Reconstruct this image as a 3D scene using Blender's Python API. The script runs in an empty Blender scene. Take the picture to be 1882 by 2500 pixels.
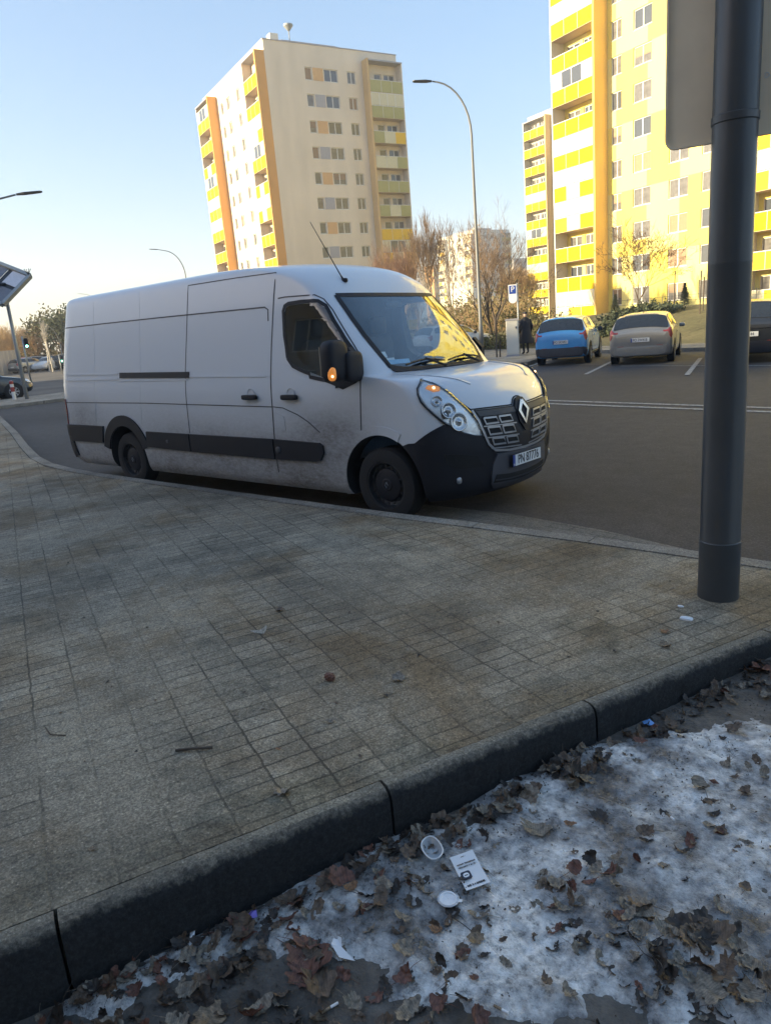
import bpy, bmesh, math, random
from mathutils import Vector, Matrix, noise
from math import radians as RAD, sin, cos, pi, sqrt
random.seed(7)
scene = bpy.context.scene
COL = scene.collection

# ---------------------------------------------------------------- camera
cd = bpy.data.cameras.new("camera"); cam = bpy.data.objects.new("camera", cd); COL.objects.link(cam)
CAMP = Vector((4.231, -5.846, 1.768))
YAW, PIT, ROL = RAD(131.37), RAD(-14.59), RAD(-4.9)
fw = Vector((cos(PIT)*cos(YAW), cos(PIT)*sin(YAW), sin(PIT)))
rt = Vector((sin(YAW), -cos(YAW), 0)); up = rt.cross(fw)
r2 = rt*cos(ROL)+up*sin(ROL); u2 = -rt*sin(ROL)+up*cos(ROL)
cam.matrix_world = Matrix(((r2.x, u2.x, -fw.x, CAMP.x), (r2.y, u2.y, -fw.y, CAMP.y), (r2.z, u2.z, -fw.z, CAMP.z), (0, 0, 0, 1)))
cd.sensor_fit = 'VERTICAL'; cd.sensor_height = 36.0; cd.lens = 36.0*1752.4/2500.0
cd.clip_start = 0.05; cd.clip_end = 6000
scene.camera = cam

# ---------------------------------------------------------------- sky, sun, exposure
SUN_EL, SUN_AZ = 12.0, 233.0
w = bpy.data.worlds.new("World"); scene.world = w; w.use_nodes = True
nt = w.node_tree; bg = nt.nodes["Background"]
sky = nt.nodes.new("ShaderNodeTexSky"); sky.sky_type = 'NISHITA'; sky.sun_disc = False
sky.sun_elevation = RAD(SUN_EL); sky.sun_rotation = RAD(90-SUN_AZ); sky.air_density = 1.0; sky.dust_density = .8; sky.ozone_density = 1.5
hs = nt.nodes.new("ShaderNodeHueSaturation"); hs.inputs['Saturation'].default_value = 1.25; nt.links.new(sky.outputs[0], hs.inputs['Color'])
tn = nt.nodes.new("ShaderNodeMix"); tn.data_type = 'RGBA'; tn.blend_type = 'MULTIPLY'; tn.inputs[0].default_value = 1; tn.inputs[7].default_value = (1.0, .965, 1.05, 1)
gm = nt.nodes.new('ShaderNodeGamma'); gm.inputs[1].default_value = .60; nt.links.new(hs.outputs[0], gm.inputs[0]); nt.links.new(gm.outputs[0], tn.inputs[6]); nt.links.new(tn.outputs[2], bg.inputs[0]); bg.inputs[1].default_value = 0.15
ld = bpy.data.lights.new("sun", 'SUN'); ld.energy = 4.6; ld.angle = RAD(0.5); ld.color = (1.0, 0.82, 0.50)
sun = bpy.data.objects.new("sun", ld); COL.objects.link(sun)
sd = Vector((cos(RAD(SUN_EL))*cos(RAD(SUN_AZ)), cos(RAD(SUN_EL))*sin(RAD(SUN_AZ)), sin(RAD(SUN_EL))))
sun.rotation_euler = sd.to_track_quat('Z', 'Y').to_euler()
scene.view_settings.view_transform = 'Standard'; scene.view_settings.look = 'None'
scene.view_settings.exposure = 1.80; scene.view_settings.gamma = 1.0
scene.view_settings.use_curve_mapping = False

# ---------------------------------------------------------------- materials
def newmat(name):
    m = bpy.data.materials.new(name); m.use_nodes = True
    return m, m.node_tree, m.node_tree.nodes["Principled BSDF"]
def N(nt, typ, **kw):
    n = nt.nodes.new(typ)
    for k, v in kw.items():
        if k.startswith('i_'): n.inputs[int(k[2:]) if k[2:].isdigit() else k[2:].replace('_', ' ')].default_value = v
        else: setattr(n, k, v)
    return n
def ramp(nt, src, stops):
    r = nt.nodes.new("ShaderNodeValToRGB"); e = r.color_ramp.elements
    while len(e) < len(stops): e.new(.5)
    for k, (p, c) in enumerate(stops):
        e[k].position = p; e[k].color = (*c, 1) if len(c) == 3 else c
    nt.links.new(src, r.inputs[0]); return r.outputs[0]
def g(v): return (v, v, v)
def mat(name, col, rough=.6, metal=0, var=.12, scale=6, bump=0, bscale=40, coat=0, spec=None, obj=True, emit=None, trans=0):
    """plain surface with a soft noise mottling of its own colour"""
    m, nt, b = newmat(name)
    tc = N(nt, "ShaderNodeTexCoord"); src = tc.outputs['Object' if obj else 'Generated']
    ns = N(nt, "ShaderNodeTexNoise"); ns.inputs['Scale'].default_value = scale; ns.inputs['Detail'].default_value = 5; ns.inputs['Roughness'].default_value = .6
    nt.links.new(src, ns.inputs['Vector'])
    lo = tuple(max(0, c*(1-var)) for c in col); hi = tuple(min(1, c*(1+var)) for c in col)
    nt.links.new(ramp(nt, ns.outputs[0], [(.3, lo), (.7, hi)]), b.inputs['Base Color'])
    b.inputs['Roughness'].default_value = rough; b.inputs['Metallic'].default_value = metal
    if coat: b.inputs['Coat Weight'].default_value = coat; b.inputs['Coat Roughness'].default_value = .05
    if spec is not None: b.inputs['Specular IOR Level'].default_value = spec
    if emit: b.inputs['Emission Color'].default_value = (*emit[0], 1); b.inputs['Emission Strength'].default_value = emit[1]
    if trans: b.inputs['Transmission Weight'].default_value = trans
    if bump:
        n2 = N(nt, "ShaderNodeTexNoise"); n2.inputs['Scale'].default_value = bscale; n2.inputs['Detail'].default_value = 6
        nt.links.new(src, n2.inputs['Vector'])
        bp = N(nt, "ShaderNodeBump"); bp.inputs['Strength'].default_value = bump; bp.inputs['Distance'].default_value = .01
        nt.links.new(n2.outputs[0], bp.inputs['Height']); nt.links.new(bp.outputs[0], b.inputs['Normal'])
    return m
def two_sided_fresnel(nt, ior):
    """Fresnel of a thin pane, the same from either side"""
    ge = N(nt, "ShaderNodeNewGeometry"); mi = N(nt, "ShaderNodeMapRange"); mi.inputs[3].default_value = ior; mi.inputs[4].default_value = 1/ior; nt.links.new(ge.outputs['Backfacing'], mi.inputs[0])
    fr = N(nt, "ShaderNodeFresnel"); nt.links.new(mi.outputs[0], fr.inputs[0]); return fr
def glassmat(name, tint, transp, rough=.02, tcol=(.75, .8, .8), ior=1.6):
    """window glass: part see-through, part mirror by Fresnel"""
    m, nt, b = newmat(name); out = nt.nodes["Material Output"]
    b.inputs['Base Color'].default_value = (*tint, 1); b.inputs['Roughness'].default_value = rough; b.inputs['IOR'].default_value = ior
    tr = N(nt, "ShaderNodeBsdfTransparent"); tr.inputs[0].default_value = (*tcol, 1)
    fr = two_sided_fresnel(nt, 1.5)
    mt = N(nt, "ShaderNodeMath", operation='SUBTRACT'); mt.inputs[0].default_value = transp; nt.links.new(fr.outputs[0], mt.inputs[1]); mt.use_clamp = True
    mx = N(nt, "ShaderNodeMixShader"); nt.links.new(mt.outputs[0], mx.inputs[0]); nt.links.new(b.outputs[0], mx.inputs[1]); nt.links.new(tr.outputs[0], mx.inputs[2])
    nt.links.new(mx.outputs[0], out.inputs[0]); return m

M = {}
M['black_plastic'] = mat('black_plastic', (.012, .013, .019), .55, spec=.3, bump=.15, bscale=250)
M['grey_plastic'] = mat('grey_plastic', (.040, .042, .052), .5)
M['rubber'] = mat('rubber', (.012, .012, .014), .8, bump=.3, bscale=80)
M['dark'] = mat('dark_void', (.010, .010, .011), .9)
M['interior'] = mat('interior_fabric', (.13, .14, .155), .9)
M['dash'] = mat('dashboard_plastic', (.075, .08, .09), .7)
M['steel_dark'] = mat('steel_dark', (.03, .032, .038), .45, metal=.3)
M['chrome'] = mat('chrome', (.46, .47, .49), .2, metal=1)
M['silver'] = mat('silver_trim', (.34, .35, .38), .35, metal=.5)
M['bumper_grey'] = mat('bumper_grey', (.060, .063, .078), .5, bump=.15, bscale=250)
M['mirror'] = mat('mirror_glass', (.6, .62, .65), .05, metal=1)
M['amber_lit'] = mat('amber_lit_lamp', (.62, .24, .05), .3, emit=((1.0, .36, .07), .12))
M['amber_core'] = mat('amber_bulb', (1, .7, .4), .3, emit=((1.0, .55, .25), 1.6))
M['red_lamp'] = mat('red_lamp', (.22, .012, .012), .25, coat=.5)
M['red_bright'] = mat('red_lamp_cars', (.35, .05, .045), .25, coat=.5)
M['plate_white'] = mat('plate_white', (.72, .73, .74), .4, var=.04)
M['plate_blue'] = mat('plate_blue', (.02, .06, .30), .4)
M['ink'] = mat('black_ink', (.012, .012, .015), .6)
def clearglass(name, tcol, ior=1.5, rough=.015):
    """thin pane: transparent tint with a Fresnel mirror on it"""
    m, nt, b = newmat(name); out = nt.nodes["Material Output"]; nt.nodes.remove(b)
    tr = N(nt, "ShaderNodeBsdfTransparent"); tr.inputs[0].default_value = (*tcol, 1); gl = N(nt, "ShaderNodeBsdfGlossy"); gl.inputs['Roughness'].default_value = rough; gl.inputs[0].default_value = (.95, .97, 1, 1)
    fr = two_sided_fresnel(nt, ior); mx = N(nt, "ShaderNodeMixShader"); nt.links.new(fr.outputs[0], mx.inputs[0]); nt.links.new(tr.outputs[0], mx.inputs[1]); nt.links.new(gl.outputs[0], mx.inputs[2]); nt.links.new(mx.outputs[0], out.inputs[0]); return m
M['lamp_glass'] = clearglass('lamp_cover_glass', (.96, .97, .98), 1.35)
M['reflector'] = mat('reflector', (.72, .76, .80), .25, metal=.45, bump=.5, bscale=30)
M['windscreen'] = clearglass('windscreen_glass', (.88, .93, .95), 1.7)
M['side_glass'] = clearglass('side_window_glass', (.60, .63, .64), 1.6)
M['car_glass'] = mat('car_glass', (.02, .024, .03), .06, spec=.8, var=.1)
M['paper_white'] = mat('paper_white', (.75, .76, .78), .7, var=.05)
M['paper_blue'] = mat('paper_blue', (.2, .45, .7), .6)
M['galv'] = mat('galvanised_steel', (.30, .32, .33), .5, metal=.4, var=.1, scale=20)
M['lamp_post'] = mat('lamp_post_steel', (.15, .155, .16), .55, metal=.3, var=.08)
M['pole_dark'] = mat('painted_grey_mast', (.062, .068, .075), .38, metal=.25, var=.08, scale=3, bump=.04, bscale=120)
M['sign_back'] = mat('sign_back_grey', (.92, .78, .58), .5, metal=.1, var=.05)
M['blue_paint'] = mat('blue_car_paint', (.085, .33, .68), .25, coat=.8, var=.04)
M['grey_paint'] = mat('grey_car_paint', (.30, .29, .27), .3, metal=.35, coat=.7, var=.05)
M['dark_paint'] = mat('dark_car_paint', (.022, .024, .028), .22, coat=.8, var=.05)
M['white_paint'] = mat('white_car_paint', (.6, .6, .6), .3, coat=.6, var=.05)
M['silver_paint'] = mat('silver_car_paint', (.34, .35, .36), .3, metal=.5, coat=.6)
M['red_paint'] = mat('red_car_paint', (.25, .03, .03), .3, coat=.6)
M['twig'] = mat('twig_bark', (.20, .135, .085), .9, scale=3, var=.3)
M['bark_dark'] = mat('dark_bark', (.075, .058, .045), .9, var=.3, scale=9, bump=.5)
M['bark_pale'] = mat('pale_bark', (.33, .29, .24), .9, var=.2)
M['birch'] = mat('birch_bark', (.55, .50, .42), .8, var=.3, scale=3)
M['twig_red'] = mat('reddish_twigs', (.34, .22, .15), .9, scale=2, var=.3)
M['twig_gold'] = mat('golden_twigs', (.36, .25, .13), .9, scale=2, var=.3)
M['leaf_green'] = mat('evergreen_foliage', (.07, .085, .045), .8, scale=1.2, var=.5)
M['leaf_olive'] = mat('olive_foliage', (.14, .13, .045), .8, scale=1.0, var=.45)
M['snow_bits'] = mat('dirty_snow', (.7, .72, .75), .8)

def van_paint():
    m, nt, b = newmat('white_van_paint')
    tc = N(nt, "ShaderNodeTexCoord"); sep = N(nt, "ShaderNodeSeparateXYZ"); nt.links.new(tc.outputs['Object'], sep.inputs[0])
    ns = N(nt, "ShaderNodeTexNoise"); ns.inputs['Scale'].default_value = 1.7; ns.inputs['Detail'].default_value = 7; ns.inputs['Roughness'].default_value = .65
    mp = N(nt, "ShaderNodeMapping"); mp.inputs['Scale'].default_value = (.8, 1, 1.6); nt.links.new(tc.outputs['Object'], mp.inputs[0]); nt.links.new(mp.outputs[0], ns.inputs[0])
    # road spray: grows towards the sill, thrown up behind both axles
    def spray(x0, wdt, top):
        a = N(nt, "ShaderNodeMath", operation='SUBTRACT'); nt.links.new(sep.outputs[0], a.inputs[0]); a.inputs[1].default_value = x0
        a2 = N(nt, "ShaderNodeMath", operation='DIVIDE'); nt.links.new(a.outputs[0], a2.inputs[0]); a2.inputs[1].default_value = wdt
        a3 = N(nt, "ShaderNodeMath", operation='POWER'); nt.links.new(a2.outputs[0], a3.inputs[0]); a3.inputs[1].default_value = 2
        e = N(nt, "ShaderNodeMath", operation='SUBTRACT'); nt.links.new(sep.outputs[2], e.inputs[0]); e.inputs[1].default_value = top
        e2 = N(nt, "ShaderNodeMath", operation='DIVIDE'); nt.links.new(e.outputs[0], e2.inputs[0]); e2.inputs[1].default_value = .26
        e3 = N(nt, "ShaderNodeMath", operation='POWER'); nt.links.new(e2.outputs[0], e3.inputs[0]); e3.inputs[1].default_value = 2
        s = N(nt, "ShaderNodeMath", operation='ADD'); nt.links.new(a3.outputs[0], s.inputs[0]); nt.links.new(e3.outputs[0], s.inputs[1])
        q = N(nt, "ShaderNodeMath", operation='MULTIPLY'); nt.links.new(s.outputs[0], q.inputs[0]); q.inputs[1].default_value = -1
        x = N(nt, "ShaderNodeMath", operation='EXPONENT'); nt.links.new(q.outputs[0], x.inputs[0]); return x.outputs[0]
    s1 = spray(-.50, .55, .84); s2 = spray(-5.35, .5, .92); s3 = spray(-2.2, 1.3, .62)
    lowr = N(nt, "ShaderNodeMapRange"); lowr.inputs[1].default_value = 1.22; lowr.inputs[2].default_value = .30; nt.links.new(sep.outputs[2], lowr.inputs[0])
    hoodc = N(nt, "ShaderNodeMapRange"); hoodc.inputs[1].default_value = .10; hoodc.inputs[2].default_value = -.35; nt.links.new(sep.outputs[0], hoodc.inputs[0])
    lw = N(nt, "ShaderNodeMath", operation='MULTIPLY'); nt.links.new(lowr.outputs[0], lw.inputs[0]); nt.links.new(hoodc.outputs[0], lw.inputs[1])
    def add(a, b_, k=1.):
        mm = N(nt, "ShaderNodeMath", operation='MULTIPLY_ADD'); nt.links.new(b_, mm.inputs[0]); mm.inputs[1].default_value = k; nt.links.new(a, mm.inputs[2]); return mm.outputs[0]
    tot = add(add(add(lw.outputs[0], s1, .62), s2, .50), s3, .45)
    nm = N(nt, "ShaderNodeMapRange"); nm.inputs[1].default_value = .25; nm.inputs[2].default_value = .8; nm.inputs[3].default_value = .55; nm.inputs[4].default_value = 1.0; nt.links.new(ns.outputs[0], nm.inputs[0])
    f = N(nt, "ShaderNodeMath", operation='MULTIPLY', use_clamp=True); nt.links.new(tot, f.inputs[0]); nf = N(nt, "ShaderNodeTexNoise"); nf.inputs['Scale'].default_value = 22; nf.inputs['Detail'].default_value = 8; nf.inputs['Roughness'].default_value = .8; nt.links.new(mp.outputs[0], nf.inputs[0])
    nfm = N(nt, "ShaderNodeMapRange"); nfm.inputs[1].default_value = .3; nfm.inputs[2].default_value = .6; nfm.inputs[3].default_value = .68; nfm.inputs[4].default_value = 1.08; nt.links.new(nf.outputs[0], nfm.inputs[0])
    nmm = N(nt, "ShaderNodeMath", operation='MULTIPLY'); nt.links.new(nm.outputs[0], nmm.inputs[0]); nt.links.new(nfm.outputs[0], nmm.inputs[1])
    nt.links.new(nmm.outputs[0], f.inputs[1])
    f2 = N(nt, "ShaderNodeMath", operation='MULTIPLY', use_clamp=True); nt.links.new(f.outputs[0], f2.inputs[0]); f2.inputs[1].default_value = .95
    mx = N(nt, "ShaderNodeMix", data_type='RGBA'); nt.links.new(f2.outputs[0], mx.inputs[0]); mx.inputs[6].default_value = (.60, .635, .69, 1); mx.inputs[7].default_value = (.12, .104, .094, 1)
    nt.links.new(mx.outputs[2], b.inputs['Base Color'])
    rr = N(nt, "ShaderNodeMapRange"); rr.inputs[3].default_value = .28; rr.inputs[4].default_value = .85; nt.links.new(f2.outputs[0], rr.inputs[0]); nt.links.new(rr.outputs[0], b.inputs['Roughness'])
    cc = N(nt, "ShaderNodeMapRange"); cc.inputs[3].default_value = .45; cc.inputs[4].default_value = 0; nt.links.new(f2.outputs[0], cc.inputs[0]); nt.links.new(cc.outputs[0], b.inputs['Coat Weight'])
    b.inputs['Coat Roughness'].default_value = .08
    return m
M['van'] = van_paint()

def asphalt(name, base, speck=.5, sc=1):
    m, nt, b = newmat(name); tc = N(nt, "ShaderNodeTexCoord")
    n1 = N(nt, "ShaderNodeTexNoise"); n1.inputs['Scale'].default_value = .35*sc; n1.inputs['Detail'].default_value = 6
    n2 = N(nt, "ShaderNodeTexNoise"); n2.inputs['Scale'].default_value = 90*sc; n2.inputs['Detail'].default_value = 3
    vo = N(nt, "ShaderNodeTexVoronoi"); vo.inputs['Scale'].default_value = 130*sc
    for n in (n1, n2, vo): nt.links.new(tc.outputs['Object'], n.inputs['Vector'])
    c1 = ramp(nt, n1.outputs[0], [(.32, tuple(c*.62 for c in base)), (.5, base), (.68, tuple(c*1.35 for c in base))])
    c2 = ramp(nt, vo.outputs['Distance'], [(.05, g(2.6)), (.22, g(1.0)), (.8, g(.55))])
    mx = N(nt, "ShaderNodeMix", data_type='RGBA', blend_type='MULTIPLY'); mx.inputs[0].default_value = speck
    n3 = N(nt, "ShaderNodeTexNoise"); n3.inputs['Scale'].default_value = 4; n3.inputs['Detail'].default_value = 9; n3.inputs['Roughness'].default_value = .75; nt.links.new(tc.outputs['Object'], n3.inputs['Vector'])
    mq = N(nt, "ShaderNodeMix", data_type='RGBA', blend_type='MULTIPLY'); mq.inputs[0].default_value = 1; nt.links.new(c1, mq.inputs[6]); nt.links.new(ramp(nt, n3.outputs[0], [(.32, g(.72)), (.5, g(1)), (.68, g(1.3))]), mq.inputs[7]); c1 = mq.outputs[2]
    nt.links.new(c1, mx.inputs[6]); nt.links.new(c2, mx.inputs[7]); nt.links.new(mx.outputs[2], b.inputs['Base Color'])
    b.inputs['Roughness'].default_value = .85
    bp = N(nt, "ShaderNodeBump"); bp.inputs['Strength'].default_value = .6; bp.inputs['Distance'].default_value = .006
    nt.links.new(n2.outputs[0], bp.inputs['Height']); nt.links.new(bp.outputs[0], b.inputs['Normal'])
    return m
M['asphalt'] = asphalt('asphalt', (.058, .052, .052), 1.0, .5)
M['asphalt_bay'] = asphalt('asphalt_bay', (.095, .085, .075))
def worn_paint():
    m, nt, b = newmat('worn_road_paint'); tc = N(nt, "ShaderNodeTexCoord"); n1 = N(nt, "ShaderNodeTexNoise"); n1.inputs['Scale'].default_value = 14; n1.inputs['Detail'].default_value = 9; n1.inputs['Roughness'].default_value = .8
    nt.links.new(tc.outputs['Object'], n1.inputs['Vector']); nt.links.new(ramp(nt, n1.outputs[0], [(.38, (.09, .082, .075)), (.50, (.34, .33, .31)), (.65, (.50, .48, .45))]), b.inputs['Base Color']); b.inputs['Roughness'].default_value = .8; return m
M['road_line'] = worn_paint()

def paving(name, rot, bw, bh, base, stain=True, joint=.26, boff=.5):
    """grey concrete setts laid in rows, sanded, stained and worn"""
    m, nt, b = newmat(name); tc = N(nt, "ShaderNodeTexCoord")
    mp = N(nt, "ShaderNodeMapping"); mp.inputs['Rotation'].default_value = (0, 0, rot); nt.links.new(tc.outputs['Object'], mp.inputs[0])
    wob = N(nt, "ShaderNodeTexNoise"); wob.inputs['Scale'].default_value = 9; nt.links.new(tc.outputs['Object'], wob.inputs['Vector'])
    ad = N(nt, "ShaderNodeVectorMath", operation='MULTIPLY_ADD'); nt.links.new(wob.outputs['Color'], ad.inputs[0]); ad.inputs[1].default_value = (.022, .022, 0); nt.links.new(mp.outputs[0], ad.inputs[2])
    br = N(nt, "ShaderNodeTexBrick"); br.offset = boff; br.inputs['Scale'].default_value = 1; br.inputs['Brick Width'].default_value = bw; br.inputs['Row Height'].default_value = bh
    br.inputs['Mortar Size'].default_value = .006; br.inputs['Mortar Smooth'].default_value = .4; br.inputs['Color1'].default_value = (*g(.74), 1); br.inputs['Color2'].default_value = (*g(1.22), 1); br.inputs['Mortar'].default_value = (*g(joint), 1)
    nt.links.new(ad.outputs[0], br.inputs['Vector'])
    def noi(sc, det, r=.6, dist=0):
        n = N(nt, "ShaderNodeTexNoise"); n.inputs['Scale'].default_value = sc; n.inputs['Detail'].default_value = det; n.inputs['Roughness'].default_value = r; n.inputs['Distortion'].default_value = dist
        nt.links.new(tc.outputs['Object'], n.inputs['Vector']); return n.outputs[0]
    big = noi(.55, 7, .62, .6); mid = noi(3.2, 8, .72); fine = noi(110, 4, .7); grit = noi(38, 8, .8)
    c = ramp(nt, big, [(.30, tuple(x*.50 for x in base)), (.42, tuple(x*.80 for x in base)), (.54, base), (.70, (base[0]*1.35, base[1]*1.32, base[2]*1.25))])
    def mul(a, b_, fac=1., bt='MULTIPLY'):
        x = N(nt, "ShaderNodeMix", data_type='RGBA', blend_type=bt); x.inputs[0].default_value = fac
        nt.links.new(a, x.inputs[6]); nt.links.new(b_, x.inputs[7]); return x.outputs[2]
    # sanded-over areas hide the joints
    jm = ramp(nt, noi(1.1, 5, .6), [(.40, g(.85)), (.58, g(.22))])
    x = N(nt, "ShaderNodeMix", data_type='RGBA', blend_type='MULTIPLY'); nt.links.new(jm, x.inputs[0]); nt.links.new(c, x.inputs[6]); nt.links.new(br.outputs['Color'], x.inputs[7]); c = x.outputs[2]
    c = mul(c, ramp(nt, mid, [(.25, g(.62)), (.48, g(1)), (.75, g(1.25))]))
    c = mul(c, ramp(nt, fine, [(.33, g(.5)), (.5, g(1)), (.66, g(1.6))]), 1.)
    c = mul(c, ramp(nt, grit, [(.34, g(.42)), (.45, g(.95)), (.60, g(1.15)), (.68, g(1.9))]), .9)
    vo = N(nt, "ShaderNodeTexVoronoi"); vo.inputs['Scale'].default_value = 75; nt.links.new(tc.outputs['Object'], vo.inputs['Vector'])
    c = mul(c, ramp(nt, vo.outputs['Distance'], [(.10, g(2.0)), (.22, g(1.0)), (.9, g(.85))]), .8)
    if stain:   # grime band along the edging kerb
        dn = N(nt, "ShaderNodeVectorMath", operation='DOT_PRODUCT'); nt.links.new(tc.outputs['Object'], dn.inputs[0]); dn.inputs[1].default_value = (-.9272, .3746, 0)
        aa = N(nt, "ShaderNodeMath", operation='MULTIPLY_ADD'); nt.links.new(noi(2.6, 7, .7), aa.inputs[0]); aa.inputs[1].default_value = -1.6; nt.links.new(dn.outputs['Value'], aa.inputs[2])
        mr = N(nt, "ShaderNodeMapRange"); mr.inputs[1].default_value = -4.45; mr.inputs[2].default_value = -4.95; mr.inputs[3].default_value = 0; mr.inputs[4].default_value = .62; nt.links.new(aa.outputs[0], mr.inputs[0])
        y = N(nt, "ShaderNodeMix", data_type='RGBA', blend_type='MULTIPLY'); nt.links.new(mr.outputs[0], y.inputs[0]); nt.links.new(c, y.inputs[6]); y.inputs[7].default_value = (.38, .42, .40, 1); c = y.outputs[2]
    if stain:   # rust-brown sand stains, darker damp patches
        s = ramp(nt, noi(.75, 6, .7, .4), [(.46, g(0)), (.62, g(.9))])
        y = N(nt, "ShaderNodeMix", data_type='RGBA', blend_type='MULTIPLY'); nt.links.new(s, y.inputs[0]); nt.links.new(c, y.inputs[6]); y.inputs[7].default_value = (.72, .59, .44, 1); c = y.outputs[2]
        s = ramp(nt, noi(1.4, 7, .75, .2), [(.55, g(0)), (.66, g(.7))])
        y = N(nt, "ShaderNodeMix", data_type='RGBA', blend_type='MULTIPLY'); nt.links.new(s, y.inputs[0]); nt.links.new(c, y.inputs[6]); y.inputs[7].default_value = (.42, .46, .47, 1); c = y.outputs[2]
    nt.links.new(c, b.inputs['Base Color']); b.inputs['Roughness'].default_value = .9
    h = N(nt, "ShaderNodeMath", operation='MULTIPLY_ADD'); nt.links.new(br.outputs['Fac'], h.inputs[0]); h.inputs[1].default_value = -.6; nt.links.new(grit, h.inputs[2])
    h2 = N(nt, "ShaderNodeMath", operation='MULTIPLY_ADD'); nt.links.new(fine, h2.inputs[0]); h2.inputs[1].default_value = .5; nt.links.new(h.outputs[0], h2.inputs[2])
    bp = N(nt, "ShaderNodeBump"); bp.inputs['Strength'].default_value = .55; bp.inputs['Distance'].default_value = .008
    nt.links.new(h2.outputs[0], bp.inputs['Height']); nt.links.new(bp.outputs[0], b.inputs['Normal'])
    return m
M['paving'] = paving('concrete_paving', -RAD(68), .2, .1, (.268, .230, .172), boff=0)
M['kerbstone'] = paving('kerb_concrete', -RAD(68), 9., 9., (.185, .165, .13), stain=False)
def kerbface():  # near-black low on the face, paler above a ragged noise edge
    m, nt, b = newmat('dark_kerb_face'); tc = N(nt, "ShaderNodeTexCoord"); sep = N(nt, "ShaderNodeSeparateXYZ"); nt.links.new(tc.outputs['Object'], sep.inputs[0])
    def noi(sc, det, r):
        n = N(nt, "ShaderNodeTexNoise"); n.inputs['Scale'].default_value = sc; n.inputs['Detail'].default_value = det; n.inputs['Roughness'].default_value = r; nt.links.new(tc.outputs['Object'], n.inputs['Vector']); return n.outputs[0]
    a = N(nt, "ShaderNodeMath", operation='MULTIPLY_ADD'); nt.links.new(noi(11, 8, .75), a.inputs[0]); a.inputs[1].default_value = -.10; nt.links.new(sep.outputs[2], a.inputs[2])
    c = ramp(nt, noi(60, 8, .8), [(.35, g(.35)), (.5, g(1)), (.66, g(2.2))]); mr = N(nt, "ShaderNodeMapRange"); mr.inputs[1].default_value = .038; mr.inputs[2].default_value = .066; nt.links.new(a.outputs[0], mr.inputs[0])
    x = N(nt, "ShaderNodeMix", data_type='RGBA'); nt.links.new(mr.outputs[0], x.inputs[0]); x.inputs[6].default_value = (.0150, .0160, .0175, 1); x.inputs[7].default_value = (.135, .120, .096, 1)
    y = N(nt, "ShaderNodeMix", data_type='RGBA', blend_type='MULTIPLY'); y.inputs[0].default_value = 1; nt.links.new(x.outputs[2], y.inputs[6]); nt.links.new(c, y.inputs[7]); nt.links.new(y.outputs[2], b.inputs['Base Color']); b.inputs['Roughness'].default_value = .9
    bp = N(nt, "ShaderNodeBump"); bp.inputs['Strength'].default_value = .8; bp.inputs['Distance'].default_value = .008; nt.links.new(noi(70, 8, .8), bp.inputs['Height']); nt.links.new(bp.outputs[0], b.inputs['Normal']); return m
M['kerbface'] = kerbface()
M['kerbroad'] = paving('road_kerb_concrete', 0, 1.0, .3, (.23, .21, .18), stain=False)
M['gutter'] = paving('gutter_setts', RAD(8), .2, .1, (.15, .135, .115), stain=False)
M['path'] = paving('far_path', RAD(14), .4, .4, (.30, .27, .225), stain=False)

def dirtmat():
    m, nt, b = newmat('damp_soil'); tc = N(nt, "ShaderNodeTexCoord")
    n1 = N(nt, "ShaderNodeTexNoise"); n1.inputs['Scale'].default_value = 5; n1.inputs['Detail'].default_value = 9; n1.inputs['Roughness'].default_value = .7
    n2 = N(nt, "ShaderNodeTexNoise"); n2.inputs['Scale'].default_value = 60; n2.inputs['Detail'].default_value = 6
    for n in (n1, n2): nt.links.new(tc.outputs['Object'], n.inputs['Vector'])
    c = ramp(nt, n1.outputs[0], [(.3, (.045, .038, .032)), (.5, (.10, .088, .076)), (.7, (.19, .17, .15))])
    nt.links.new(c, b.inputs['Base Color']); b.inputs['Roughness'].default_value = .8
    bp = N(nt, "ShaderNodeBump"); bp.inputs['Strength'].default_value = .9; bp.inputs['Distance'].default_value = .012; nt.links.new(n2.outputs[0], bp.inputs['Height']); nt.links.new(bp.outputs[0], b.inputs['Normal'])
    return m
M['soil'] = dirtmat()
def snowmat():
    m, nt, b = newmat('old_snow_and_ice'); tc = N(nt, "ShaderNodeTexCoord")
    def noi(sc, det, r=.6):
        n = N(nt, "ShaderNodeTexNoise"); n.inputs['Scale'].default_value = sc; n.inputs['Detail'].default_value = det; n.inputs['Roughness'].default_value = r
        nt.links.new(tc.outputs['Object'], n.inputs['Vector']); return n.outputs[0]
    a = noi(4.5, 8, .65); d = noi(28, 7, .75); f = noi(140, 3)
    c = ramp(nt, a, [(.34, (.12, .115, .11)), (.44, (.25, .25, .255)), (.52, (.52, .51, .50)), (.62, (.88, .86, .83))])
    x = N(nt, "ShaderNodeMix", data_type='RGBA', blend_type='MULTIPLY'); x.inputs[0].default_value = .9; nt.links.new(c, x.inputs[6]); nt.links.new(ramp(nt, d, [(.36, g(.25)), (.45, g(.75)), (.58, g(1.1))]), x.inputs[7])
    nt.links.new(x.outputs[2], b.inputs['Base Color'])
    nt.links.new(ramp(nt, a, [(.38, g(.22)), (.55, g(.75))]), b.inputs['Roughness'])
    h = N(nt, "ShaderNodeMath", operation='ADD'); nt.links.new(d, h.inputs[0]); nt.links.new(f, h.inputs[1])
    bp = N(nt, "ShaderNodeBump"); bp.inputs['Strength'].default_value = .8; bp.inputs['Distance'].default_value = .012; nt.links.new(h.outputs[0], bp.inputs['Height']); nt.links.new(bp.outputs[0], b.inputs['Normal'])
    return m
M['snow'] = snowmat()
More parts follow.
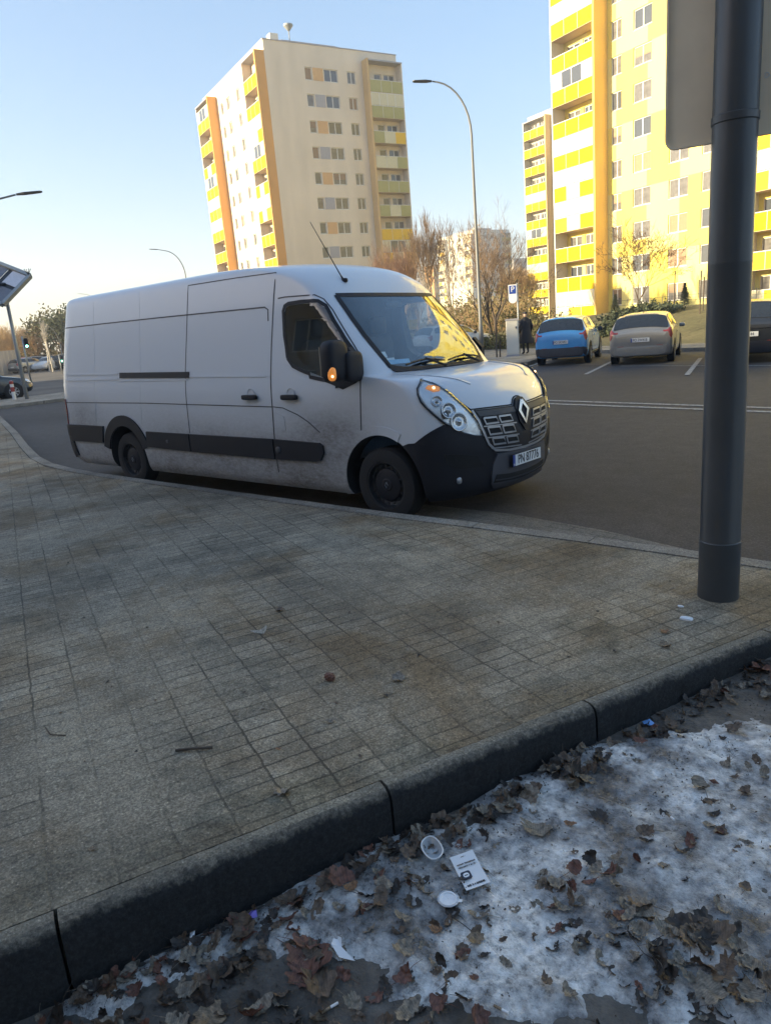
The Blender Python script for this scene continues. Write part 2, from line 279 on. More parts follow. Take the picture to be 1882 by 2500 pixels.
def lawnmat():
    m, nt, b = newmat('winter_lawn'); tc = N(nt, "ShaderNodeTexCoord")
    n1 = N(nt, "ShaderNodeTexNoise"); n1.inputs['Scale'].default_value = .25; n1.inputs['Detail'].default_value = 9; n1.inputs['Roughness'].default_value = .7
    n2 = N(nt, "ShaderNodeTexNoise"); n2.inputs['Scale'].default_value = 7; n2.inputs['Detail'].default_value = 6
    for n in (n1, n2): nt.links.new(tc.outputs['Object'], n.inputs['Vector'])
    c = ramp(nt, n1.outputs[0], [(.35, (.075, .075, .035)), (.5, (.13, .115, .055)), (.66, (.18, .15, .085))])
    x = N(nt, "ShaderNodeMix", data_type='RGBA', blend_type='MULTIPLY'); x.inputs[0].default_value = .8; nt.links.new(c, x.inputs[6]); nt.links.new(ramp(nt, n2.outputs[0], [(.3, g(.6)), (.7, g(1.3))]), x.inputs[7])
    nt.links.new(x.outputs[2], b.inputs['Base Color']); b.inputs['Roughness'].default_value = .95
    return m
M['lawn'] = lawnmat()
def render_wall(name, base, patch=None, streak=.12):
    """rendered apartment-block wall; patch = second colour laid in big painted rectangles"""
    m, nt, b = newmat(name); tc = N(nt, "ShaderNodeTexCoord")
    n1 = N(nt, "ShaderNodeTexNoise"); n1.inputs['Scale'].default_value = .5; n1.inputs['Detail'].default_value = 8
    mp = N(nt, "ShaderNodeMapping"); mp.inputs['Scale'].default_value = (1, 1, .3); nt.links.new(tc.outputs['Object'], mp.inputs[0]); nt.links.new(mp.outputs[0], n1.inputs['Vector'])
    mul = ramp(nt, n1.outputs[0], [(.3, g(1-streak)), (.7, g(1+streak*.5))])
    x = N(nt, "ShaderNodeMix", data_type='RGBA', blend_type='MULTIPLY'); x.inputs[0].default_value = 1; nt.links.new(mul, x.inputs[7])
    if patch:
        mp2 = N(nt, "ShaderNodeMapping"); mp2.inputs['Location'].default_value = (0, .35, .93); mp2.inputs['Scale'].default_value = (0, 1/3.4, 1/5.6); nt.links.new(tc.outputs['Object'], mp2.inputs[0])
        ck = N(nt, "ShaderNodeTexChecker"); ck.inputs['Scale'].default_value = 1; ck.inputs[1].default_value = (*base, 1); ck.inputs[2].default_value = (*patch, 1); nt.links.new(mp2.outputs[0], ck.inputs[0])
        nt.links.new(ck.outputs[0], x.inputs[6])
    else: x.inputs[6].default_value = (*base, 1)
    nt.links.new(x.outputs[2], b.inputs['Base Color']); b.inputs['Roughness'].default_value = .85
    return m
M['wall_cream'] = render_wall('cream_render', (.72, .62, .50))
M['wall_yellow'] = render_wall('yellow_render', (.78, .69, .25), (.78, .64, .13), streak=.05)
M['wall_pale'] = render_wall('pale_render', (.62, .60, .54))
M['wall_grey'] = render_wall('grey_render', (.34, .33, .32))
M['fin_orange'] = render_wall('orange_render', (.66, .34, .10))
M['fin_amber'] = render_wall('amber_fin_render', (.74, .47, .13))
M['fin_tan'] = render_wall('tan_fin_render', (.62, .42, .20))
M['brown_blocker_wall'] = render_wall('brown_blocker_render', (.36, .30, .235))  # walls of the unseen sky-blocking buildings added behind the photographer
M['tan'] = render_wall('tan_render', (.60, .47, .33))
M['panel_grey'] = mat('grey_panel', (.36, .35, .38), .8)
M['panel_orange'] = mat('orange_panel', (.62, .38, .18), .8)
M['rail_yellow'] = mat('yellow_balcony_panel', (.74, .52, .006), .8, spec=.2, var=.06, scale=.6)
M['rail_amber'] = mat('amber_balcony_panel', (.74, .46, .03), .8, spec=.2, var=.06, scale=.6)
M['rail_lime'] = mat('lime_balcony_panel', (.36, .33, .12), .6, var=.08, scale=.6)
M['rail_white'] = mat('white_balcony_panel', (.60, .54, .36), .5, var=.05)
M['frame_white'] = mat('white_window_frame', (.66, .64, .61), .5, var=.05)
M['frame_brown'] = mat('brown_window_frame', (.12, .07, .04), .5)
M['pane_dark'] = mat('dark_pane', (.07, .08, .10), .08, spec=.8)
M['pane_curtain'] = mat('curtained_pane', (.13, .125, .125), .15, spec=.7, var=.35, scale=2.5)
M['pane_shutter'] = mat('roller_shutter', (.26, .17, .10), .6)
M['roof_felt'] = mat('roof_felt', (.09, .09, .095), .9)

# ---------------------------------------------------------------- mesh helpers
class MB:
    def __init__(s): s.v = []; s.f = []; s.m = []
    def add(s, vs, fs, mi=0):
        o = len(s.v); s.v += [tuple(v) for v in vs]
        for f in fs: s.f.append(tuple(o+i for i in f)); s.m.append(mi)
        return s
    def box(s, x0, x1, y0, y1, z0, z1, mi=0):
        return s.add([(x0, y0, z0), (x1, y0, z0), (x1, y1, z0), (x0, y1, z0), (x0, y0, z1), (x1, y0, z1), (x1, y1, z1), (x0, y1, z1)],
                     [(0, 3, 2, 1), (4, 5, 6, 7), (0, 1, 5, 4), (1, 2, 6, 5), (2, 3, 7, 6), (3, 0, 4, 7)], mi)
    def tube(s, pts, rad, n=8, mi=0, cap=True):
        pts = [Vector(p) for p in pts]
        if not hasattr(rad, '__len__'): rad = [rad]*len(pts)
        vs = []; fs = []; prev = None
        for i, p in enumerate(pts):
            d = (pts[min(i+1, len(pts)-1)]-pts[max(i-1, 0)])
            if d.length < 1e-9: d = Vector((0, 0, 1))
            d.normalize()
            if prev is None:
                a = Vector((0, 0, 1)) if abs(d.z) < .9 else Vector((1, 0, 0)); e1 = d.cross(a).normalized()
            else:
                e1 = (prev-d*prev.dot(d))
                e1 = e1.normalized() if e1.length > 1e-6 else d.orthogonal().normalized()
            prev = e1; e2 = d.cross(e1)
            for k in range(n):
                t = 2*pi*k/n; vs.append(p+e1*(cos(t)*rad[i])+e2*(sin(t)*rad[i]))
        for i in range(len(pts)-1):
            for k in range(n): fs.append((i*n+k, i*n+(k+1) % n, (i+1)*n+(k+1) % n, (i+1)*n+k))
        if cap: fs.append(tuple(range(n-1, -1, -1))); fs.append(tuple((len(pts)-1)*n+k for k in range(n)))
        return s.add(vs, fs, mi)
    def lathe(s, prof, n=32, axis='y', c=(0, 0, 0), mi=0):
        """prof: (radius, height along axis)"""
        vs = []; fs = []
        for (r, h) in prof:
            for k in range(n):
                t = 2*pi*k/n; a, b_ = r*cos(t), r*sin(t)
                vs.append({'y': (c[0]+a, c[1]+h, c[2]+b_), 'z': (c[0]+a, c[1]+b_, c[2]+h), 'x': (c[0]+h, c[1]+a, c[2]+b_)}[axis])
        for i in range(len(prof)-1):
            for k in range(n): fs.append((i*n+k, i*n+(k+1) % n, (i+1)*n+(k+1) % n, (i+1)*n+k))
        return s.add(vs, fs, mi)
    def prism(s, poly, h0, h1, axis='z', mi=0):
        def P(a, b_, h): return {'z': (a, b_, h), 'y': (a, h, b_), 'x': (h, a, b_)}[axis]
        n = len(poly); vs = [P(a, b_, h0) for a, b_ in poly]+[P(a, b_, h1) for a, b_ in poly]
        fs = [tuple(range(n-1, -1, -1)), tuple(range(n, 2*n))]+[(i, (i+1) % n, n+(i+1) % n, n+i) for i in range(n)]
        return s.add(vs, fs, mi)
    def build(s, name, mats, parent=None, smooth=False, loc=None, norm=True):
        me = bpy.data.meshes.new(name); me.from_pydata(s.v, [], s.f)
        if not isinstance(mats, (list, tuple)): mats = [mats]
        for m in mats: me.materials.append(m)
        if len(mats) > 1: me.polygons.foreach_set('material_index', s.m)
        if norm:
            bm = bmesh.new(); bm.from_mesh(me); bmesh.ops.recalc_face_normals(bm, faces=bm.faces); bm.to_mesh(me); bm.free()
        if smooth:
            me.polygons.foreach_set('use_smooth', [True]*len(me.polygons))
            if smooth != 1: me.set_sharp_from_angle(angle=RAD(smooth))
        me.update()
        o = bpy.data.objects.new(name, me); COL.objects.link(o)
        if parent is not None: o.parent = parent
        if loc is not None: o.location = loc
        return o
def tag(o, label=None, cat=None, group=None, kind=None):
    if label: o['label'] = label
    if cat: o['category'] = cat
    if group: o['group'] = group
    if kind: o['kind'] = kind
    return o
def empty(name, loc=(0, 0, 0), rz=0, label=None, cat=None, group=None):
    o = bpy.data.objects.new(name, None); COL.objects.link(o); o.location = loc; o.rotation_euler = (0, 0, rz); o.empty_display_size = .3
    return tag(o, label, cat, group)
def structure(o): o['kind'] = 'structure'; return o
def copy_tree(o, parent=None):
    c = o.copy(); COL.objects.link(c)
    if parent is not None: c.parent = parent
    for ch in [x for x in bpy.data.objects if x.parent == o]: copy_tree(ch, c)
    return c
def text_mesh(s, size, depth=.002):
    cu = bpy.data.curves.new('lettering', 'FONT'); cu.body = s; cu.size = size; cu.extrude = depth/2; cu.align_x = 'CENTER'; cu.align_y = 'CENTER'
    ob = bpy.data.objects.new('lettering', cu); COL.objects.link(ob)
    dg = bpy.context.evaluated_depsgraph_get(); me = bpy.data.meshes.new_from_object(ob.evaluated_get(dg))
    bpy.data.objects.remove(ob); return me
def lettering(s, size, m, parent, mtx, name='lettering', wide=1.0):
    me = text_mesh(s, size); me.transform(Matrix.Diagonal((wide, 1, 1, 1))); me.transform(mtx); me.materials.clear(); me.materials.append(m)
    o = bpy.data.objects.new(name, me); COL.objects.link(o); o.parent = parent; return o
def pol(az, D, z=0):
    """bearing (degrees) read off image coordinates and estimated distance, from the camera standpoint"""
    return Vector((4.231+D*cos(RAD(az)), -5.846+D*sin(RAD(az)), z))
def patch_mesh(Sf, poly, off, thick=.004, step=.05, mirror=False):
    """sheet lying on a curved skin Sf(u,v,off), outlined by poly in (u,v)"""
    bm = bmesh.new(); P = [Vector(Sf(u, v)) for u, v in poly]
    vs = [bm.verts.new((u, v, 0)) for u, v in poly]
    es = [bm.edges.new((vs[i], vs[(i+1) % len(vs)])) for i in range(len(vs))]
    bmesh.ops.triangle_fill(bm, edges=es, use_beauty=True)
    for it in range(6):
        long = [e for e in bm.edges if (Vector(Sf(*e.verts[0].co[:2]))-Vector(Sf(*e.verts[1].co[:2]))).length > step]
        if not long: break
        bmesh.ops.subdivide_edges(bm, edges=long, cuts=1); bmesh.ops.triangulate(bm, faces=bm.faces[:])
        if len(bm.faces) > 4000: break
    base = [tuple(v.co[:2]) for v in bm.verts]; bm.verts.index_update()
    bnd = [(e.verts[0].index, e.verts[1].index) for e in bm.edges if len(e.link_faces) == 1]
    tri = [tuple(v.index for v in f.verts) for f in bm.faces]; bm.free()
    n = len(base); top = [Sf(u, v, off) for u, v in base]; bot = [Sf(u, v, off-thick) for u, v in base]
    mb = MB(); mb.add(top+bot, tri+[tuple(n+i for i in reversed(t)) for t in tri]+[(a, b_, n+b_, n+a) for a, b_ in bnd])
    if mirror: mb.v = [(x, -y, z) for x, y, z in mb.v]
    return mb
def strip_mesh(Sf, line, wdt, off, thick=.003, mirror=False, step=.08):
    """narrow band following a polyline on a skin"""
    pts = []
    for i in range(len(line)-1):
        a, b_ = Vector(line[i]), Vector(line[i+1]); L = (Vector(Sf(*a))-Vector(Sf(*b_))).length; k = max(1, int(L/step))
        pts += [a.lerp(b_, t/k) for t in range(k)]
    pts.append(Vector(line[-1])); mb = MB(); rows = []
    for i, q in enumerate(pts):
        p = Vector(Sf(q[0], q[1], off)); d = Vector(Sf(*pts[min(i+1, len(pts)-1)], off))-Vector(Sf(*pts[max(i-1, 0)], off))
        nrm = (p-Vector(Sf(q[0], q[1], off-.01))).normalized(); sd_ = d.cross(nrm).normalized()*wdt/2
        rows += [p-sd_, p+sd_, p+sd_-nrm*thick, p-sd_-nrm*thick]
    fs = []
    for i in range(len(pts)-1):
        for k in range(4): fs.append((4*i+k, 4*i+(k+1) % 4, 4*i+4+(k+1) % 4, 4*i+4+k))
    mb.add(rows, fs)
    if mirror: mb.v = [(x, -y, z) for x, y, z in mb.v]
    return mb
def superq(c, s, e=.35, n=20, m=14, mi=0, mb=None, flat=None):
    """rounded block: superellipsoid of half sizes s; e small = boxy"""
    mb = mb or MB(); vs = []; fs = []
    def f(t, p): return math.copysign(abs(t)**p, t)
    for j in range(m+1):
        ph = -pi/2+pi*j/m
        for i in range(n):
            th = 2*pi*i/n
            vs.append((c[0]+s[0]*f(cos(ph), e)*f(cos(th), e), c[1]+s[1]*f(cos(ph), e)*f(sin(th), e), c[2]+s[2]*f(sin(ph), e)))
    for j in range(m):
        for i in range(n): fs.append((j*n+i, j*n+(i+1) % n, (j+1)*n+(i+1) % n, (j+1)*n+i))
    return mb.add(vs, fs, mi)

# ================================================================ the van
ROWS = [(.22, .74, .96, .45, 2, -5.88), (.28, .80, 1.0, .45, 2, -5.94), (.36, .835, 1.02, .45, 2, -5.98), (.50, .85, 1.033, .45, 2, -6.0), (.70, .862, 1.038, .45, 2, -6.02),
        (.85, .85, 1.038, .45, 2, -6.02), (.95, .83, 1.037, .44, 2, -6.02), (1.04, .80, 1.036, .43, 2.05, -6.02), (1.12, .755, 1.034, .42, 2.1, -6.02), (1.2, .68, 1.030, .41, 2.2, -6.02),
        (1.26, .60, 1.025, .40, 2.3, -6.02), (1.295, .48, 1.0215, .38, 2.5, -6.02), (1.32, .28, 1.0185, .34, 2.7, -6.02), (1.34, .06, 1.016, .30, 2.9, -6.02), (1.37, 0.0, 1.0125, .28, 3, -6.01),
        (1.50, -.09, .996, .28, 3, -6.0), (1.7, -.25, .969, .28, 3, -5.97), (1.9, -.43, .942, .28, 3, -5.94), (2.07, -.595, .919, .28, 3, -5.91), (2.15, -.66, .908, .30, 2.9, -5.89),
        (2.25, -.76, .894, .35, 2.7, -5.87), (2.35, -.91, .878, .5, 2.5, -5.85), (2.42, -1.12, .855, .7, 2.3, -5.82), (2.46, -1.42, .80, .9, 2.2, -5.76), (2.49, -1.9, .64, 1.0, 2.1, -5.6),
        (2.508, -2.4, .40, 1.0, 2, -5.3), (2.515, -3.0, .15, .8, 2, -4.8)]
XR = .26
def vrow(v):
    n = len(ROWS)-1; v = max(0, min(n-1e-9, v)); i = int(v); t = v-i
    p0 = ROWS[max(i-1, 0)]; p1 = ROWS[i]; p2 = ROWS[i+1]; p3 = ROWS[min(i+2, n)]
    return [.5*(2*b+(c-a)*t+(2*a-5*b+4*c-d)*t*t+(3*b-a-3*c+d)*t**3) for a, b, c, d in zip(p0, p1, p2, p3)]
def VS0(u, v):
    if u > 2: p = VS0(4-u, v); return (p[0], -p[1], p[2])
    z, F, W, D, a, R = vrow(v); xc = F-D; xr = R+XR
    if u < 0:
        th = min(1, -u)*pi/2; e = 2/2.6
        return (xr-XR*sin(th)**e, -W*max(0, cos(th))**e, z)
    if u <= 1: return (xr+(xc-xr)*u, -W, z)
    th = min(1, u-1)*pi/2; e = 2/a
    return (xc+D*(sin(th)**e if th > 0 else 0), -W*max(0, cos(th))**e, z)
def VS(u, v, off=0):
    p = VS0(u, v)
    if not off: return p
    h = 2e-3; a = Vector(VS0(u-h, v)); b = Vector(VS0(u+h, v)); c = Vector(VS0(u, v-h*8)); d = Vector(VS0(u, v+h*8))
    n = (b-a).cross(d-c)
    if n.length < 1e-12: return p
    n.normalize(); return (p[0]+off*n.x, p[1]+off*n.y, p[2]+off*n.z)
def vofz(z):
    lo, hi = 0, len(ROWS)-1
    for _ in range(30):
        m = (lo+hi)/2
        if vrow(m)[0] < z: lo = m
        else: hi = m
    return lo
def UV(x, z):
    v = vofz(z); z_, F, W, D, a, R = vrow(v); xc = F-D; xr = R+XR
    if x < xr: return (-math.asin(min(1, ((xr-x)/XR)**1.3))*2/pi, v)
    if x <= xc: return ((x-xr)/(xc-xr), v)
    return (1+math.asin(min(1, ((x-xc)/D)**(a/2)))*2/pi, v)

van = empty('panel_van', (0, 0, 0), 0, 'long white panel van with a high roof, dirty along its sills, parked at the kerb', 'van')
us = [-1+i/10 for i in range(10)]+[i/44 for i in range(44)]+[1+i/26 for i in range(27)]
us += [4-u for u in reversed(us[1:-1])]        # closed loop round the van
vs_ = []
for i in range(len(ROWS)-1): vs_ += [i+k/3 for k in range(3)]
vs_.append(len(ROWS)-1)
def loop_pt(u, v):
    return VS0(u, v) if u <= 2 else VS0(u, v)
mb = MB(); n = len(us); pts = [loop_pt(u, v) for v in vs_ for u in us]; fs = []
for j in range(len(vs_)-1):
    for i in range(n): fs.append((j*n+i, j*n+(i+1) % n, (j+1)*n+(i+1) % n, (j+1)*n+i))
fs.append(tuple(range(n-1, -1, -1))); fs.append(tuple((len(vs_)-1)*n+i for i in range(n)))
mb.add(pts, fs)
body = mb.build('body', [M['van'], M['dark'], M['interior']], van)
def cutter(mb_, mi):
    o = mb_.build('cutter', [M['van'], M['dark'], M['interior']]); o.data.polygons.foreach_set('material_index', [mi]*len(o.data.polygons)); return o
cuts = []
for s in (-1, 1):
    for cx, r in ((0, .455), (-4.332, .43)):
        c = MB(); y0, y1 = (-1.3, -.62) if s < 0 else (.62, 1.3); N_ = 48
        c.prism([(cx+r*cos(2*pi*k/N_), .36+r*sin(2*pi*k/N_)) for k in range(N_)], y0, y1, 'y'); cuts.append(cutter(c, 1))
c = MB(); c.prism([(-1.35, .55), (-1.35, 2.22), (-.92, 2.22), (-.76, 2.05), (-.14, 1.345), (-.14, .55)], -.87, .87, 'y'); cuts.append(cutter(c, 2))
WS = [(1.47, 18.067), (1.62, 18.06), (1.773, 18.054), (2.0, 18.05), (2.227, 18.054), (2.38, 18.06), (2.53, 18.067), (2.545, 16.767), (2.532, 15.938), (2.484, 15.117), (2.44, 14.3), (2.30, 13.95), (2.128, 13.75), (2.0, 13.7), (1.872, 13.75), (1.70, 13.95), (1.56, 14.3), (1.516, 15.117), (1.468, 15.938), (1.456, 16.767)]
c = MB(); c.prism([(VS0(*q)[1]*.975, max(1.372, VS0(*q)[2])) for q in WS], -.80, .7, 'x'); cuts.append(cutter(c, 2))
WIN = [(-1.16, 1.53), (-1.205, 1.75), (-1.222, 1.98), (-1.20, 2.025), (-1.15, 2.043), (-.966, 2.047), (-.75, 2.035), (-.665, 1.985), (-.546, 1.84), (-.40, 1.67), (-.245, 1.50), (-.21, 1.45), (-.205, 1.33), (-.41, 1.24), (-.54, 1.285), (-.85, 1.375), (-1.08, 1.45)]
c = MB(); c.prism([(x*.97-.02, 1.64+(z-1.64)*.95) for x, z in WIN], -1.3, 1.3, 'y'); cuts.append(cutter(c, 2))
bpy.context.view_layer.objects.active = body
for c in cuts:
    md = body.modifiers.new('cut', 'BOOLEAN'); md.object = c; md.operation = 'DIFFERENCE'; md.solver = 'EXACT'
dg = bpy.context.evaluated_depsgraph_get(); me = bpy.data.meshes.new_from_object(body.evaluated_get(dg))
body.modifiers.clear(); body.data = me
for c in cuts: bpy.data.objects.remove(c)
me.polygons.foreach_set('use_smooth', [True]*len(me.polygons)); me.set_sharp_from_angle(angle=RAD(38))
print('van body faces', len(me.polygons))

def densify(P, close, step=.08):
    out = []; n = len(P)
    for i in range(n if close else n-1):
        a, b = Vector(P[i]), Vector(P[(i+1) % n]); k = max(1, int((b-a).length/step)); out += [tuple(a.lerp(b, t/k)) for t in range(k)]
    if not close: out.append(tuple(P[-1]))
    return out
def vpatch(name, poly, off, m, thick=.004, step=.06, parent=None, both=False, smooth=30, uv=True):
    if not uv: poly = [UV(x, z) for x, z in densify(poly, True)]
    a = patch_mesh(VS, poly, off, thick, step).build(name, m, parent or van, smooth=smooth)
    if both: patch_mesh(VS, poly, off, thick, step, mirror=True).build(name, m, parent or van, smooth=smooth)
    return a
def vstrip(name, line, wd, off, m, uv=True, parent=None, thick=.003, both=False, close=False):
    if not uv: line = [UV(x, z) for x, z in densify(line, False)]
    if close: line = line+[line[0]]
    a = strip_mesh(VS, line, wd, off, thick).build(name, m, parent or van, smooth=40)
    if both: strip_mesh(VS, line, wd, off, thick, mirror=True).build(name, m, parent or van, smooth=40)
    return a
# glass
wsg = vpatch('windscreen', WS, .004, M['windscreen'], .004, .09)
vstrip('rubber_seal', WS, .05, .007, M['black_plastic'], parent=wsg, close=True)
for s in (0, 1):
    poly = [UV(x, z) for x, z in WIN]
    a = patch_mesh(VS, poly, .003, .004, .08, mirror=bool(s)); sw = a.build('door_window', M['side_glass'], van, smooth=30)
    a = strip_mesh(VS, poly+[poly[0]], .035, .006, .003, mirror=bool(s)); a.build('rubber_seal', M['black_plastic'], sw)
# papers and fittings behind the glass
dash = MB(); dash.prism([(-.55, .9), (-.52, 1.20), (-.34, 1.30), (-.16, 1.335), (-.14, .9)], -.86, .86, 'y'); dash = dash.build('dashboard', M['dash'], van)
pp = MB(); pp.add([(-.165, -.56, 1.475), (-.165, -.69, 1.475), (-.150, -.69, 1.430), (-.150, -.56, 1.430)], [(0, 1, 2, 3)]); pp.add([(-.205, -.64, 1.535), (-.205, -.70, 1.535), (-.175, -.70, 1.480), (-.175, -.64, 1.480)], [(0, 1, 2, 3)]); pp.build('papers', M['paper_white'], van)
pp = MB(); pp.add([(-.150, -.36, 1.452), (-.155, -.72, 1.458), (-.135, -.72, 1.418), (-.130, -.36, 1.412)], [(0, 1, 2, 3)]); pp.build('parking_card', M['paper_blue'], van)
for yy in (-.45, .45):
    st = superq((-1.05, yy, 1.0), (.28, .27, .09), .4); st.v = list(st.v); superq((-1.24, yy, 1.35), (.075, .25, .34), .4, mb=st); st = st.build('seat', M['interior'], van, smooth=1)
    superq((-1.22, yy, 1.80), (.05, .13, .10), .5).build('headrest', M['grey_plastic'], st, smooth=1)
sw = MB(); ring = [(-.62+.09*sin(t), .45+.20*cos(t), 1.30+.17*sin(t)) for t in [2*pi*k/24 for k in range(25)]]
sw.tube(ring, .015, 6); sw.tube([(-.62, .27, 1.30), (-.62, .63, 1.30)], .012, 6); sw.build('steering_wheel', M['black_plastic'], van, smooth=1)
mb = MB(); superq((-.60, 0, 1.98), (.02, .12, .035), .5, mb=mb); mb.build('interior_mirror', M['black_plastic'], van, smooth=1)
# cowl and wipers
mb = MB(); cw = [(1.54, 14.6), (1.60, 14.1), (1.80, 13.85), (2.0, 13.8), (2.20, 13.85), (2.40, 14.1), (2.46, 14.6), (2.42, 13.2), (2.2, 13.02), (2.0, 13.0), (1.8, 13.02), (1.58, 13.2)]
vpatch('wiper_cowl', cw, .010, M['black_plastic'], .006, .08)
for y0, y1 in ((-.62, .05), (.05, .66)):
    mb = MB(); p0 = Vector((.04, y0 if y0 < 0 else .10, 1.375)); q = [Vector((.02-.05*t, y0+(y1-y0)*t, 1.385+.03*sin(pi*t)+.02)) for t in [k/6 for k in range(7)]]
    mb.tube(q, .010, 5); mb.tube([Vector((.05, y1-.08 if y0 < 0 else y1-.1, 1.36)), q[3]+Vector((0, 0, .012))], .012, 5); mb.build('wiper', M['black_plastic'], van)
# front bumper and its grey middle
arch = [(.455*cos(RAD(t)), .36+.455*sin(RAD(t))) for t in (54, 48, 42, 36, 30, 24, 18, 12, 6, 0, -6, -12, -17)]
bl = [UV(.335, .752)]+[UV(x, z) for x, z in arch if z > .225]
bump = bl[::1]+[(1.25, .25), (1.6, .22), (2.0, .22)]
bumpR = list(bump)+[(2.0, 3.6), (1.822, 3.62), (1.72, 3.85), (1.66, 4.35), (1.56, 4.45), (1.474, 4.72), (1.39, 5.17), (1.327, 5.50), (1.20, 5.05), (1.08, 4.62)]
a = patch_mesh(VS, bumpR, .014, .012, .06); b = patch_mesh(VS, bumpR, .014, .012, .06, mirror=True); a.add(b.v, b.f)
bumper = a.build('front_bumper', M['black_plastic'], van, smooth=35)
mid = [(1.735, 3.45), (1.85, 3.42), (2.0, 3.4), (2.15, 3.42), (2.265, 3.45), (2.30, 3.0), (2.31, 2.4), (2.30, 1.6), (2.27, 1.0), (2.0, .9), (1.73, 1.0), (1.70, 1.6), (1.69, 2.4), (1.70, 3.0)]
bm_ = vpatch('bumper_centre', mid, .030, M['bumper_grey'], .016)
low = [(1.73, 2.35), (1.85, 2.20), (2.0, 2.15), (2.15, 2.20), (2.27, 2.35), (2.29, 1.75), (2.0, 1.45), (1.71, 1.75)]
lg = vpatch('lower_grille', low, .034, M['dark'], .004, parent=bm_)
vstrip('trim', [(1.715, 1.45), (1.85, 1.2), (2.0, 1.12), (2.15, 1.2), (2.285, 1.45)], .045, .040, M['grey_plastic'], parent=bm_)
vstrip('trim', [(1.72, 1.98), (1.85, 1.82), (2.0, 1.78), (2.15, 1.82), (2.28, 1.98)], .012, .040, M['grey_plastic'], parent=bm_)
for mir in (False, True):
    fp = [(1.30, 3.75), (1.45, 3.68), (1.58, 3.5), (1.63, 3.0), (1.45, 3.05), (1.34, 3.25)]
    patch_mesh(VS, fp, .017, .004, .08, mirror=mir).build('air_intake', M['dark'], bumper)
    p = Vector(VS(1.44, 2.4, .02)); p.y *= -1 if mir else 1
    fl = MB(); fl.lathe([(0.0001, .002), (.018, .001), (.028, -.002), (.034, -.02)], 20, 'x', p); fl.build('fog_lamp', M['silver'], bumper, smooth=1)
# grille
gr = [(1.573, 6.5), (1.71, 6.42), (1.85, 6.35), (1.935, 6.30), (1.955, 6.75), (1.975, 7.0), (2.0, 7.06), (2.025, 7.0), (2.045, 6.75), (2.065, 6.30), (2.15, 6.35), (2.29, 6.42), (2.41, 6.35),
      (2.385, 5.5), (2.37, 4.6), (2.335, 3.95), (2.28, 3.62), (2.16, 3.5), (2.0, 3.46), (1.84, 3.5), (1.72, 3.62), (1.665, 3.95), (1.632, 4.6), (1.605, 5.5)]
grille = vpatch('grille', gr, .018, M['black_plastic'], .012)
vstrip('trim', gr[12:]+[gr[0]], .022, .026, M['silver'], parent=grille)
band = [(1.60, 6.38), (1.75, 6.28), (1.93, 6.18), (1.945, 5.7), (1.75, 5.75), (1.62, 5.85)]
for mir in (0, 1): patch_mesh(VS, band, .023, .004, .06, mirror=bool(mir)).build('upper_band', M['grey_plastic'], grille, smooth=40)
sl = [((1.642, 1.890), 5.62, 5.06), ((1.662, 1.905), 4.86, 4.36), ((1.690, 1.930), 4.20, 3.82)]
for (a0, a1), t, bt in sl:
    for mir in (False, True):
        for k in (0, 1):
            w_ = (a1-a0)/2; x0 = a0+k*w_+.004; x1 = a0+(k+1)*w_-.010; dv = -(k)*.06
            poly = [(x0, t+dv), (x1-.008, t-.07+dv), (x1+.008, bt+.02+dv), (x0+.012, bt+.06+dv)]
            s_ = strip_mesh(VS, poly+[poly[0]], .016, .029, .008, mirror=mir).build('grille_slot', M['silver'], grille)
            patch_mesh(VS, poly, .022, .002, .2, mirror=mir).build('slot_opening', M['dark'], s_)
    for mir in (False, True):
        strip_mesh(VS, [(a0-.005, bt-.09), (a1+.03, bt-.24)], .010, .027, .006, mirror=mir).build('grille_bar', M['silver'], grille)
# diamond badge on its dark wedge
vpatch('badge_wedge', [(1.93, 6.1), (1.965, 6.9), (2.0, 7.0), (2.035, 6.9), (2.07, 6.1), (2.05, 4.9), (2.0, 4.25), (1.95, 4.9)], .030, M['black_plastic'], .012, parent=grille)
dia = [(2.0, 6.6), (1.955, 5.72), (2.0, 4.75), (2.045, 5.72)]
vstrip('badge', dia, .040, .046, M['chrome'], parent=grille, thick=.014, close=True)
# number plate
pl_ = MB(); pl_.box(.890, .900, -.262, .262, .437, .553); pl_ = pl_.build('number_plate', M['black_plastic'], van)
for ch in (1,):
    q = MB(); q.box(.900, .902, -.215, .255, .443, .547); q.build('plate_face', M['plate_white'], pl_)
    q = MB(); q.box(.900, .9023, -.255, -.216, .443, .547); q.build('plate_band', M['plate_blue'], pl_)
    FM = Matrix(((0, 0, 1, .904), (1, 0, 0, .02), (0, 1, 0, .494), (0, 0, 0, 1)))
    lettering('PN 87776', .118, M['ink'], pl_, FM, wide=.80)
    lettering('PL', .026, M['plate_white'], pl_, Matrix(((0, 0, 1, .9035), (1, 0, 0, -.236), (0, 1, 0, .458), (0, 0, 0, 1))))
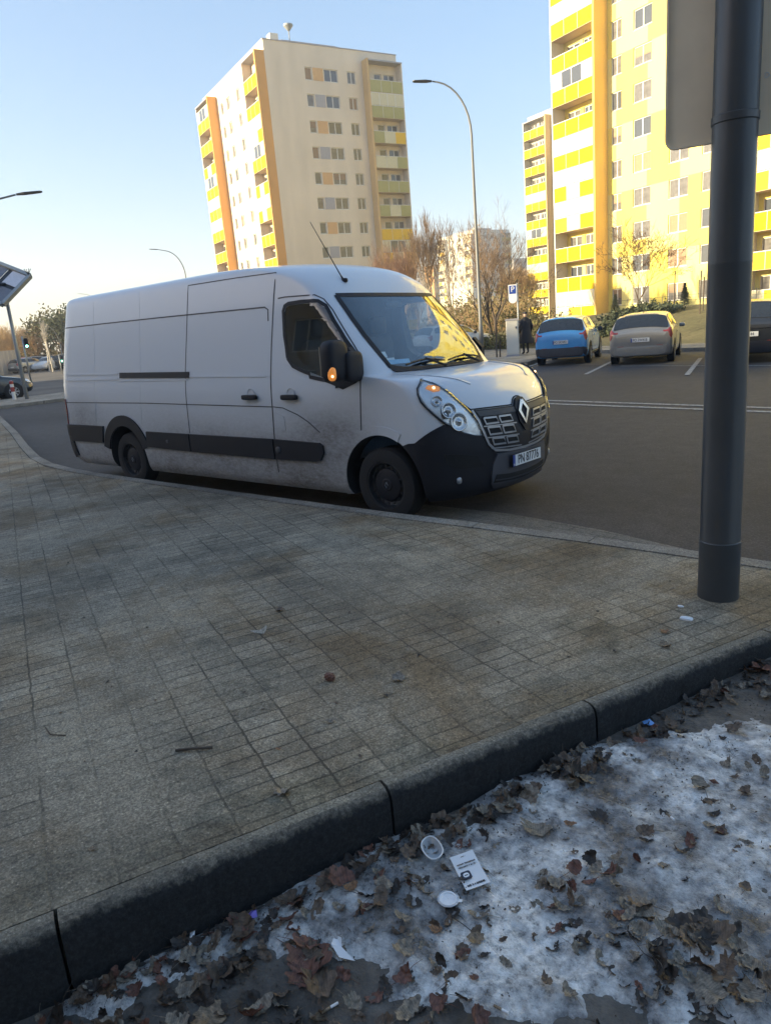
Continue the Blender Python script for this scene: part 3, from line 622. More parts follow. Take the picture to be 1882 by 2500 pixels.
# headlights
HL = [(1.369, 10.568), (1.30, 9.9), (1.22, 9.2), (1.180, 8.5), (1.171, 7.869), (1.195, 7.3), (1.237, 6.75), (1.327, 5.704), (1.39, 5.2), (1.474, 4.75), (1.56, 4.48), (1.628, 4.38), (1.630, 4.8), (1.608, 5.411), (1.566, 6.279), (1.535, 6.95), (1.509, 7.424), (1.485, 8.1), (1.466, 8.702), (1.44, 9.3), (1.403, 9.9)]
for mir in (False, True):
    hl = patch_mesh(VS, HL, .006, .008, .05, mirror=mir).build('headlight', M['reflector'], van, smooth=1)
    strip_mesh(VS, HL+[HL[0]], .016, .016, .012, mirror=mir).build('gasket', M['black_plastic'], hl)
    patch_mesh(VS, HL, .022, .002, .05, mirror=mir).build('cover_glass', M['lamp_glass'], hl, smooth=1)
    def P_(u, v, o):
        p = Vector(VS(u, v, o)); p.y *= (-1 if mir else 1); return p
    am = [(1.30, 9.15), (1.345, 9.5), (1.40, 9.45), (1.435, 9.15), (1.41, 8.75), (1.35, 8.7)]
    patch_mesh(VS, am, .012, .004, .05, mirror=mir).build('indicator', M['amber_lit'], hl, smooth=1)
    c_ = P_(1.375, 9.1, .015); q = MB(); superq(c_, (.012, .012, .012), 1, 10, 8, mb=q); q.build('bulb', M['amber_core'], hl, smooth=1)
    for (u, v, r) in ((1.325, 7.75, .050), (1.395, 6.75, .070), (1.455, 5.62, .082), (1.355, 6.35, .034)):
        c_ = P_(u, v, .012); nrm = (P_(u, v, .02)-P_(u, v, 0)).normalized(); e1 = nrm.orthogonal().normalized(); e2 = nrm.cross(e1); nrm2 = (nrm+Vector((.6, 0, 0))).normalized()
        q = MB(); vs2 = []; f2 = []
        prof = [(r, .006), (r*.9, .010), (r*.8, .002), (r*.5, -.004), (r*.25, .0), (r*.2, .008), (0.001, .010)]
        for (rr, hh) in prof:
            for k in range(20): t = 2*pi*k/20; vs2.append(c_+e1*(rr*cos(t))+e2*(rr*sin(t))+nrm*hh)
        for i in range(len(prof)-1):
            for k in range(20): f2.append((i*20+k, i*20+(k+1) % 20, (i+1)*20+(k+1) % 20, (i+1)*20+k))
        q.add(vs2, f2); q.build('lamp_bowl', M['chrome'] if r != .034 else M['grey_plastic'], hl, smooth=1)
# bonnet shut line and creases
vstrip('bonnet_seam', [(1.40, 10.1), (1.47, 8.6), (1.52, 7.4), (1.575, 6.6), (1.71, 6.55), (1.93, 6.42), (1.953, 6.9), (1.975, 7.12), (2.0, 7.2), (2.025, 7.12), (2.047, 6.9), (2.07, 6.42), (2.29, 6.55), (2.425, 6.6), (2.48, 7.4), (2.53, 8.6), (2.6, 10.1)], .012, .004, M['dark'])
for mir in (False, True): strip_mesh(VS, [(1.50, 12.9), (1.545, 12.0), (1.60, 11.0), (1.66, 10.0), (1.71, 9.2)], .03, .006, .006, mirror=mir).build('bonnet_crease', M['van'], van, smooth=1)
# door, panel and belt seams on both sides
seams = [([(-1.30, 2.105), (-1.204, 2.11), (-.80, 2.095), (-.71, 2.05), (-.60, 1.945), (-.447, 1.768), (-.315, 1.612), (-.25, 1.53), (-.20, 1.42), (-.19, 1.335), (-.20, 1.08), (-.215, .83)], .012),
         ([(-1.335, 2.352), (-1.36, 2.14), (-1.397, 1.683), (-1.412, 1.36), (-1.412, 1.045), (-1.426, .728), (-1.43, .375)], .014),
         ([(-1.335, 2.352), (-1.94, 2.365), (-2.80, 2.371), (-2.835, 1.927), (-2.877, 1.468), (-2.89, 1.105), (-2.90, .74)], .010),
         ([(-5.72, 2.085), (-4.557, 2.078), (-3.111, 2.062), (-1.50, 2.037), (-1.45, 2.01), (-1.447, 1.9)], .014),
         ([(-5.84, 1.081), (-3.761, 1.083), (-2.881, 1.072), (-1.415, 1.056)], .010),
         ([(-1.40, 1.057), (-1.252, 1.047), (-1.043, .981), (-.894, .91), (-.752, .814)], .009)]
for ln, wd in seams: vstrip('panel_seam', ln, wd, .0025, M['grey_plastic'], uv=False, both=True)
for ln in ([(-4.90, 2.37), (-4.92, 1.47)], [(-4.93, 1.37), (-5.02, .79)], [(-3.80, 2.39), (-3.817, 1.44)], [(-3.82, 1.36), (-3.905, .76)]):
    vstrip('pressing', ln, .008, .0018, M['van'], uv=False, both=True)
for ln in ([(-5.70, 1.46), (-4.34, 1.445)], [(-5.72, 1.385), (-4.34, 1.384)], [(-2.80, 1.385), (-1.49, 1.365)], [(-4.30, 1.36), (-2.85, 1.35)]):
    vstrip('swage_line', ln, .020, .007, M['van'], uv=False, both=True, thick=.007)
vstrip('door_rail', [(-4.29, 1.424), (-2.80, 1.402)], .068, .012, M['black_plastic'], uv=False, both=True, thick=.01)
# plastic mouldings, arches, sill
def moulding(poly, name='side_moulding', m='black_plastic', off=.024):
    vpatch(name, poly, off, M[m], .022, .12, uv=False, both=True)
moulding([(-2.885, .732), (-1.44, .728), (-1.44, .522), (-2.885, .528)])
moulding([(-3.80, .735), (-2.91, .732), (-2.91, .528), (-3.83, .545)])
moulding([(-1.415, .727), (-.76, .714), (-.715, .69), (-.71, .62), (-.76, .545), (-.82, .53), (-1.415, .520)])
moulding([(-5.99, .775), (-4.83, .775), (-4.90, .55), (-5.99, .55)])
moulding([(-6.0, .56), (-5.72, .56), (-5.66, .34), (-5.98, .33)], 'bumper_corner')
def ring(cx, r0, r1, t0, t1, off, name, m):
    k = 26; outer = [(cx+r1*cos(RAD(t0+(t1-t0)*i/k)), .36+r1*sin(RAD(t0+(t1-t0)*i/k))) for i in range(k+1)]
    inner = [(cx+r0*cos(RAD(t0+(t1-t0)*i/k)), .36+r0*sin(RAD(t0+(t1-t0)*i/k))) for i in range(k+1)]
    vpatch(name, outer+inner[::-1], off, M[m], off-.001, .09, uv=False, both=True)
ring(-4.332, .43, .565, 20, 165, .020, 'wheel_arch_trim', 'black_plastic')
ring(0, .455, .535, 62, 196, .010, 'wheel_arch_lip', 'van')
vpatch('fuel_flap', [(-1.375, 1.0), (-1.25, .96), (-1.235, .82), (-1.36, .80)], .005, M['van'], uv=False)
# rear bumper and lamps
vpatch('rear_bumper', [(-.16, 4.4), (-.5, 4.4), (-1, 4.4), (-1, 1.2), (-.5, 1.2), (-.16, 1.5)], .03, M['black_plastic'], .02)
for mir in (False, True): patch_mesh(VS, [(-.02, 8.1), (-.22, 8.1), (-.34, 7.5), (-.30, 4.6), (-.06, 4.5), (-.01, 6)], .012, .010, .08, mirror=mir).build('tail_lamp', M['red_lamp'], van, smooth=30)
# handles and small fittings
for mir in (1, -1):
    for xh in (-1.12, -1.73):
        h = MB(); superq((xh, -1.062*mir, 1.155), (.115, .022, .026), .35, mb=h); h = h.build('door_handle', M['black_plastic'], van, smooth=1)
        q = MB(); q.lathe([(.001, -.002), (.052, -.002), (.056, -.008)], 20, 'y', (xh+.01, -1.035*mir, 1.185)) if mir > 0 else q.lathe([(.001, .002), (.052, .002), (.056, .008)], 20, 'y', (xh+.01, 1.035, 1.185)); q.build('handle_recess', M['van'], h)
q = MB(); superq((-3.35, -1.06, .63), (.03, .008, .02), .6, mb=q); superq((-1.36, -1.062, .62), (.035, .010, .035), .8, mb=q); q.build('marker_lamp', M['grey_plastic'], van, smooth=1)
an = MB(); an.tube([(-.76, -.527, 2.225), (-.80, -.527, 2.28), (-1.15, -.53, 2.815)], [.012, .006, .003], 6); superq((-.752, -.527, 2.226), (.035, .022, .022), .7, 12, 8, mb=an); an.build('aerial', M['black_plastic'], van, smooth=1)
# mirrors: the kerbside one swung out, the road-side one folded back along its door
for s in (-1, 1):
    mm = MB(); superq((-.27, s*1.255, 1.490) if s < 0 else (-.50, 1.085, 1.44), (.08, .125, .180) if s < 0 else (.12, .06, .17), .5, 24, 18, mb=mm)
    hs = mm.build('door_mirror', M['black_plastic'], van, smooth=1)
    q = MB()
    if s < 0:
        superq((-.215, s*1.09, 1.43), (.055, .11, .135), .45, 20, 14, mb=q)
    q.prism([(-.50, 1.235), (-.30, 1.262), (-.195, 1.345), (-.195, 1.49), (-.30, 1.60), (-.36, 1.52), (-.44, 1.42)], s*.985, s*1.04, 'y'); q.build('mirror_arm', M['black_plastic'], hs, smooth=35)
    q = MB(); q.box(-.362, -.354, s*1.17, s*1.345, 1.36, 1.62) if s < 0 else q.box(-.58, -.42, 1.02, 1.026, 1.36, 1.55); q.build('mirror_glass', M['mirror'], hs)
    if s < 0:
        q = MB(); superq((-.222, s*1.348, 1.385), (.040, .030, .062), .75, mb=q); q.build('indicator', M['amber_lit'], hs, smooth=1)
        q = MB(); superq((-.190, s*1.375, 1.365), (.011, .011, .011), 1, 10, 8, mb=q); q.build('bulb', M['amber_core'], hs, smooth=1)
# lean of the sprung body towards the road
PV = Vector((0, -1.035, .8)); LEAN = Matrix.Translation(PV) @ Matrix.Rotation(RAD(-1.3), 4, 'X') @ Matrix.Translation(-PV)
for ch in van.children: ch.matrix_local = LEAN
# wheels
def wheel(parent, x, y, r, wid, side, rimr=.215, rimmat='steel_dark', cap='steel_dark', spokes=0, spmat='silver'):
    s = side
    t = MB(); hw = wid/2
    t.lathe([(rimr, -hw*.9*s), (rimr+.01, -hw*s), (r*.82, -hw*1.02*s), (r*.95, -hw*.92*s), (r, -hw*.7*s), (r, hw*.7*s), (r*.95, hw*.92*s), (r*.82, hw*1.02*s), (rimr+.01, hw*s), (rimr, hw*.9*s)], 48, 'y')
    wo = t.build('wheel', M['rubber'], parent, smooth=40); wo.location = (x, y, r)
    q = MB(); q.lathe([(rimr, -hw*.9*s), (rimr, hw*.75*s), (rimr*1.02, hw*.95*s), (rimr*.97, hw*.95*s), (rimr*.93, hw*.5*s), (rimr*.80, hw*.38*s), (rimr*.66, hw*.62*s), (rimr*.55, hw*.66*s), (.001, hw*.66*s)], 40, 'y')
    q.build('rim', M[rimmat], wo, smooth=35)
    if spokes:
        q = MB()
        for k in range(spokes):
            a = 2*pi*k/spokes; d = (cos(a), sin(a)); p = (-sin(a), cos(a))
            pts = [(rimr*.15, .035), (rimr*.95, .022)]
            vs2 = []
            for rr, ww in pts:
                for sg in (-1, 1):
                    for yy in (hw*.55*s, hw*.92*s): vs2.append((d[0]*rr+p[0]*ww*sg, yy, d[1]*rr+p[1]*ww*sg))
            q.add(vs2, [(0, 1, 3, 2), (4, 6, 7, 5), (0, 4, 5, 1), (2, 3, 7, 6), (1, 5, 7, 3), (0, 2, 6, 4)])
        q.lathe([(.001, hw*.96*s), (rimr*.25, hw*.94*s), (rimr*.28, hw*.6*s)], 20, 'y'); q.lathe([(rimr*.90, hw*.8*s), (rimr*.93, hw*.97*s), (rimr, hw*.98*s), (rimr*1.03, hw*.8*s)], 36, 'y')
        q.build('spokes', M[spmat], wo, smooth=35)
    return wo
for s in (-1, 1):
    for x in (0, -4.332):
        w_ = wheel(van, x, s*.905, .345, .215, s)
        q = MB()   # ventilation holes round the hub and the pressed dish
        for k in range(16):
            a = 2*pi*k/16; c_ = (.175*cos(a), s*.075, .175*sin(a)); superq(c_, (.016, .006, .016), .8, 8, 6, mb=q)
            q.build('vent_hole', M['dark'], w_); q = MB()
        q = MB(); q.lathe([(.001, .088*s), (.05, .088*s), (.06, .080*s), (.13, .078*s), (.15, .070*s), (.155, .06*s)], 30, 'y'); q.build('hub_cap', M['black_plastic'], w_, smooth=30)
        if s < 0:
            q = MB(); dm = [(0, .028), (-.016, 0), (0, -.028), (.016, 0), (0, .028)]
            q.tube([(a, -.092, b_) for a, b_ in dm], .003, 4); q.build('hub_badge', M['silver'], w_)
ub = MB(); ub.box(-5.7, -.5, -.80, .80, .24, .40); ub.box(-4.8, -4.0, -.75, .75, .30, .42); ub.tube([(-4.332, -.8, .34), (-4.332, .8, .34)], .05, 8); ub.build('underbody', M['dark'], van)
# ================================================================ ground
def line_n(p, az=68): a = RAD(az); return -p[0]*sin(a)+p[1]*cos(a)
KA, KB = Vector((2.10, -5.60)), Vector((4.35, .0))      # outer edge of the near edging kerb: through (2.232,-5.251) and (3.442,-2.27)
kd = Vector((cos(RAD(68)), sin(RAD(68)))); kn = Vector((sin(RAD(68)), -cos(RAD(68))))   # along, outward
K0 = Vector((2.232, -5.251))
def kp(s, o=0): return K0+kd*s+kn*o
nrm76 = Vector((cos(RAD(76)), sin(RAD(76)))); dir14 = Vector((sin(RAD(76)), -cos(RAD(76))))
def ST(s, t): q = dir14*s+nrm76*t; return q.x, q.y
def sm(x, a, b): x = max(0, min(1, (x-a)/(b-a))); return x*x*(3-2*x)
def terrain(x, y):
    t = x*nrm76.x+y*nrm76.y
    h = -.03 if (t > 13.5 or x < -24) else -.45
    if x > -24 or y > 12:
        h += 1.05*sm(t, 21.7, 31)*sm(x, -45, -28)
        # grassy mound in front of the yellow block
        q = pol(111.2, 41); h += .55*math.exp(-(((x-q.x)/7)**2+((y-q.y)/4)**2))
    return h
mb = MB(); xs = [-3000, -1200, -500, -250, -160, -120, -95]+[-80+2.5*i for i in range(53)]+[60, 90, 150, 300, 700, 1500, 3000]
ys = [-3000, -1200, -500, -200, -100, -60, -40, -25, -15, -8]+[0+2.0*i for i in range(32)]+[70, 80, 100, 140, 200, 300, 500, 900, 1600, 3000]
for y in ys:
    for x in xs: mb.v.append((x, y, terrain(x, y)+(.05*noise.noise(Vector((x*.3, y*.3, 0))) if terrain(x, y) > .1 else 0)))
nx = len(xs)
for j in range(len(ys)-1):
    for i in range(nx-1): mb.f.append((j*nx+i, j*nx+i+1, (j+1)*nx+i+1, (j+1)*nx+i)); mb.m.append(0)
structure(mb.build('ground', M['lawn'], smooth=1))
KR = [(30, -2.3), (8, -1.42), (5.0, -1.17), (3.24, -1.04), (2.3, -1.02), (1.77, -1.02), (1.19, -1.03), (.3, -1.07), (-1.5, -1.075), (-2.9, -1.065), (-4.6, -1.055), (-5.6, -1.03), (-6.7, -.93), (-7.9, -.62), (-9.6, -.05), (-12.5, .99), (-18.3, 2.95), (-20.6, 3.1), (-22.0, 2.2), (-22.6, .5), (-22.7, -30)]
# roadway sheets
def sheet(name, poly, z, m, z0=None):
    b = MB()
    if z0 is None: b.add([(x, y, z) for x, y in poly], [tuple(range(len(poly)))])
    else: b.prism(poly, z0, z)
    return structure(b.build(name, m))
sheet('road', [(x, y+.05) for x, y in KR if x > -22.5]+[(-60, 4), (-60, 26), ST(-60, 14.0), ST(60, 14.0), (60, -1), (60, -2.9)], 0.0, M['asphalt'])
sheet('side_road', [(-140, -35), (-22.6, -35), (-22.6, .5), (-22.0, 2.2), (-22.4, 3.2), (-23, 19.0), ST(-60, 14.6), (-140, 60)], .004, M['asphalt_bay'])
bayL = [(-9.15, 16.62), (-10.25, 20.45)]
sheet('parking_bays', [ST(-11.9, 13.85), ST(40, 13.85), ST(40, 18.8), ST(-14.85, 18.8)], .006, M['asphalt_bay'])
# far pavement: kerbs round the bays, island with the meter, footpath behind
isl = [ST(-12.2, 13.9), ST(-14.95, 18.8), ST(40, 18.8), ST(40, 21.4), ST(-22, 21.4), ST(-34, 17.5), ST(-34, 13.9)]
sheet('far_pavement', isl, .10, M['path'], -.05)
sheet('lawn_path', [ST(0, 23.6), ST(30, 24.6), ST(30, 25.7), ST(0, 24.5)], .30, M['path'], .05)
def kerb_run(name, pts, wd, z0, z1, m, parent=None):
    b = MB(); n = len(pts); rows = []
    P = [Vector(p) for p in pts]
    for i, p in enumerate(P):
        d = (P[min(i+1, n-1)]-P[max(i-1, 0)]).normalized(); q = Vector((-d.y, d.x))*wd/2
        for a in (p-q, p+q): rows += [(a.x, a.y, z0), (a.x, a.y, z1)]
    fs = [(0, 1, 3, 2), (4*n-4, 4*n-2, 4*n-1, 4*n-3)]
    for i in range(n-1):
        o = 4*i; fs += [(o, o+4, o+5, o+1), (o+1, o+5, o+7, o+3), (o+3, o+7, o+6, o+2), (o+2, o+6, o+4, o)]
    b.add(rows, fs); return structure(b.build(name, m))
kerb_run('bay_kerb', [ST(-12.1, 13.85), ST(-14.85, 18.72), ST(40, 18.72)], .15, -.05, .125, M['kerbroad'])
kerb_run('road_edge_kerb', [ST(-34, 13.83), ST(-12.2, 13.83)], .15, -.05, .12, M['kerbroad'])
# painted lines
def strip_line(name, a, b, wd, z, m=None):
    A, B = Vector(a), Vector(b); d = (B-A).normalized(); q = Vector((-d.y, d.x))*wd/2; k = MB()
    n = max(1, int((B-A).length/2)); 
    for i in range(n):
        p0 = A.lerp(B, i/n); p1 = A.lerp(B, (i+1)/n); k.add([(*(p0-q), z), (*(p0+q), z), (*(p1+q), z), (*(p1-q), z)], [(0, 1, 2, 3)])
    return structure(k.build(name, m or M['road_line']))
strip_line('centre_line', (-22.9, 11.15), (30, 1.33), .13, .008); strip_line('centre_line', (-22.9, 10.72), (30, .93), .13, .008)
for k in range(-2, 6):
    a = Vector((-4.50, 12.75))+Vector((dir14.x, dir14.y))*(3.0*k); strip_line('bay_line', a, a+Vector((cos(RAD(104)), sin(RAD(104))))*5.2, .12, .014)
strip_line('bay_front_line', ST(-8, 13.55), ST(30, 13.55), .10, .010)

# ---- near pavement
KR2 = [Vector(p) for p in KR]
inner = []
for i, p in enumerate(KR2):
    d = (KR2[min(i+1, len(KR2)-1)]-KR2[max(i-1, 0)]).normalized(); inner.append(p+Vector((-d.y, d.x))*.159)
# kerb d points from +x to -x, so left normal points to -y: the pavement side
b_ = MB(); A1 = kp(4.22, -.085); B1 = kp(-14, -.085)
poly = [(A1.x, A1.y)]+[tuple(p) for p in inner if p.x < A1.x-.05]+[(B1.x-9, -30), (B1.x, B1.y)]
pv = sheet('pavement', poly, .115, M['paving'], -.2)
# kerbstones along the road, one metre each with open joints
def resample(P, step):
    out = []; carry = 0
    for i in range(len(P)-1):
        a, b = P[i], P[i+1]; L = (b-a).length; t = carry
        while t < L: out.append(a.lerp(b, t/L)); t += step
        carry = t-L
    return out
rs = resample(KR2, 1.0); kb = MB()
for i in range(len(rs)-1):
    a, b = rs[i], rs[i+1]
    if a.x > 9 or a.y < -8: continue
    d = (b-a).normalized(); q = Vector((-d.y, d.x)); a2, b2 = a+d*.006, b-d*.006; zt = .122+.003*noise.noise(Vector((i*1.7, 0, 0)))
    c = .018
    prof = [(0, -.1), (0, zt-c), (c*.3, zt-c*.3), (c, zt), (.15, zt), (.15, -.1)]
    vs2 = [(a2.x+q.x*o, a2.y+q.y*o, z) for o, z in prof]+[(b2.x+q.x*o, b2.y+q.y*o, z) for o, z in prof]
    m_ = len(prof); kb.add(vs2, [tuple(range(m_)), tuple(range(2*m_-1, m_-1, -1))]+[(k, (k+1) % m_, m_+(k+1) % m_, m_+k) for k in range(m_)])
structure(kb.build('road_kerb', M['kerbroad']))
# gutter strip of worn setts between kerb and asphalt in front of the van
sheet('gutter', [(-.3, -.42), (.92, -.386), (1.86, -.525), (2.69, -.76), (3.2, -.86), (5.0, -1.02), (5.0, -1.14), (3.24, -1.01), (2.3, -.99), (1.19, -1.0), (-.3, -1.04)], .016, M['gutter'], -.02)
# near edging kerb, separate stones
kb = MB(); cuts_ = [-14, -9, -6, -4, -3, -2.0, -1.0, .03, 1.16, 2.16, 3.35, 4.36]
for i in range(len(cuts_)-1):
    s0, s1 = cuts_[i]+.005, cuts_[i+1]-.006; nseg = max(1, int((s1-s0)/.018)); prof = [(-.085, -.35), (-.085, .112), (-.07, .1175), (-.035, .1165), (-.016, .109), (-.005, .093), (.002, .068), (.004, 0), (.004, -.35)]; m_ = len(prof); vs2 = []; fs = []
    jo = .004*noise.noise(Vector((i*3.1, 1, 0))); jz = .003*noise.noise(Vector((i*2.3, 5, 0)))
    for k in range(nseg+1):
        s = s0+(s1-s0)*k/nseg
        for j, (o, z) in enumerate(prof):
            wv = .006*noise.noise(Vector((s*7, j*2.0, 3)))+.005*noise.noise(Vector((s*26, j*3.0, 7)))-.012*max(0, noise.noise(Vector((s*5, 9, 3)))-.25) if 1 <= j <= 7 else 0
            q = kp(s, o+jo+wv); vs2.append((q.x, q.y, z+(jz+wv if z > 0 else 0)))
    for k in range(nseg):
        for j in range(m_-1): a = k*m_+j; fs.append((a, a+m_, a+m_+1, a+1))
    fs.append(tuple(range(m_))); fs.append(tuple(range(nseg*m_+m_-1, nseg*m_-1, -1))); kb.add(vs2, fs)
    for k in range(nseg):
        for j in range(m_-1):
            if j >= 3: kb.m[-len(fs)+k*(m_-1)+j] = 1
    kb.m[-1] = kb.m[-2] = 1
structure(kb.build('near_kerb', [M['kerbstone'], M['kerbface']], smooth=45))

# ---- near verge: soil, melting snow and ice
def fz(y): return .01+(max(y, -9)+2.0)*.045 if y < -2 else .01
def soilz(x, y): return fz(y)+.012*noise.fractal(Vector((x*4, y*4, 0)), .9, 2.1, 5)+.004*noise.noise(Vector((x*30, y*30, 1)))
SNOW = [(2.27, -5.32), (2.29, -5.128), (2.33, -5.031), (2.37, -4.93), (2.44, -4.849), (2.46, -4.673), (2.52, -4.422), (2.62, -4.196), (2.76, -3.976), (2.80, -3.722), (2.93, -3.553), (3.02, -3.332), (3.22, -3.08), (3.40, -2.98), (3.50, -2.80), (3.66, -2.74), (3.72, -2.9), (3.9, -2.85), (4.45, -2.75), (4.5, -4.6), (4.2, -4.5), (3.928, -4.20), (3.795, -4.25), (3.732, -4.32), (3.664, -4.305), (3.574, -4.33), (3.513, -4.40), (3.39, -4.49), (3.242, -4.592), (3.142, -4.625), (3.048, -4.64), (2.949, -4.60), (2.866, -4.632), (2.739, -4.679), (2.70, -4.79), (2.60, -4.80), (2.50, -4.90), (2.442, -5.02), (2.40, -5.165)]
def sdist(x, y):
    """signed distance to the snow outline, positive inside"""
    ins = False; dm = 9; n = len(SNOW)
    for i in range(n):
        x0, y0 = SNOW[i]; x1, y1 = SNOW[(i+1) % n]
        if (y0 > y) != (y1 > y) and x < (x1-x0)*(y-y0)/(y1-y0)+x0: ins = not ins
        dx, dy = x1-x0, y1-y0; t = max(0, min(1, ((x-x0)*dx+(y-y0)*dy)/(dx*dx+dy*dy))); dm = min(dm, math.hypot(x-x0-t*dx, y-y0-t*dy))
    return dm if ins else -dm
def snowh(x, y):
    d = sdist(x, y)
    if d < -.12: return -.05
    n1 = noise.fractal(Vector((x*5.5, y*5.5, 4)), .8, 2.1, 6); n2 = noise.noise(Vector((x*2.2, y*2.2, 9)))
    h = min(d, .07)*.30+.016*n1+.012*n2+.004*noise.noise(Vector((x*55, y*55, 0)))+.004*noise.noise(Vector((x*24, y*24, 3)))-.004
    # lumpier, higher rim of snow by the kerb; thin glassy ice in the middle of the verge
    return h if h < .03 else .03+(h-.03)*.5
def grid_sheet(name, m, f, x0, x1, y0, y1, st, skip=None):
    b = MB(); nx = int((x1-x0)/st); ny = int((y1-y0)/st); idx = {}; vals = {}
    for j in range(ny+1):
        for i in range(nx+1):
            x, y = x0+i*st, y0+j*st
            if line_n((x, y)) > line_n(K0)+.03: continue
            vals[i, j] = (x, y, f(x, y))
    for j in range(ny):
        for i in range(nx):
            c = [(i, j), (i+1, j), (i+1, j+1), (i, j+1)]
            if any(k not in vals for k in c): continue
            if skip and all(skip(*vals[k]) for k in c): continue
            q = []
            for k in c:
                if k not in idx: idx[k] = len(b.v); b.v.append(vals[k])
                q.append(idx[k])
            b.f.append(tuple(q)); b.m.append(0)
    return structure(b.build(name, m, smooth=1, norm=False))
grid_sheet('verge', M['soil'], soilz, 1.7, 6.5, -6.6, 0.6, .022)
grid_sheet('snow_patch', M['snow'], lambda x, y: fz(y)+.006+snowh(x, y), 2.1, 4.5, -5.5, -2.65, .0085, skip=lambda x, y, z: z < fz(y)-.010)
q = MB(); q.add([(2.0, -30, -.30), (40, -30, -.30), (40, .4, -.02), (4.4, .4, -.02), (2.0, -6.4, -.30)], [(0, 1, 2, 3, 4)]); structure(q.build('verge_outer', M['soil']))
# ================================================================ apartment blocks
def facade(b, org, ax, ux, wd, z0, z1, holes, depth, nrm, mi=0):
    """wall sheet with real openings and reveals; org point, ux unit horizontal, nrm outward; holes (a0,a1,z0,z1)"""
    O = Vector(org); ux = Vector(ux); nr = Vector(nrm)
    As = sorted({0, wd}|{round(h[0], 3) for h in holes}|{round(h[1], 3) for h in holes}); Zs = sorted({z0, z1}|{round(h[2], 3) for h in holes}|{round(h[3], 3) for h in holes})
    def P(a, z, d=0): q = O+ux*a-nr*d; return (q.x, q.y, z)
    for i in range(len(As)-1):
        ca = (As[i]+As[i+1])/2
        col = [h for h in holes if h[0] < ca < h[1]]
        zc = z0
        # merge vertical runs between openings
        segs = []; cur = z0
        for h in sorted(col, key=lambda h: h[2]):
            if h[2] > cur: segs.append((cur, h[2]))
            cur = h[3]
        if cur < z1: segs.append((cur, z1))
        for a, c in segs: b.add([P(As[i], a), P(As[i+1], a), P(As[i+1], c), P(As[i], c)], [(0, 1, 2, 3)], mi)
    for a0, a1, h0, h1 in holes:
        b.add([P(a0, h0), P(a1, h0), P(a1, h1), P(a0, h1), P(a0, h0, depth), P(a1, h0, depth), P(a1, h1, depth), P(a0, h1, depth)], [(0, 1, 5, 4), (1, 2, 6, 5), (2, 3, 7, 6), (3, 0, 4, 7)], mi)
WCACHE = {}
def window_obj(parent, org, ux, nr, a0, a1, z0, z1, kind, depth, rnd, nm='window'):
    """frame with its pane, set back in the opening; meshes shared between equal windows"""
    w_, h_ = round(a1-a0, 2), round(z1-z0, 2); split = .5 if w_ > 1.0 else 0; key = (w_, h_, kind)
    if key not in WCACHE:
        f = MB(); t = .075
        f.box(0, t, -.05, .05, 0, h_); f.box(w_-t, w_, -.05, .05, 0, h_); f.box(t, w_-t, -.05, .05, 0, t); f.box(t, w_-t, -.05, .05, h_-t, h_)
        if w_ > 1.0: f.box(w_*.5-.05, w_*.5+.05, -.05, .05, t, h_-t)
        f.box(-.04, w_+.04, -.16, -.05, -.05, -.001)
        p = MB(); p.box(t*.5, w_-t*.5, -.012, .012, t*.5, h_-t*.5)
        if kind == 'half': p.box(t, w_-t, -.03, -.0125, h_*.45, h_-t, 1)
        fo = f.build('window', M['frame_brown'] if kind == 'brown' else M['frame_white']); po = p.build('pane', [{'dark': M['pane_dark'], 'curtain': M['pane_curtain'], 'shutter': M['pane_shutter'], 'half': M['pane_curtain'], 'brown': M['pane_dark']}[kind], M['pane_shutter']])
        WCACHE[key] = (fo.data, po.data); bpy.data.objects.remove(fo); bpy.data.objects.remove(po)
    fm, pm = WCACHE[key]; ux = Vector(ux); nr = Vector(nr); o = Vector(org)+ux*a0-nr*depth
    fo = bpy.data.objects.new(nm, fm); COL.objects.link(fo); fo.parent = parent
    # local x along ux, local -y outward
    fo.matrix_local = Matrix(((ux.x, -nr.x, 0, o.x), (ux.y, -nr.y, 0, o.y), (0, 0, 1, z0), (0, 0, 0, 1)))
    po = bpy.data.objects.new('pane', pm); COL.objects.link(po); po.parent = fo
BAL = {}
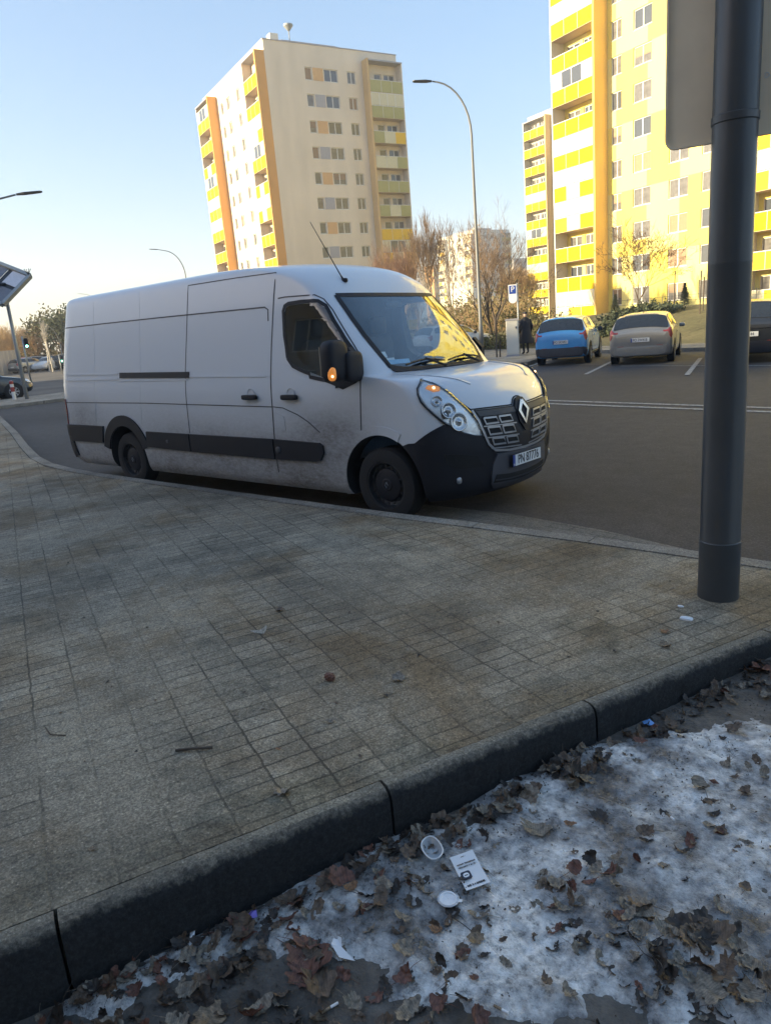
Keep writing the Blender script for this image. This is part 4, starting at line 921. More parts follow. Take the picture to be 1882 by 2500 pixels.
def balcony(parent, org, ux, nr, a0, a1, z, proj, cols, glazed, rnd, low=1.15):
    """slab > railing panels (> glazing)"""
    w_ = round(a1-a0, 2); key = (w_, proj, tuple(cols), glazed)
    if key not in BAL:
        s = MB(); s.box(0, w_, -proj, 0, -.16, 0)
        n = len(cols); pw = w_/n; mats = []; r = MB()
        for i, c in enumerate(cols):
            if c not in mats: mats.append(c)
            r.box(i*pw+.02, (i+1)*pw-.02, -proj-.03, -proj, -.12, low, mats.index(c))
        r.box(-.02, .0, -proj, -.01, -.10, low, 0); r.box(w_, w_+.02, -proj, -.01, -.10, low, 0)
        mats.append('frame_white'); r.box(-.03, w_+.03, -proj-.05, -proj+.02, low, low+.06, len(mats)-1)
        for i in range(1, n): r.box(i*pw-.02, i*pw+.02, -proj-.045, -proj+.01, -.12, low, len(mats)-1)
        so = s.build('balcony', M['tan']); ro = r.build('railing', [M[c] for c in mats]); go = None
        if glazed:
            q = MB(); k = 4
            for i in range(k): q.box(i*w_/k+.04, (i+1)*w_/k-.04, -proj-.02, -proj, low+.10, 2.55, 1 if (glazed == 2 and i in (1, 2)) else 0)
            for i in range(k+1): q.box(i*w_/k-.04, i*w_/k+.04, -proj-.03, -proj+.01, low+.06, 2.62, 2)
            q.box(0, w_, -proj-.03, -proj+.01, 2.55, 2.62, 2)
            go = q.build('glazing', [M['rail_white'] if glazed != 3 else M['panel_grey'], M['pane_dark'], M['frame_white']])
        BAL[key] = (so.data, ro.data, go.data if go else None)
        for o_ in (so, ro, go):
            if o_: bpy.data.objects.remove(o_)
    sm_, rm, gm = BAL[key]; ux = Vector(ux); nr = Vector(nr); o = Vector(org)+ux*a0
    so = bpy.data.objects.new('balcony', sm_); COL.objects.link(so); so.parent = parent
    so.matrix_local = Matrix(((ux.x, -nr.x, 0, o.x), (ux.y, -nr.y, 0, o.y), (0, 0, 1, z), (0, 0, 0, 1)))
    ro = bpy.data.objects.new('railing', rm); COL.objects.link(ro); ro.parent = so
    if gm: go = bpy.data.objects.new('glazing', gm); COL.objects.link(go); go.parent = so

def block(name, O, ang, floors, ztop, wd, dp, z_first, front, side, mats, seed, label, group=None, roof_bits=True, stack_top=None, lowest=0):
    """slab block. local x = along the right face (width wd), local y = along the left face (depth dp);
    front = spec of the left face (plane x=0, facing -x), side = spec of the right face (plane y=0, facing -y)
    spec: dict(wins=[(a0,a1,z0rel,z1rel)], stacks=[(a0,a1,proj,fin_at,fin_proj,palette)], panels=[(a0,a1)])"""
    rnd = random.Random(seed); root = empty(name, (O[0], O[1], 0), RAD(ang), label, 'apartment block', group)
    wb = MB(); kinds = ['curtain', 'dark', 'curtain', 'dark', 'curtain', 'shutter', 'half']
    todo = []
    for spec, org, ux, nr, L in ((front, (0, 0, 0), (0, 1, 0), (-1, 0, 0), dp), (side, (0, 0, 0), (1, 0, 0), (0, -1, 0), wd)):
        holes = []
        for fl in range(floors):
            zf = z_first+2.8*fl
            for (a0, a1, r0, r1) in spec.get('wins', []):
                if spec.get('skip') and spec['skip'](fl, a0): continue
                if fl < lowest: continue
                h = (round(a0, 3), round(a1, 3), round(zf+r0, 3), round(zf+r1, 3)); holes.append(h); todo.append((org, ux, nr, h, rnd.choice(kinds), 'window'))
            for st in spec.get('stacks', []):
                a0, a1 = st[0], st[1]
                if fl < lowest: continue
                h = (round(a0+(a1-a0)*.30, 3), round(a0+(a1-a0)*.52, 3), round(zf+.05, 3), round(zf+2.25, 3)); holes.append(h); todo.append((org, ux, nr, h, rnd.choice(['dark', 'curtain']), 'balcony_door'))
                h = (round(a0+(a1-a0)*.60, 3), round(a0+(a1-a0)*.93, 3), round(zf+.85, 3), round(zf+2.25, 3)); holes.append(h); todo.append((org, ux, nr, h, rnd.choice(kinds[:5]), 'window'))
        facade(wb, org, None, ux, L, 0, ztop, holes, .22, nr)
        if spec.get('recess'):
            pass
    # the two other faces, roof, parapet
    wb.add([(wd, 0, 0), (wd, dp, 0), (wd, dp, ztop), (wd, 0, ztop)], [(0, 1, 2, 3)]); wb.add([(0, dp, 0), (wd, dp, 0), (wd, dp, ztop), (0, dp, ztop)], [(0, 1, 2, 3)])
    wb.add([(.05, .05, ztop-.25), (wd-.05, .05, ztop-.25), (wd-.05, dp-.05, ztop-.25), (.05, dp-.05, ztop-.25)], [(0, 1, 2, 3)])
    wb.build('wall', M[mats['wall']], root, norm=False)
    # dark backing so that openings never look through the block
    bk = MB(); bk.box(.45, wd-.3, .45, dp-.3, .1, ztop-.4); bk.build('interior', M['dark'], root)
    cp = MB(); cp.box(-.06, .25, -.06, dp+.06, ztop, ztop+.10); cp.box(.25, wd+.06, -.06, .25, ztop, ztop+.10); cp.build('parapet_cap', M['panel_grey'], root)
    for org, ux, nr, h, kd_, nm in todo: window_obj(root, org, ux, nr, h[0], h[1], h[2], h[3], kd_, .16, rnd, nm)
    stt = stack_top or ztop-1.2
    for spec, org, ux, nr, L in ((front, (0, 0, 0), (0, 1, 0), (-1, 0, 0), dp), (side, (0, 0, 0), (1, 0, 0), (0, -1, 0), wd)):
        U_ = Vector(ux); N_ = Vector(nr)
        for st in spec.get('stacks', []):
            a0, a1, proj, fin, fw_, pal, fmat = st
            q = MB()
            def bx(A0, A1, d0, d1, z0, z1):
                c = [U_*A0+N_*d0, U_*A1+N_*d0, U_*A1+N_*d1, U_*A0+N_*d1]; vs2 = [(p.x, p.y, z0) for p in c]+[(p.x, p.y, z1) for p in c]
                q.add(vs2, [(0, 3, 2, 1), (4, 5, 6, 7), (0, 1, 5, 4), (1, 2, 6, 5), (2, 3, 7, 6), (3, 0, 4, 7)])
            bx(fin, fin+.24, .003, fw_, 0, stt+.12); q.build('fin_wall', M[fmat], root)
            q = MB(); other = a1 if abs(fin-a0) < .6 else a0-.14
            bx(other, other+.14, .003, proj, 0, stt-.1); q.build('end_wall', M[mats.get('end', mats['wall'])], root)
            q = MB(); bx(min(a0, other), max(a1, other+.14)+.02, .003, proj+.05, stt-.10, stt+.05); q.build('balcony_roof', M['panel_grey'], root)
            for fl in range(floors):
                zf = z_first+2.8*fl
                if zf+1.3 > stt: continue
                c = [rnd.choice(pal) for _ in range(3)]
                if rnd.random() < .45: c = [pal[0]]*3
                gl = rnd.choice([0, 0, 0, 1, 0, 2, 1]) if spec.get('glaze', True) else 0
                balcony(root, org, ux, nr, a0+.02, a1-.02, zf, proj, c, gl, rnd)
        for (a0, a1, r0, r1) in spec.get('panels', []):
            for fl in range(floors):
                zf = z_first+2.8*fl; q = MB(); c = [U_*a0-N_*0+N_*.004, U_*a1+N_*.004, U_*a1+N_*.03, U_*a0+N_*.03]
                vs2 = [(p.x, p.y, zf+r0) for p in c]+[(p.x, p.y, zf+r1) for p in c]
                q.add(vs2, [(0, 3, 2, 1), (4, 5, 6, 7), (0, 1, 5, 4), (1, 2, 6, 5), (2, 3, 7, 6), (3, 0, 4, 7)])
                q.build('colour_panel', M['panel_orange' if (fl % 2 == floors % 2 == 0 or (floors-1-fl) % 2 == 0) else 'panel_grey'], root)
    if roof_bits:
        q = MB(); q.box(3.2, 10.3, 2.0, dp-3, ztop-.2, ztop+.95); q.build('roof_house', M['panel_grey'], root)
        q = MB(); q.box(1.5, 2.5, 1.2, 2.2, ztop-.2, ztop+1.2); q.build('chimney', M['wall_pale'], root)
        q = MB(); q.tube([(3.9, 1.2, ztop), (3.9, 1.2, ztop+1.9)], .06, 6); q.lathe([(.12, ztop+1.6), (.55, ztop+2.1), (.55, ztop+2.25), (.1, ztop+2.3)], 12, 'z', (3.9, 1.2, 0)); q.build('roof_vent', M['galv'], root)
    return root
Y3 = ['rail_yellow', 'rail_yellow', 'rail_amber', 'rail_white']
# tall cream block left of centre
block('apartment_block', (-62.45, 56.08), 71, 11, 33.45, 17.4, 22.15, .95,
      dict(wins=[(8.55, 9.65, .85, 2.25), (12.1, 13.3, .85, 2.25), (14.7, 15.6, .85, 2.25)], stacks=[(.26, 4.2, 1.15, .02, 1.18, Y3, 'fin_orange'), (17.15, 21.9, 1.25, 16.9, 1.3, Y3, 'fin_orange')]),
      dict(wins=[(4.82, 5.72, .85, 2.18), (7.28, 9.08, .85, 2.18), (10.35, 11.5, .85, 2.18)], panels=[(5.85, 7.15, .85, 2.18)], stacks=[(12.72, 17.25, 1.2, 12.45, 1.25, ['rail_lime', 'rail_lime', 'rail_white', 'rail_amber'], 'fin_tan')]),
      dict(wall='wall_cream'), 11, 'cream eleven-storey block behind the van with orange fin walls and one shaded side', lowest=2)
# big yellow block on the right; its origin is the inner corner of the orange fin
yo = Vector((-25.648, 62.945)); V161 = Vector((cos(RAD(161)), sin(RAD(161))))
O2 = yo+V161*(-44)
block('apartment_block', (O2.x, O2.y), 71, 12, 35.2, 14, 44+5.45, .75,
      dict(wins=[(44-1.62, 44-.42, .95, 2.45), (44-4.8, 44-2.88, .95, 2.45), (44-8.6, 44-6.68, .95, 2.45), (44-11.75, 44-9.85, .95, 2.45), (44-26.2, 44-24.3, .95, 2.45), (44-31.6, 44-29.7, .95, 2.45)],
           stacks=[(44.26, 49.3, 1.6, 44.0, 1.66, Y3, 'fin_amber'), (44-20.0, 44-14.9, 1.5, 44-20.3, 1.55, Y3, 'fin_tan')]),
      dict(), dict(wall='wall_yellow', end='wall_pale'), 23, 'tall yellow block on the right with sunlit balconies beside an orange fin wall', stack_top=34.9)
# the next yellow block, farther off, showing one column of balconies
k = 131/150; y3 = Vector((4.231, -5.846))+(Vector((-64.492, 127.485))-Vector((4.231, -5.846)))*k; O3 = y3+V161*(-22)
block('apartment_block', (O3.x, O3.y), 71, 11, 32.9, 16, 22+5.5, 1.4,
      dict(wins=[(17, 18.2, .85, 2.25)], stacks=[(22.3, 27.2, 1.3, 22.0, 1.34, ['rail_yellow'], 'fin_tan')]),
      dict(), dict(wall='wall_pale'), 31, 'yellow block farther off with one narrow column of balconies, left of the big yellow one', stack_top=32.0)
# distant pale block behind the lamp post
c4 = pol(123.1, 290)
block('apartment_block', (c4.x, c4.y), 71, 11, 33.2, 17.5, 22.2, 1.2,
      dict(wins=[(8.55, 9.65, .85, 2.25), (12.1, 13.3, .85, 2.25), (14.7, 15.6, .85, 2.25)], stacks=[(.26, 4.2, 1.15, .02, 1.18, ['rail_white', 'rail_lime'], 'wall_pale'), (17.15, 21.9, 1.25, 16.9, 1.3, ['rail_white', 'rail_amber'], 'wall_pale')]),
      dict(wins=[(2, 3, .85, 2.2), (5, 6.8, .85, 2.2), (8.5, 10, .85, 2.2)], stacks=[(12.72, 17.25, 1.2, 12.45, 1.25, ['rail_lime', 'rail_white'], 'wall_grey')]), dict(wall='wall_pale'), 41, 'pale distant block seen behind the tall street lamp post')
c5 = pol(120.2, 470)
block('apartment_block', (c5.x, c5.y), 71, 11, 34, 16, 8, 1.2, dict(wins=[(2, 3.2, .85, 2.25)]), dict(wins=[(2, 3.4, .85, 2.2), (6, 7.6, .85, 2.2), (11, 12.6, .85, 2.2)]), dict(wall='wall_grey'), 43, 'grey block farthest away, low between the pale and yellow blocks', roof_bits=False)
c6 = pol(126.2, 430)
block('apartment_block', (c6.x, c6.y), 71, 11, 32, 6, 9, 1.2, dict(wins=[(2, 3.4, .85, 2.25), (5, 6.4, .85, 2.25)]), dict(wins=[(2, 3.4, .85, 2.2)]), dict(wall='fin_orange'), 47, 'narrow orange and cream block far off, left of the pale distant block', roof_bits=False)
# added unseen blocks behind the photographer: they shade the street, block sky light
shd = Vector((cos(RAD(SUN_AZ)), sin(RAD(SUN_AZ)))); prp = Vector((-shd.y, shd.x))

shO = shd*140-prp*46
block('apartment_block', (shO.x, shO.y), SUN_AZ, 11, 33.0, 12, 108, .9, dict(wins=[(6+13*i, 7.8+13*i, .85, 2.25) for i in range(8)]), dict(), dict(wall='wall_pale'), 61, 'long pale slab block, unseen, added behind the photographer to shade the street', roof_bits=False)

# added unseen brown block and wing: darken the van's side, show in its windows
wg = empty('apartment_block', (0, 0, 0), 0, 'low brown three-storey wing, unseen, added across the verge to block bright sky', 'apartment block')
q = MB(); hl2 = [(round(2+3.6*i, 3), round(4.2+3.6*i, 3), round(1.2+3.1*f_, 3), round(2.9+3.1*f_, 3)) for i in range(15) for f_ in range(3)]
facade(q, (-66, -21.4, 0), None, (1, 0, 0), 58, -.5, 10.2, hl2, .2, (0, 1, 0)); q.box(-66, -8, -32, -21.65, 10.0, 10.15); q.box(-66, -8, -32, -31.8, -.5, 10.0); q.box(-66, -65.8, -31.8, -21.65, -.5, 10.0)
q.build('wall', M['brown_blocker_wall'], wg, norm=False); rb = random.Random(4)
q = MB(); q.box(-65.5, -8.3, -31.5, -21.9, -.4, 9.9); q.build('interior', M['dark'], wg)
for a0, a1, z0, z1 in hl2: window_obj(wg, (-66, -21.4, 0), (1, 0, 0), (0, 1, 0), a0, a1, z0, z1, rb.choice(['dark', 'curtain', 'dark']), .14, rb)
nb = empty('apartment_block', (0, 0, 0), 0, 'brown five-storey block, unseen, added across the verge to block sky light', 'apartment block')
q = MB(); hl = []
for i in range(16):
    for f_ in range(5): hl.append((round(2+3.6*i, 3), round(4.2+3.6*i, 3), round(1.2+3.1*f_, 3), round(3.0+3.1*f_, 3)))
facade(q, (-8, -21, 0), None, (1, 0, 0), 60, -.5, 17.0, hl, .2, (0, 1, 0))
q.add([(-8, -21, -.5), (-8, -35, -.5), (-8, -35, 17), (-8, -21, 17)], [(0, 1, 2, 3)]); q.add([(52, -21, -.5), (52, -35, -.5), (52, -35, 17), (52, -21, 17)], [(0, 1, 2, 3)]); q.add([(-8, -35, -.5), (52, -35, -.5), (52, -35, 17), (-8, -35, 17)], [(0, 1, 2, 3)]); q.add([(-8, -21, 16.9), (52, -21, 16.9), (52, -35, 16.9), (-8, -35, 16.9)], [(0, 1, 2, 3)])
q.build('wall', M['brown_blocker_wall'], nb, norm=False); q = MB(); q.box(-7.5, 51.5, -34.5, -21.5, -.4, 16.7); q.build('interior', M['dark'], nb)
rb = random.Random(3)
for a0, a1, z0, z1 in hl: window_obj(nb, (-8, -21, 0), (1, 0, 0), (0, 1, 0), a0, a1, z0, z1, rb.choice(['dark', 'curtain', 'dark']), .14, rb)
# ================================================================ street furniture
# big mast with the back of a traffic sign, on the near pavement
mp_ = pol(105.47, 4.24); mast = empty('sign_mast', (mp_.x, mp_.y, .115), 0, 'thick grey steel mast close by on the right, carrying the back of a road sign', 'mast')
q = MB(); q.lathe([(.109, -.05), (.108, .30), (.108, .334), (.106, .336), (.1045, .34), (.104, 1.80), (.1045, 1.806), (.1045, 1.812), (.104, 1.818), (.099, 6.2), (.001, 6.22)], 48, 'z'); q.build('shaft', M['pole_dark'], mast, smooth=30)
dv = Vector((cos(RAD(105.47)), sin(RAD(105.47)))); sv = Vector((dv.y, -dv.x))
def RM(c, ux, uz=Vector((0, 0, 1))):  # matrix with local x = ux, local z = up, local y = away
    ux = Vector((ux[0], ux[1], 0)).normalized(); uy = uz.cross(ux); return Matrix(((ux.x, uy.x, uz.x, c[0]), (ux.y, uy.y, uz.y, c[1]), (ux.z, uy.z, uz.z, c[2]), (0, 0, 0, 1)))
def rrect(w_, h_, r, n=8, x0=0, z0=0):
    P = []
    for cx, cz, a0 in ((w_/2-r, h_/2-r, 0), (-w_/2+r, h_/2-r, 90), (-w_/2+r, -h_/2+r, 180), (w_/2-r, -h_/2+r, 270)):
        for k in range(n+1): a = RAD(a0+90*k/n); P.append((x0+cx+r*cos(a), z0+cz+r*sin(a)))
    return P
q = MB(); P = rrect(.62, .92, .05, x0=-.015, z0=.46); q.prism(P, .115, .121, 'y')
n_ = len(P); Pi = rrect(.60, .90, .045, x0=-.015, z0=.46); q.add([(a, .095, b_) for a, b_ in P]+[(a, .095, b_) for a, b_ in Pi]+[(a, .115, b_) for a, b_ in P]+[(a, .115, b_) for a, b_ in Pi],
    [(i, (i+1) % n_, n_+(i+1) % n_, n_+i) for i in range(n_)]+[(i, (i+1) % n_, 2*n_+(i+1) % n_, 2*n_+i) for i in range(n_)]+[(n_+i, n_+(i+1) % n_, 3*n_+(i+1) % n_, 3*n_+i) for i in range(n_)])
sg = q.build('road_sign', M['sign_back'], None, smooth=30); sg.matrix_world = RM((mp_.x, mp_.y, 2.515), sv)
tag(sg, 'grey metal back of a rounded road sign fixed high on the thick mast', 'road sign')
q = MB(); q.lathe([(.1055, 0), (.1085, .003), (.1085, .035), (.1055, .038)], 40, 'z', (0, 0, .055)); q.box(-.09, .09, .08, .114, .045, .10); q.build('clamp', M['pole_dark'], sg, smooth=35)
q = MB(); q.lathe([(.1055, 0), (.1085, .003), (.1085, .035), (.1055, .038)], 40, 'z', (0, 0, .75)); q.box(-.09, .09, .08, .114, .74, .79); q.build('clamp', M['pole_dark'], sg, smooth=35)
lettering('D-18', .034, M['plate_white'], sg, Matrix(((1, 0, 0, .155), (0, 0, -1, .1135), (0, 1, 0, .265), (0, 0, 0, 1))))

def street_lamp(base, H, armdir, arml, label, r0=.10, group='street lamps'):
    """tapered steel post whose top sweeps over into a short arm with a flat lamp head"""
    a = Vector((cos(RAD(armdir)), sin(RAD(armdir)), 0)); t = empty('street_lamp', base, 0, label, 'street lamp', group)
    pts = [Vector((0, 0, 0)), Vector((0, 0, 1.2)), Vector((0, 0, 1.25)), Vector((0, 0, H*.5)), Vector((0, 0, H-2.6))]; rd = [r0*1.15, r0*1.1, r0*.85, r0*.68, r0*.5]
    for k in range(1, 9):
        f = k/8*pi*.44; pts.append(Vector((0, 0, H-2.6))+a*(2.35*(1-cos(f)))*.72+Vector((0, 0, 2.35*sin(f)))); rd.append(r0*(.5-.16*k/8))
    e = pts[-1]; d = (pts[-1]-pts[-2]).normalized(); d2 = (d+a*.6).normalized()
    pts.append(e+d2*(arml*.5)); rd.append(r0*.32); q = MB(); q.tube(pts, rd, 12); q.build('post', M['lamp_post'], t, smooth=1)
    q = MB(); c = pts[-1]+d2*.02; ax = (a+Vector((0, 0, .10))).normalized(); sd_ = Vector((-a.y, a.x, 0)); u_ = ax.cross(sd_)
    if u_.z < 0: u_ = -u_
    vs2 = []
    for (l, w_, h_) in ((0, .07, .045), (.12, .10, .05), (.25, .17, .05), (.78, .15, .035), (.86, .10, .02)):
        for sx, sz in ((-1, -.4), (1, -.4), (1, .6), (-1, .6)): p = c+ax*l+sd_*(w_*sx)+u_*(h_*sz); vs2.append(p)
    fs = [(0, 1, 2, 3), (19, 18, 17, 16)]
    for i in range(4):
        for k in range(4): fs.append((4*i+k, 4*i+(k+1) % 4, 4*i+4+(k+1) % 4, 4*i+4+k))
    q.add(vs2, fs); q.build('lamp_head', M['steel_dark'], t, smooth=25); return t
pL = pol(122.86, 36, .10)
def arm_az(az): return az
street_lamp(pL, 12.2, 214, .5, 'tall galvanised street lamp to the right of the van, arm reaching left')
p = pol(144.63, 75, 0); street_lamp(p, 10.5, 234, 1.5, 'street lamp rising behind the van roof')
p = pol(159.6, 30, .1); street_lamp(p, 7.15, 64, 2.2, 'street lamp at the left edge, only its arm in the picture')
p = pol(151.0, 135, 0); street_lamp(p, 11.0, 241, 1.4, 'small far street lamp just showing above the van roof near its rear')
p = pol(153.95, 88, 0); street_lamp(p, 5.2, 244, .9, 'pale low street lamp by the rear edge of the van', r0=.08)

# tilted canopy panel on a leaning pole, bollard and island on the left
cp0 = pol(156.77, 32.2, .06); cano = empty('canopy_panel', cp0, 0, 'tilted panel of milky panes on a slender grey pole at the left edge', 'canopy')
q = MB(); q.tube([(0, 0, 0), (0, 0, 4.0)], [.075, .065], 12); q.build('pole', M['galv'], cano, smooth=1)
A_ = pol(158.9, 33.4, 5.95)-cp0; B_ = pol(155.0, 31.2, 4.63)-cp0; C_ = pol(157.05, 30.6, 3.62)-cp0; D_ = A_+(C_-B_); nrm_ = (B_-A_).cross(C_-B_).normalized()
if nrm_.z < 0: nrm_ = -nrm_
def PP(s, t, h=0): return A_+(B_-A_)*s+(D_-A_)*t+nrm_*h
def bar(q, a, b_, w_, h_):
    d = (b_-a).normalized(); sd_ = d.cross(nrm_).normalized()*w_/2; u_ = nrm_*h_/2
    q.add([a-sd_-u_, a+sd_-u_, a+sd_+u_, a-sd_+u_, b_-sd_-u_, b_+sd_-u_, b_+sd_+u_, b_-sd_+u_], [(0, 3, 2, 1), (4, 5, 6, 7), (0, 1, 5, 4), (1, 2, 6, 5), (2, 3, 7, 6), (3, 0, 4, 7)])
q = MB()
for a, b_ in (((0, 0), (1, 0)), ((1, 0), (1, 1)), ((1, 1), (0, 1)), ((0, 1), (0, 0))): bar(q, PP(*a), PP(*b_), .13, .16)
q.build('frame', M['galv'], cano)
q = MB()
for s in (.25, .5, .75): bar(q, PP(s, .04, -.05), PP(s, .96, -.05), .20, .08)
for t in (.5,): bar(q, PP(.03, t, -.06), PP(.97, t, -.06), .24, .08)
for s, t in ((.25, 0.5), (.5, .5), (.75, .5)): superq(PP(s, t, -.08), (.30, .30, .07), .9, 14, 8, mb=q)
q.tube([Vector((0, 0, 3.95)), PP(.6, .6, -.1)], .05, 8); q.tube([Vector((0, 0, 3.75)), PP(.85, .75, -.1)], .035, 8); q.tube([Vector((0, 0, 3.75)), PP(.4, .75, -.1)], .035, 8); q.build('braces', M['steel_dark'], cano)
M['milky'] = mat('milky_pane', (.60, .58, .62), .35, var=.08); M['smoky'] = mat('smoky_pane', (.16, .16, .19), .3)
for s in range(4):
    for t in range(2):
        q = MB(); a = [PP(s*.25+.03, t*.5+.05), PP(s*.25+.22, t*.5+.05), PP(s*.25+.22, t*.5+.45), PP(s*.25+.03, t*.5+.45)]
        q.add(a+[p_+nrm_*.012 for p_ in a], [(0, 1, 2, 3), (7, 6, 5, 4), (0, 4, 5, 1), (1, 5, 6, 2), (2, 6, 7, 3), (3, 7, 4, 0)]); q.build('pane', M['milky' if (s+t) % 2 else 'smoky'], cano)
q = MB()
for k in range(4): q.tube([PP(.99, .02, .06), PP(.99, .02, .06)+Vector((.12*cos(k*1.5), .12*sin(k*1.5), .22))], .012, 4)
q.build('bird_spikes', M['steel_dark'], cano)
sheet('traffic_island', [(-22.9, 4.6), (-22.35, 7.6), (-23.2, 12), (-26.2, 12.4), (-27.1, 8), (-27.2, 4.2), (-25, 3.2)], .09, M['path'], -.05)
kerb_run('island_kerb', [(-25, 3.15), (-22.9, 4.6), (-22.32, 7.6), (-23.1, 12.05), (-26.2, 12.45)], .16, -.05, .11, M['kerbroad'])
b0 = pol(157.55, 32.6, .09); bol = empty('bollard', b0, 0, 'red and white bollard beside the dark car at the left edge', 'bollard')
q = MB(); q.lathe([(.07, 0), (.07, .70), (.001, .74)], 14, 'z'); q.build('post', M['plate_white'], bol, smooth=40)
q = MB(); q.lathe([(.072, .32), (.072, .50)], 14, 'z'); q.lathe([(.072, .62), (.073, .735), (.001, .76)], 14, 'z'); q.build('red_band', M['red_bright'], bol, smooth=40)
# traffic lights far left, one showing green
M['green_lit'] = mat('green_signal', (.2, .9, .6), .4, emit=((.25, 1.0, .7), 3.5))
for az, D, zl, arm in ((156.1, 48, 2.35, 'green traffic light on a thin post to the right of the canopy pole'), (154.05, 70, 1.1, 'small far green traffic light beside the rear of the van')):
    p = pol(az, D, 0); tl = empty('traffic_light', p, RAD(az-180), arm, 'traffic light')
    q = MB(); q.tube([(0, -.16, 0), (0, -.16, zl+.5)], .05, 8); q.build('post', M['galv'], tl, smooth=1)
    q = MB(); superq((0, 0, zl+.10), (.08, .11, .28), .3, 14, 10, mb=q); q.build('housing', M['black_plastic'], tl, smooth=1)
    for k, m_ in enumerate(('green_lit', 'dark', 'dark')):
        q = MB(); q.lathe([(.001, .09), (.065, .088), (.07, .07)], 16, 'x', (0, 0, zl-.07+k*.17)); q.build('signal_lens', M[m_], tl)
# far-left grey hoarding
q = MB(); a, b_ = pol(160.5, 80), pol(156.6, 88); d = (b_-a); n_ = 14
for i in range(n_):
    p0 = a+d*(i/n_); p1 = a+d*((i+.96)/n_); nn = Vector((-d.y, d.x, 0)).normalized()*.06
    q.add([(p0.x, p0.y, 0), (p1.x, p1.y, 0), (p1.x+nn.x, p1.y+nn.y, 0), (p0.x+nn.x, p0.y+nn.y, 0), (p0.x, p0.y, 2.4), (p1.x, p1.y, 2.4), (p1.x+nn.x, p1.y+nn.y, 2.4), (p0.x+nn.x, p0.y+nn.y, 2.4)], [(0, 3, 2, 1), (4, 5, 6, 7), (0, 1, 5, 4), (1, 2, 6, 5), (2, 3, 7, 6), (3, 0, 4, 7)])
tag(q.build('hoarding', M['wall_grey']), 'low grey hoarding below the trees at the far left', 'fence')

# parking sign on its post
p = pol(120.02, 30.9, .10); ps = empty('parking_sign', p, 0, 'white parking sign with a blue square, on a post behind the ticket cabinet', 'parking sign')
q = MB(); q.tube([(0, 0, 0), (0, 0, 2.85)], .033, 10); q.build('post', M['galv'], ps, smooth=1)
view = Vector((cos(RAD(120.4)), sin(RAD(120.4)))); sx = Vector((view.y, -view.x)); L_ = RM((0, 0, 0), sx)
P = [(.17*cos(RAD(a))-.19, .20+.17*sin(RAD(a))+.02) for a in range(180, 361, 15)]+[(-.02, .78), (-.36, .78)]
P = [(x, z+2.02) for x, z in P]; q = MB(); q.prism(P, -.045, -.035, 'y'); o = q.build('sign_plate', M['plate_white'], ps); o.data.transform(L_)
q = MB(); q.box(-.325, -.055, -.0485, -.0455, 2.44, 2.76); o2 = q.build('blue_square', M['plate_blue'], o); o2.data.transform(L_)
o3 = lettering('P', .30, M['plate_white'], o2, L_ @ Matrix(((1, 0, 0, -.19), (0, 0, -1, -.0515), (0, 1, 0, 2.61), (0, 0, 0, 1))))
# ticket cabinet
p = pol(120.5, 30.4, .10); cb = empty('ticket_cabinet', p, RAD(120.5-90), 'pale grey metal cabinet standing at the corner beside the person', 'cabinet')
q = MB(); superq((0, 0, .74), (.25, .17, .72), .16, 28, 20, mb=q); q.build('body', M['wall_pale'], cb, smooth=30)
q = MB(); q.box(-.27, .27, -.19, .19, 1.40, 1.47); q.box(-.27, .27, -.18, .18, 0, .06); q.build('cap', M['panel_grey'], cb)
q = MB(); q.box(-.21, .21, -.180, -.172, .12, 1.34); dr_ = q.build('door', M['wall_pale'], cb); q = MB(); q.box(.13, .17, -.20, -.18, 1.08, 1.16); q.build('lock', M['black_plastic'], dr_)

# ================================================================ person
def skinmesh(name, pts, edges, rad, m, parent, sub=2, root=0):
    me = bpy.data.meshes.new(name); me.from_pydata(pts, edges, []); o = bpy.data.objects.new(name, me); COL.objects.link(o)
    md = o.modifiers.new('skin', 'SKIN'); 
    for i, r in enumerate(rad): sv_ = me.skin_vertices[0].data[i] if me.skin_vertices else None
    if not me.skin_vertices: 
        bm = bmesh.new(); bm.from_mesh(me); bm.verts.layers.skin.verify(); bm.to_mesh(me); bm.free()
    for i, r in enumerate(rad): me.skin_vertices[0].data[i].radius = (r, r) if not hasattr(r, '__len__') else r; me.skin_vertices[0].data[i].use_root = (i == root)
    s2 = o.modifiers.new('sub', 'SUBSURF'); s2.levels = sub; s2.render_levels = sub
    dg = bpy.context.evaluated_depsgraph_get(); dg.update(); nm = bpy.data.meshes.new_from_object(o.evaluated_get(dg)); o.modifiers.clear(); o.data = nm; nm.materials.clear(); nm.materials.append(m)
    nm.polygons.foreach_set('use_smooth', [True]*len(nm.polygons)); o.parent = parent; return o
M['skin'] = mat('skin', (.50, .33, .25), .6); M['coat'] = mat('dark_coat', (.022, .020, .024), .9); M['trouser'] = mat('dark_trousers', (.02, .02, .022), .9); M['hat'] = mat('dark_hat', (.03, .028, .03), .9); M['bag'] = mat('black_bag', (.015, .015, .016), .5); M['scarf'] = mat('pale_scarf', (.45, .42, .38), .9)
pp_ = pol(119.52, 31.0, .10); per = empty('person', pp_, RAD(119.6+90+30), 'person in long dark coat and cap beside the grey cabinet, holding a bag', 'person')
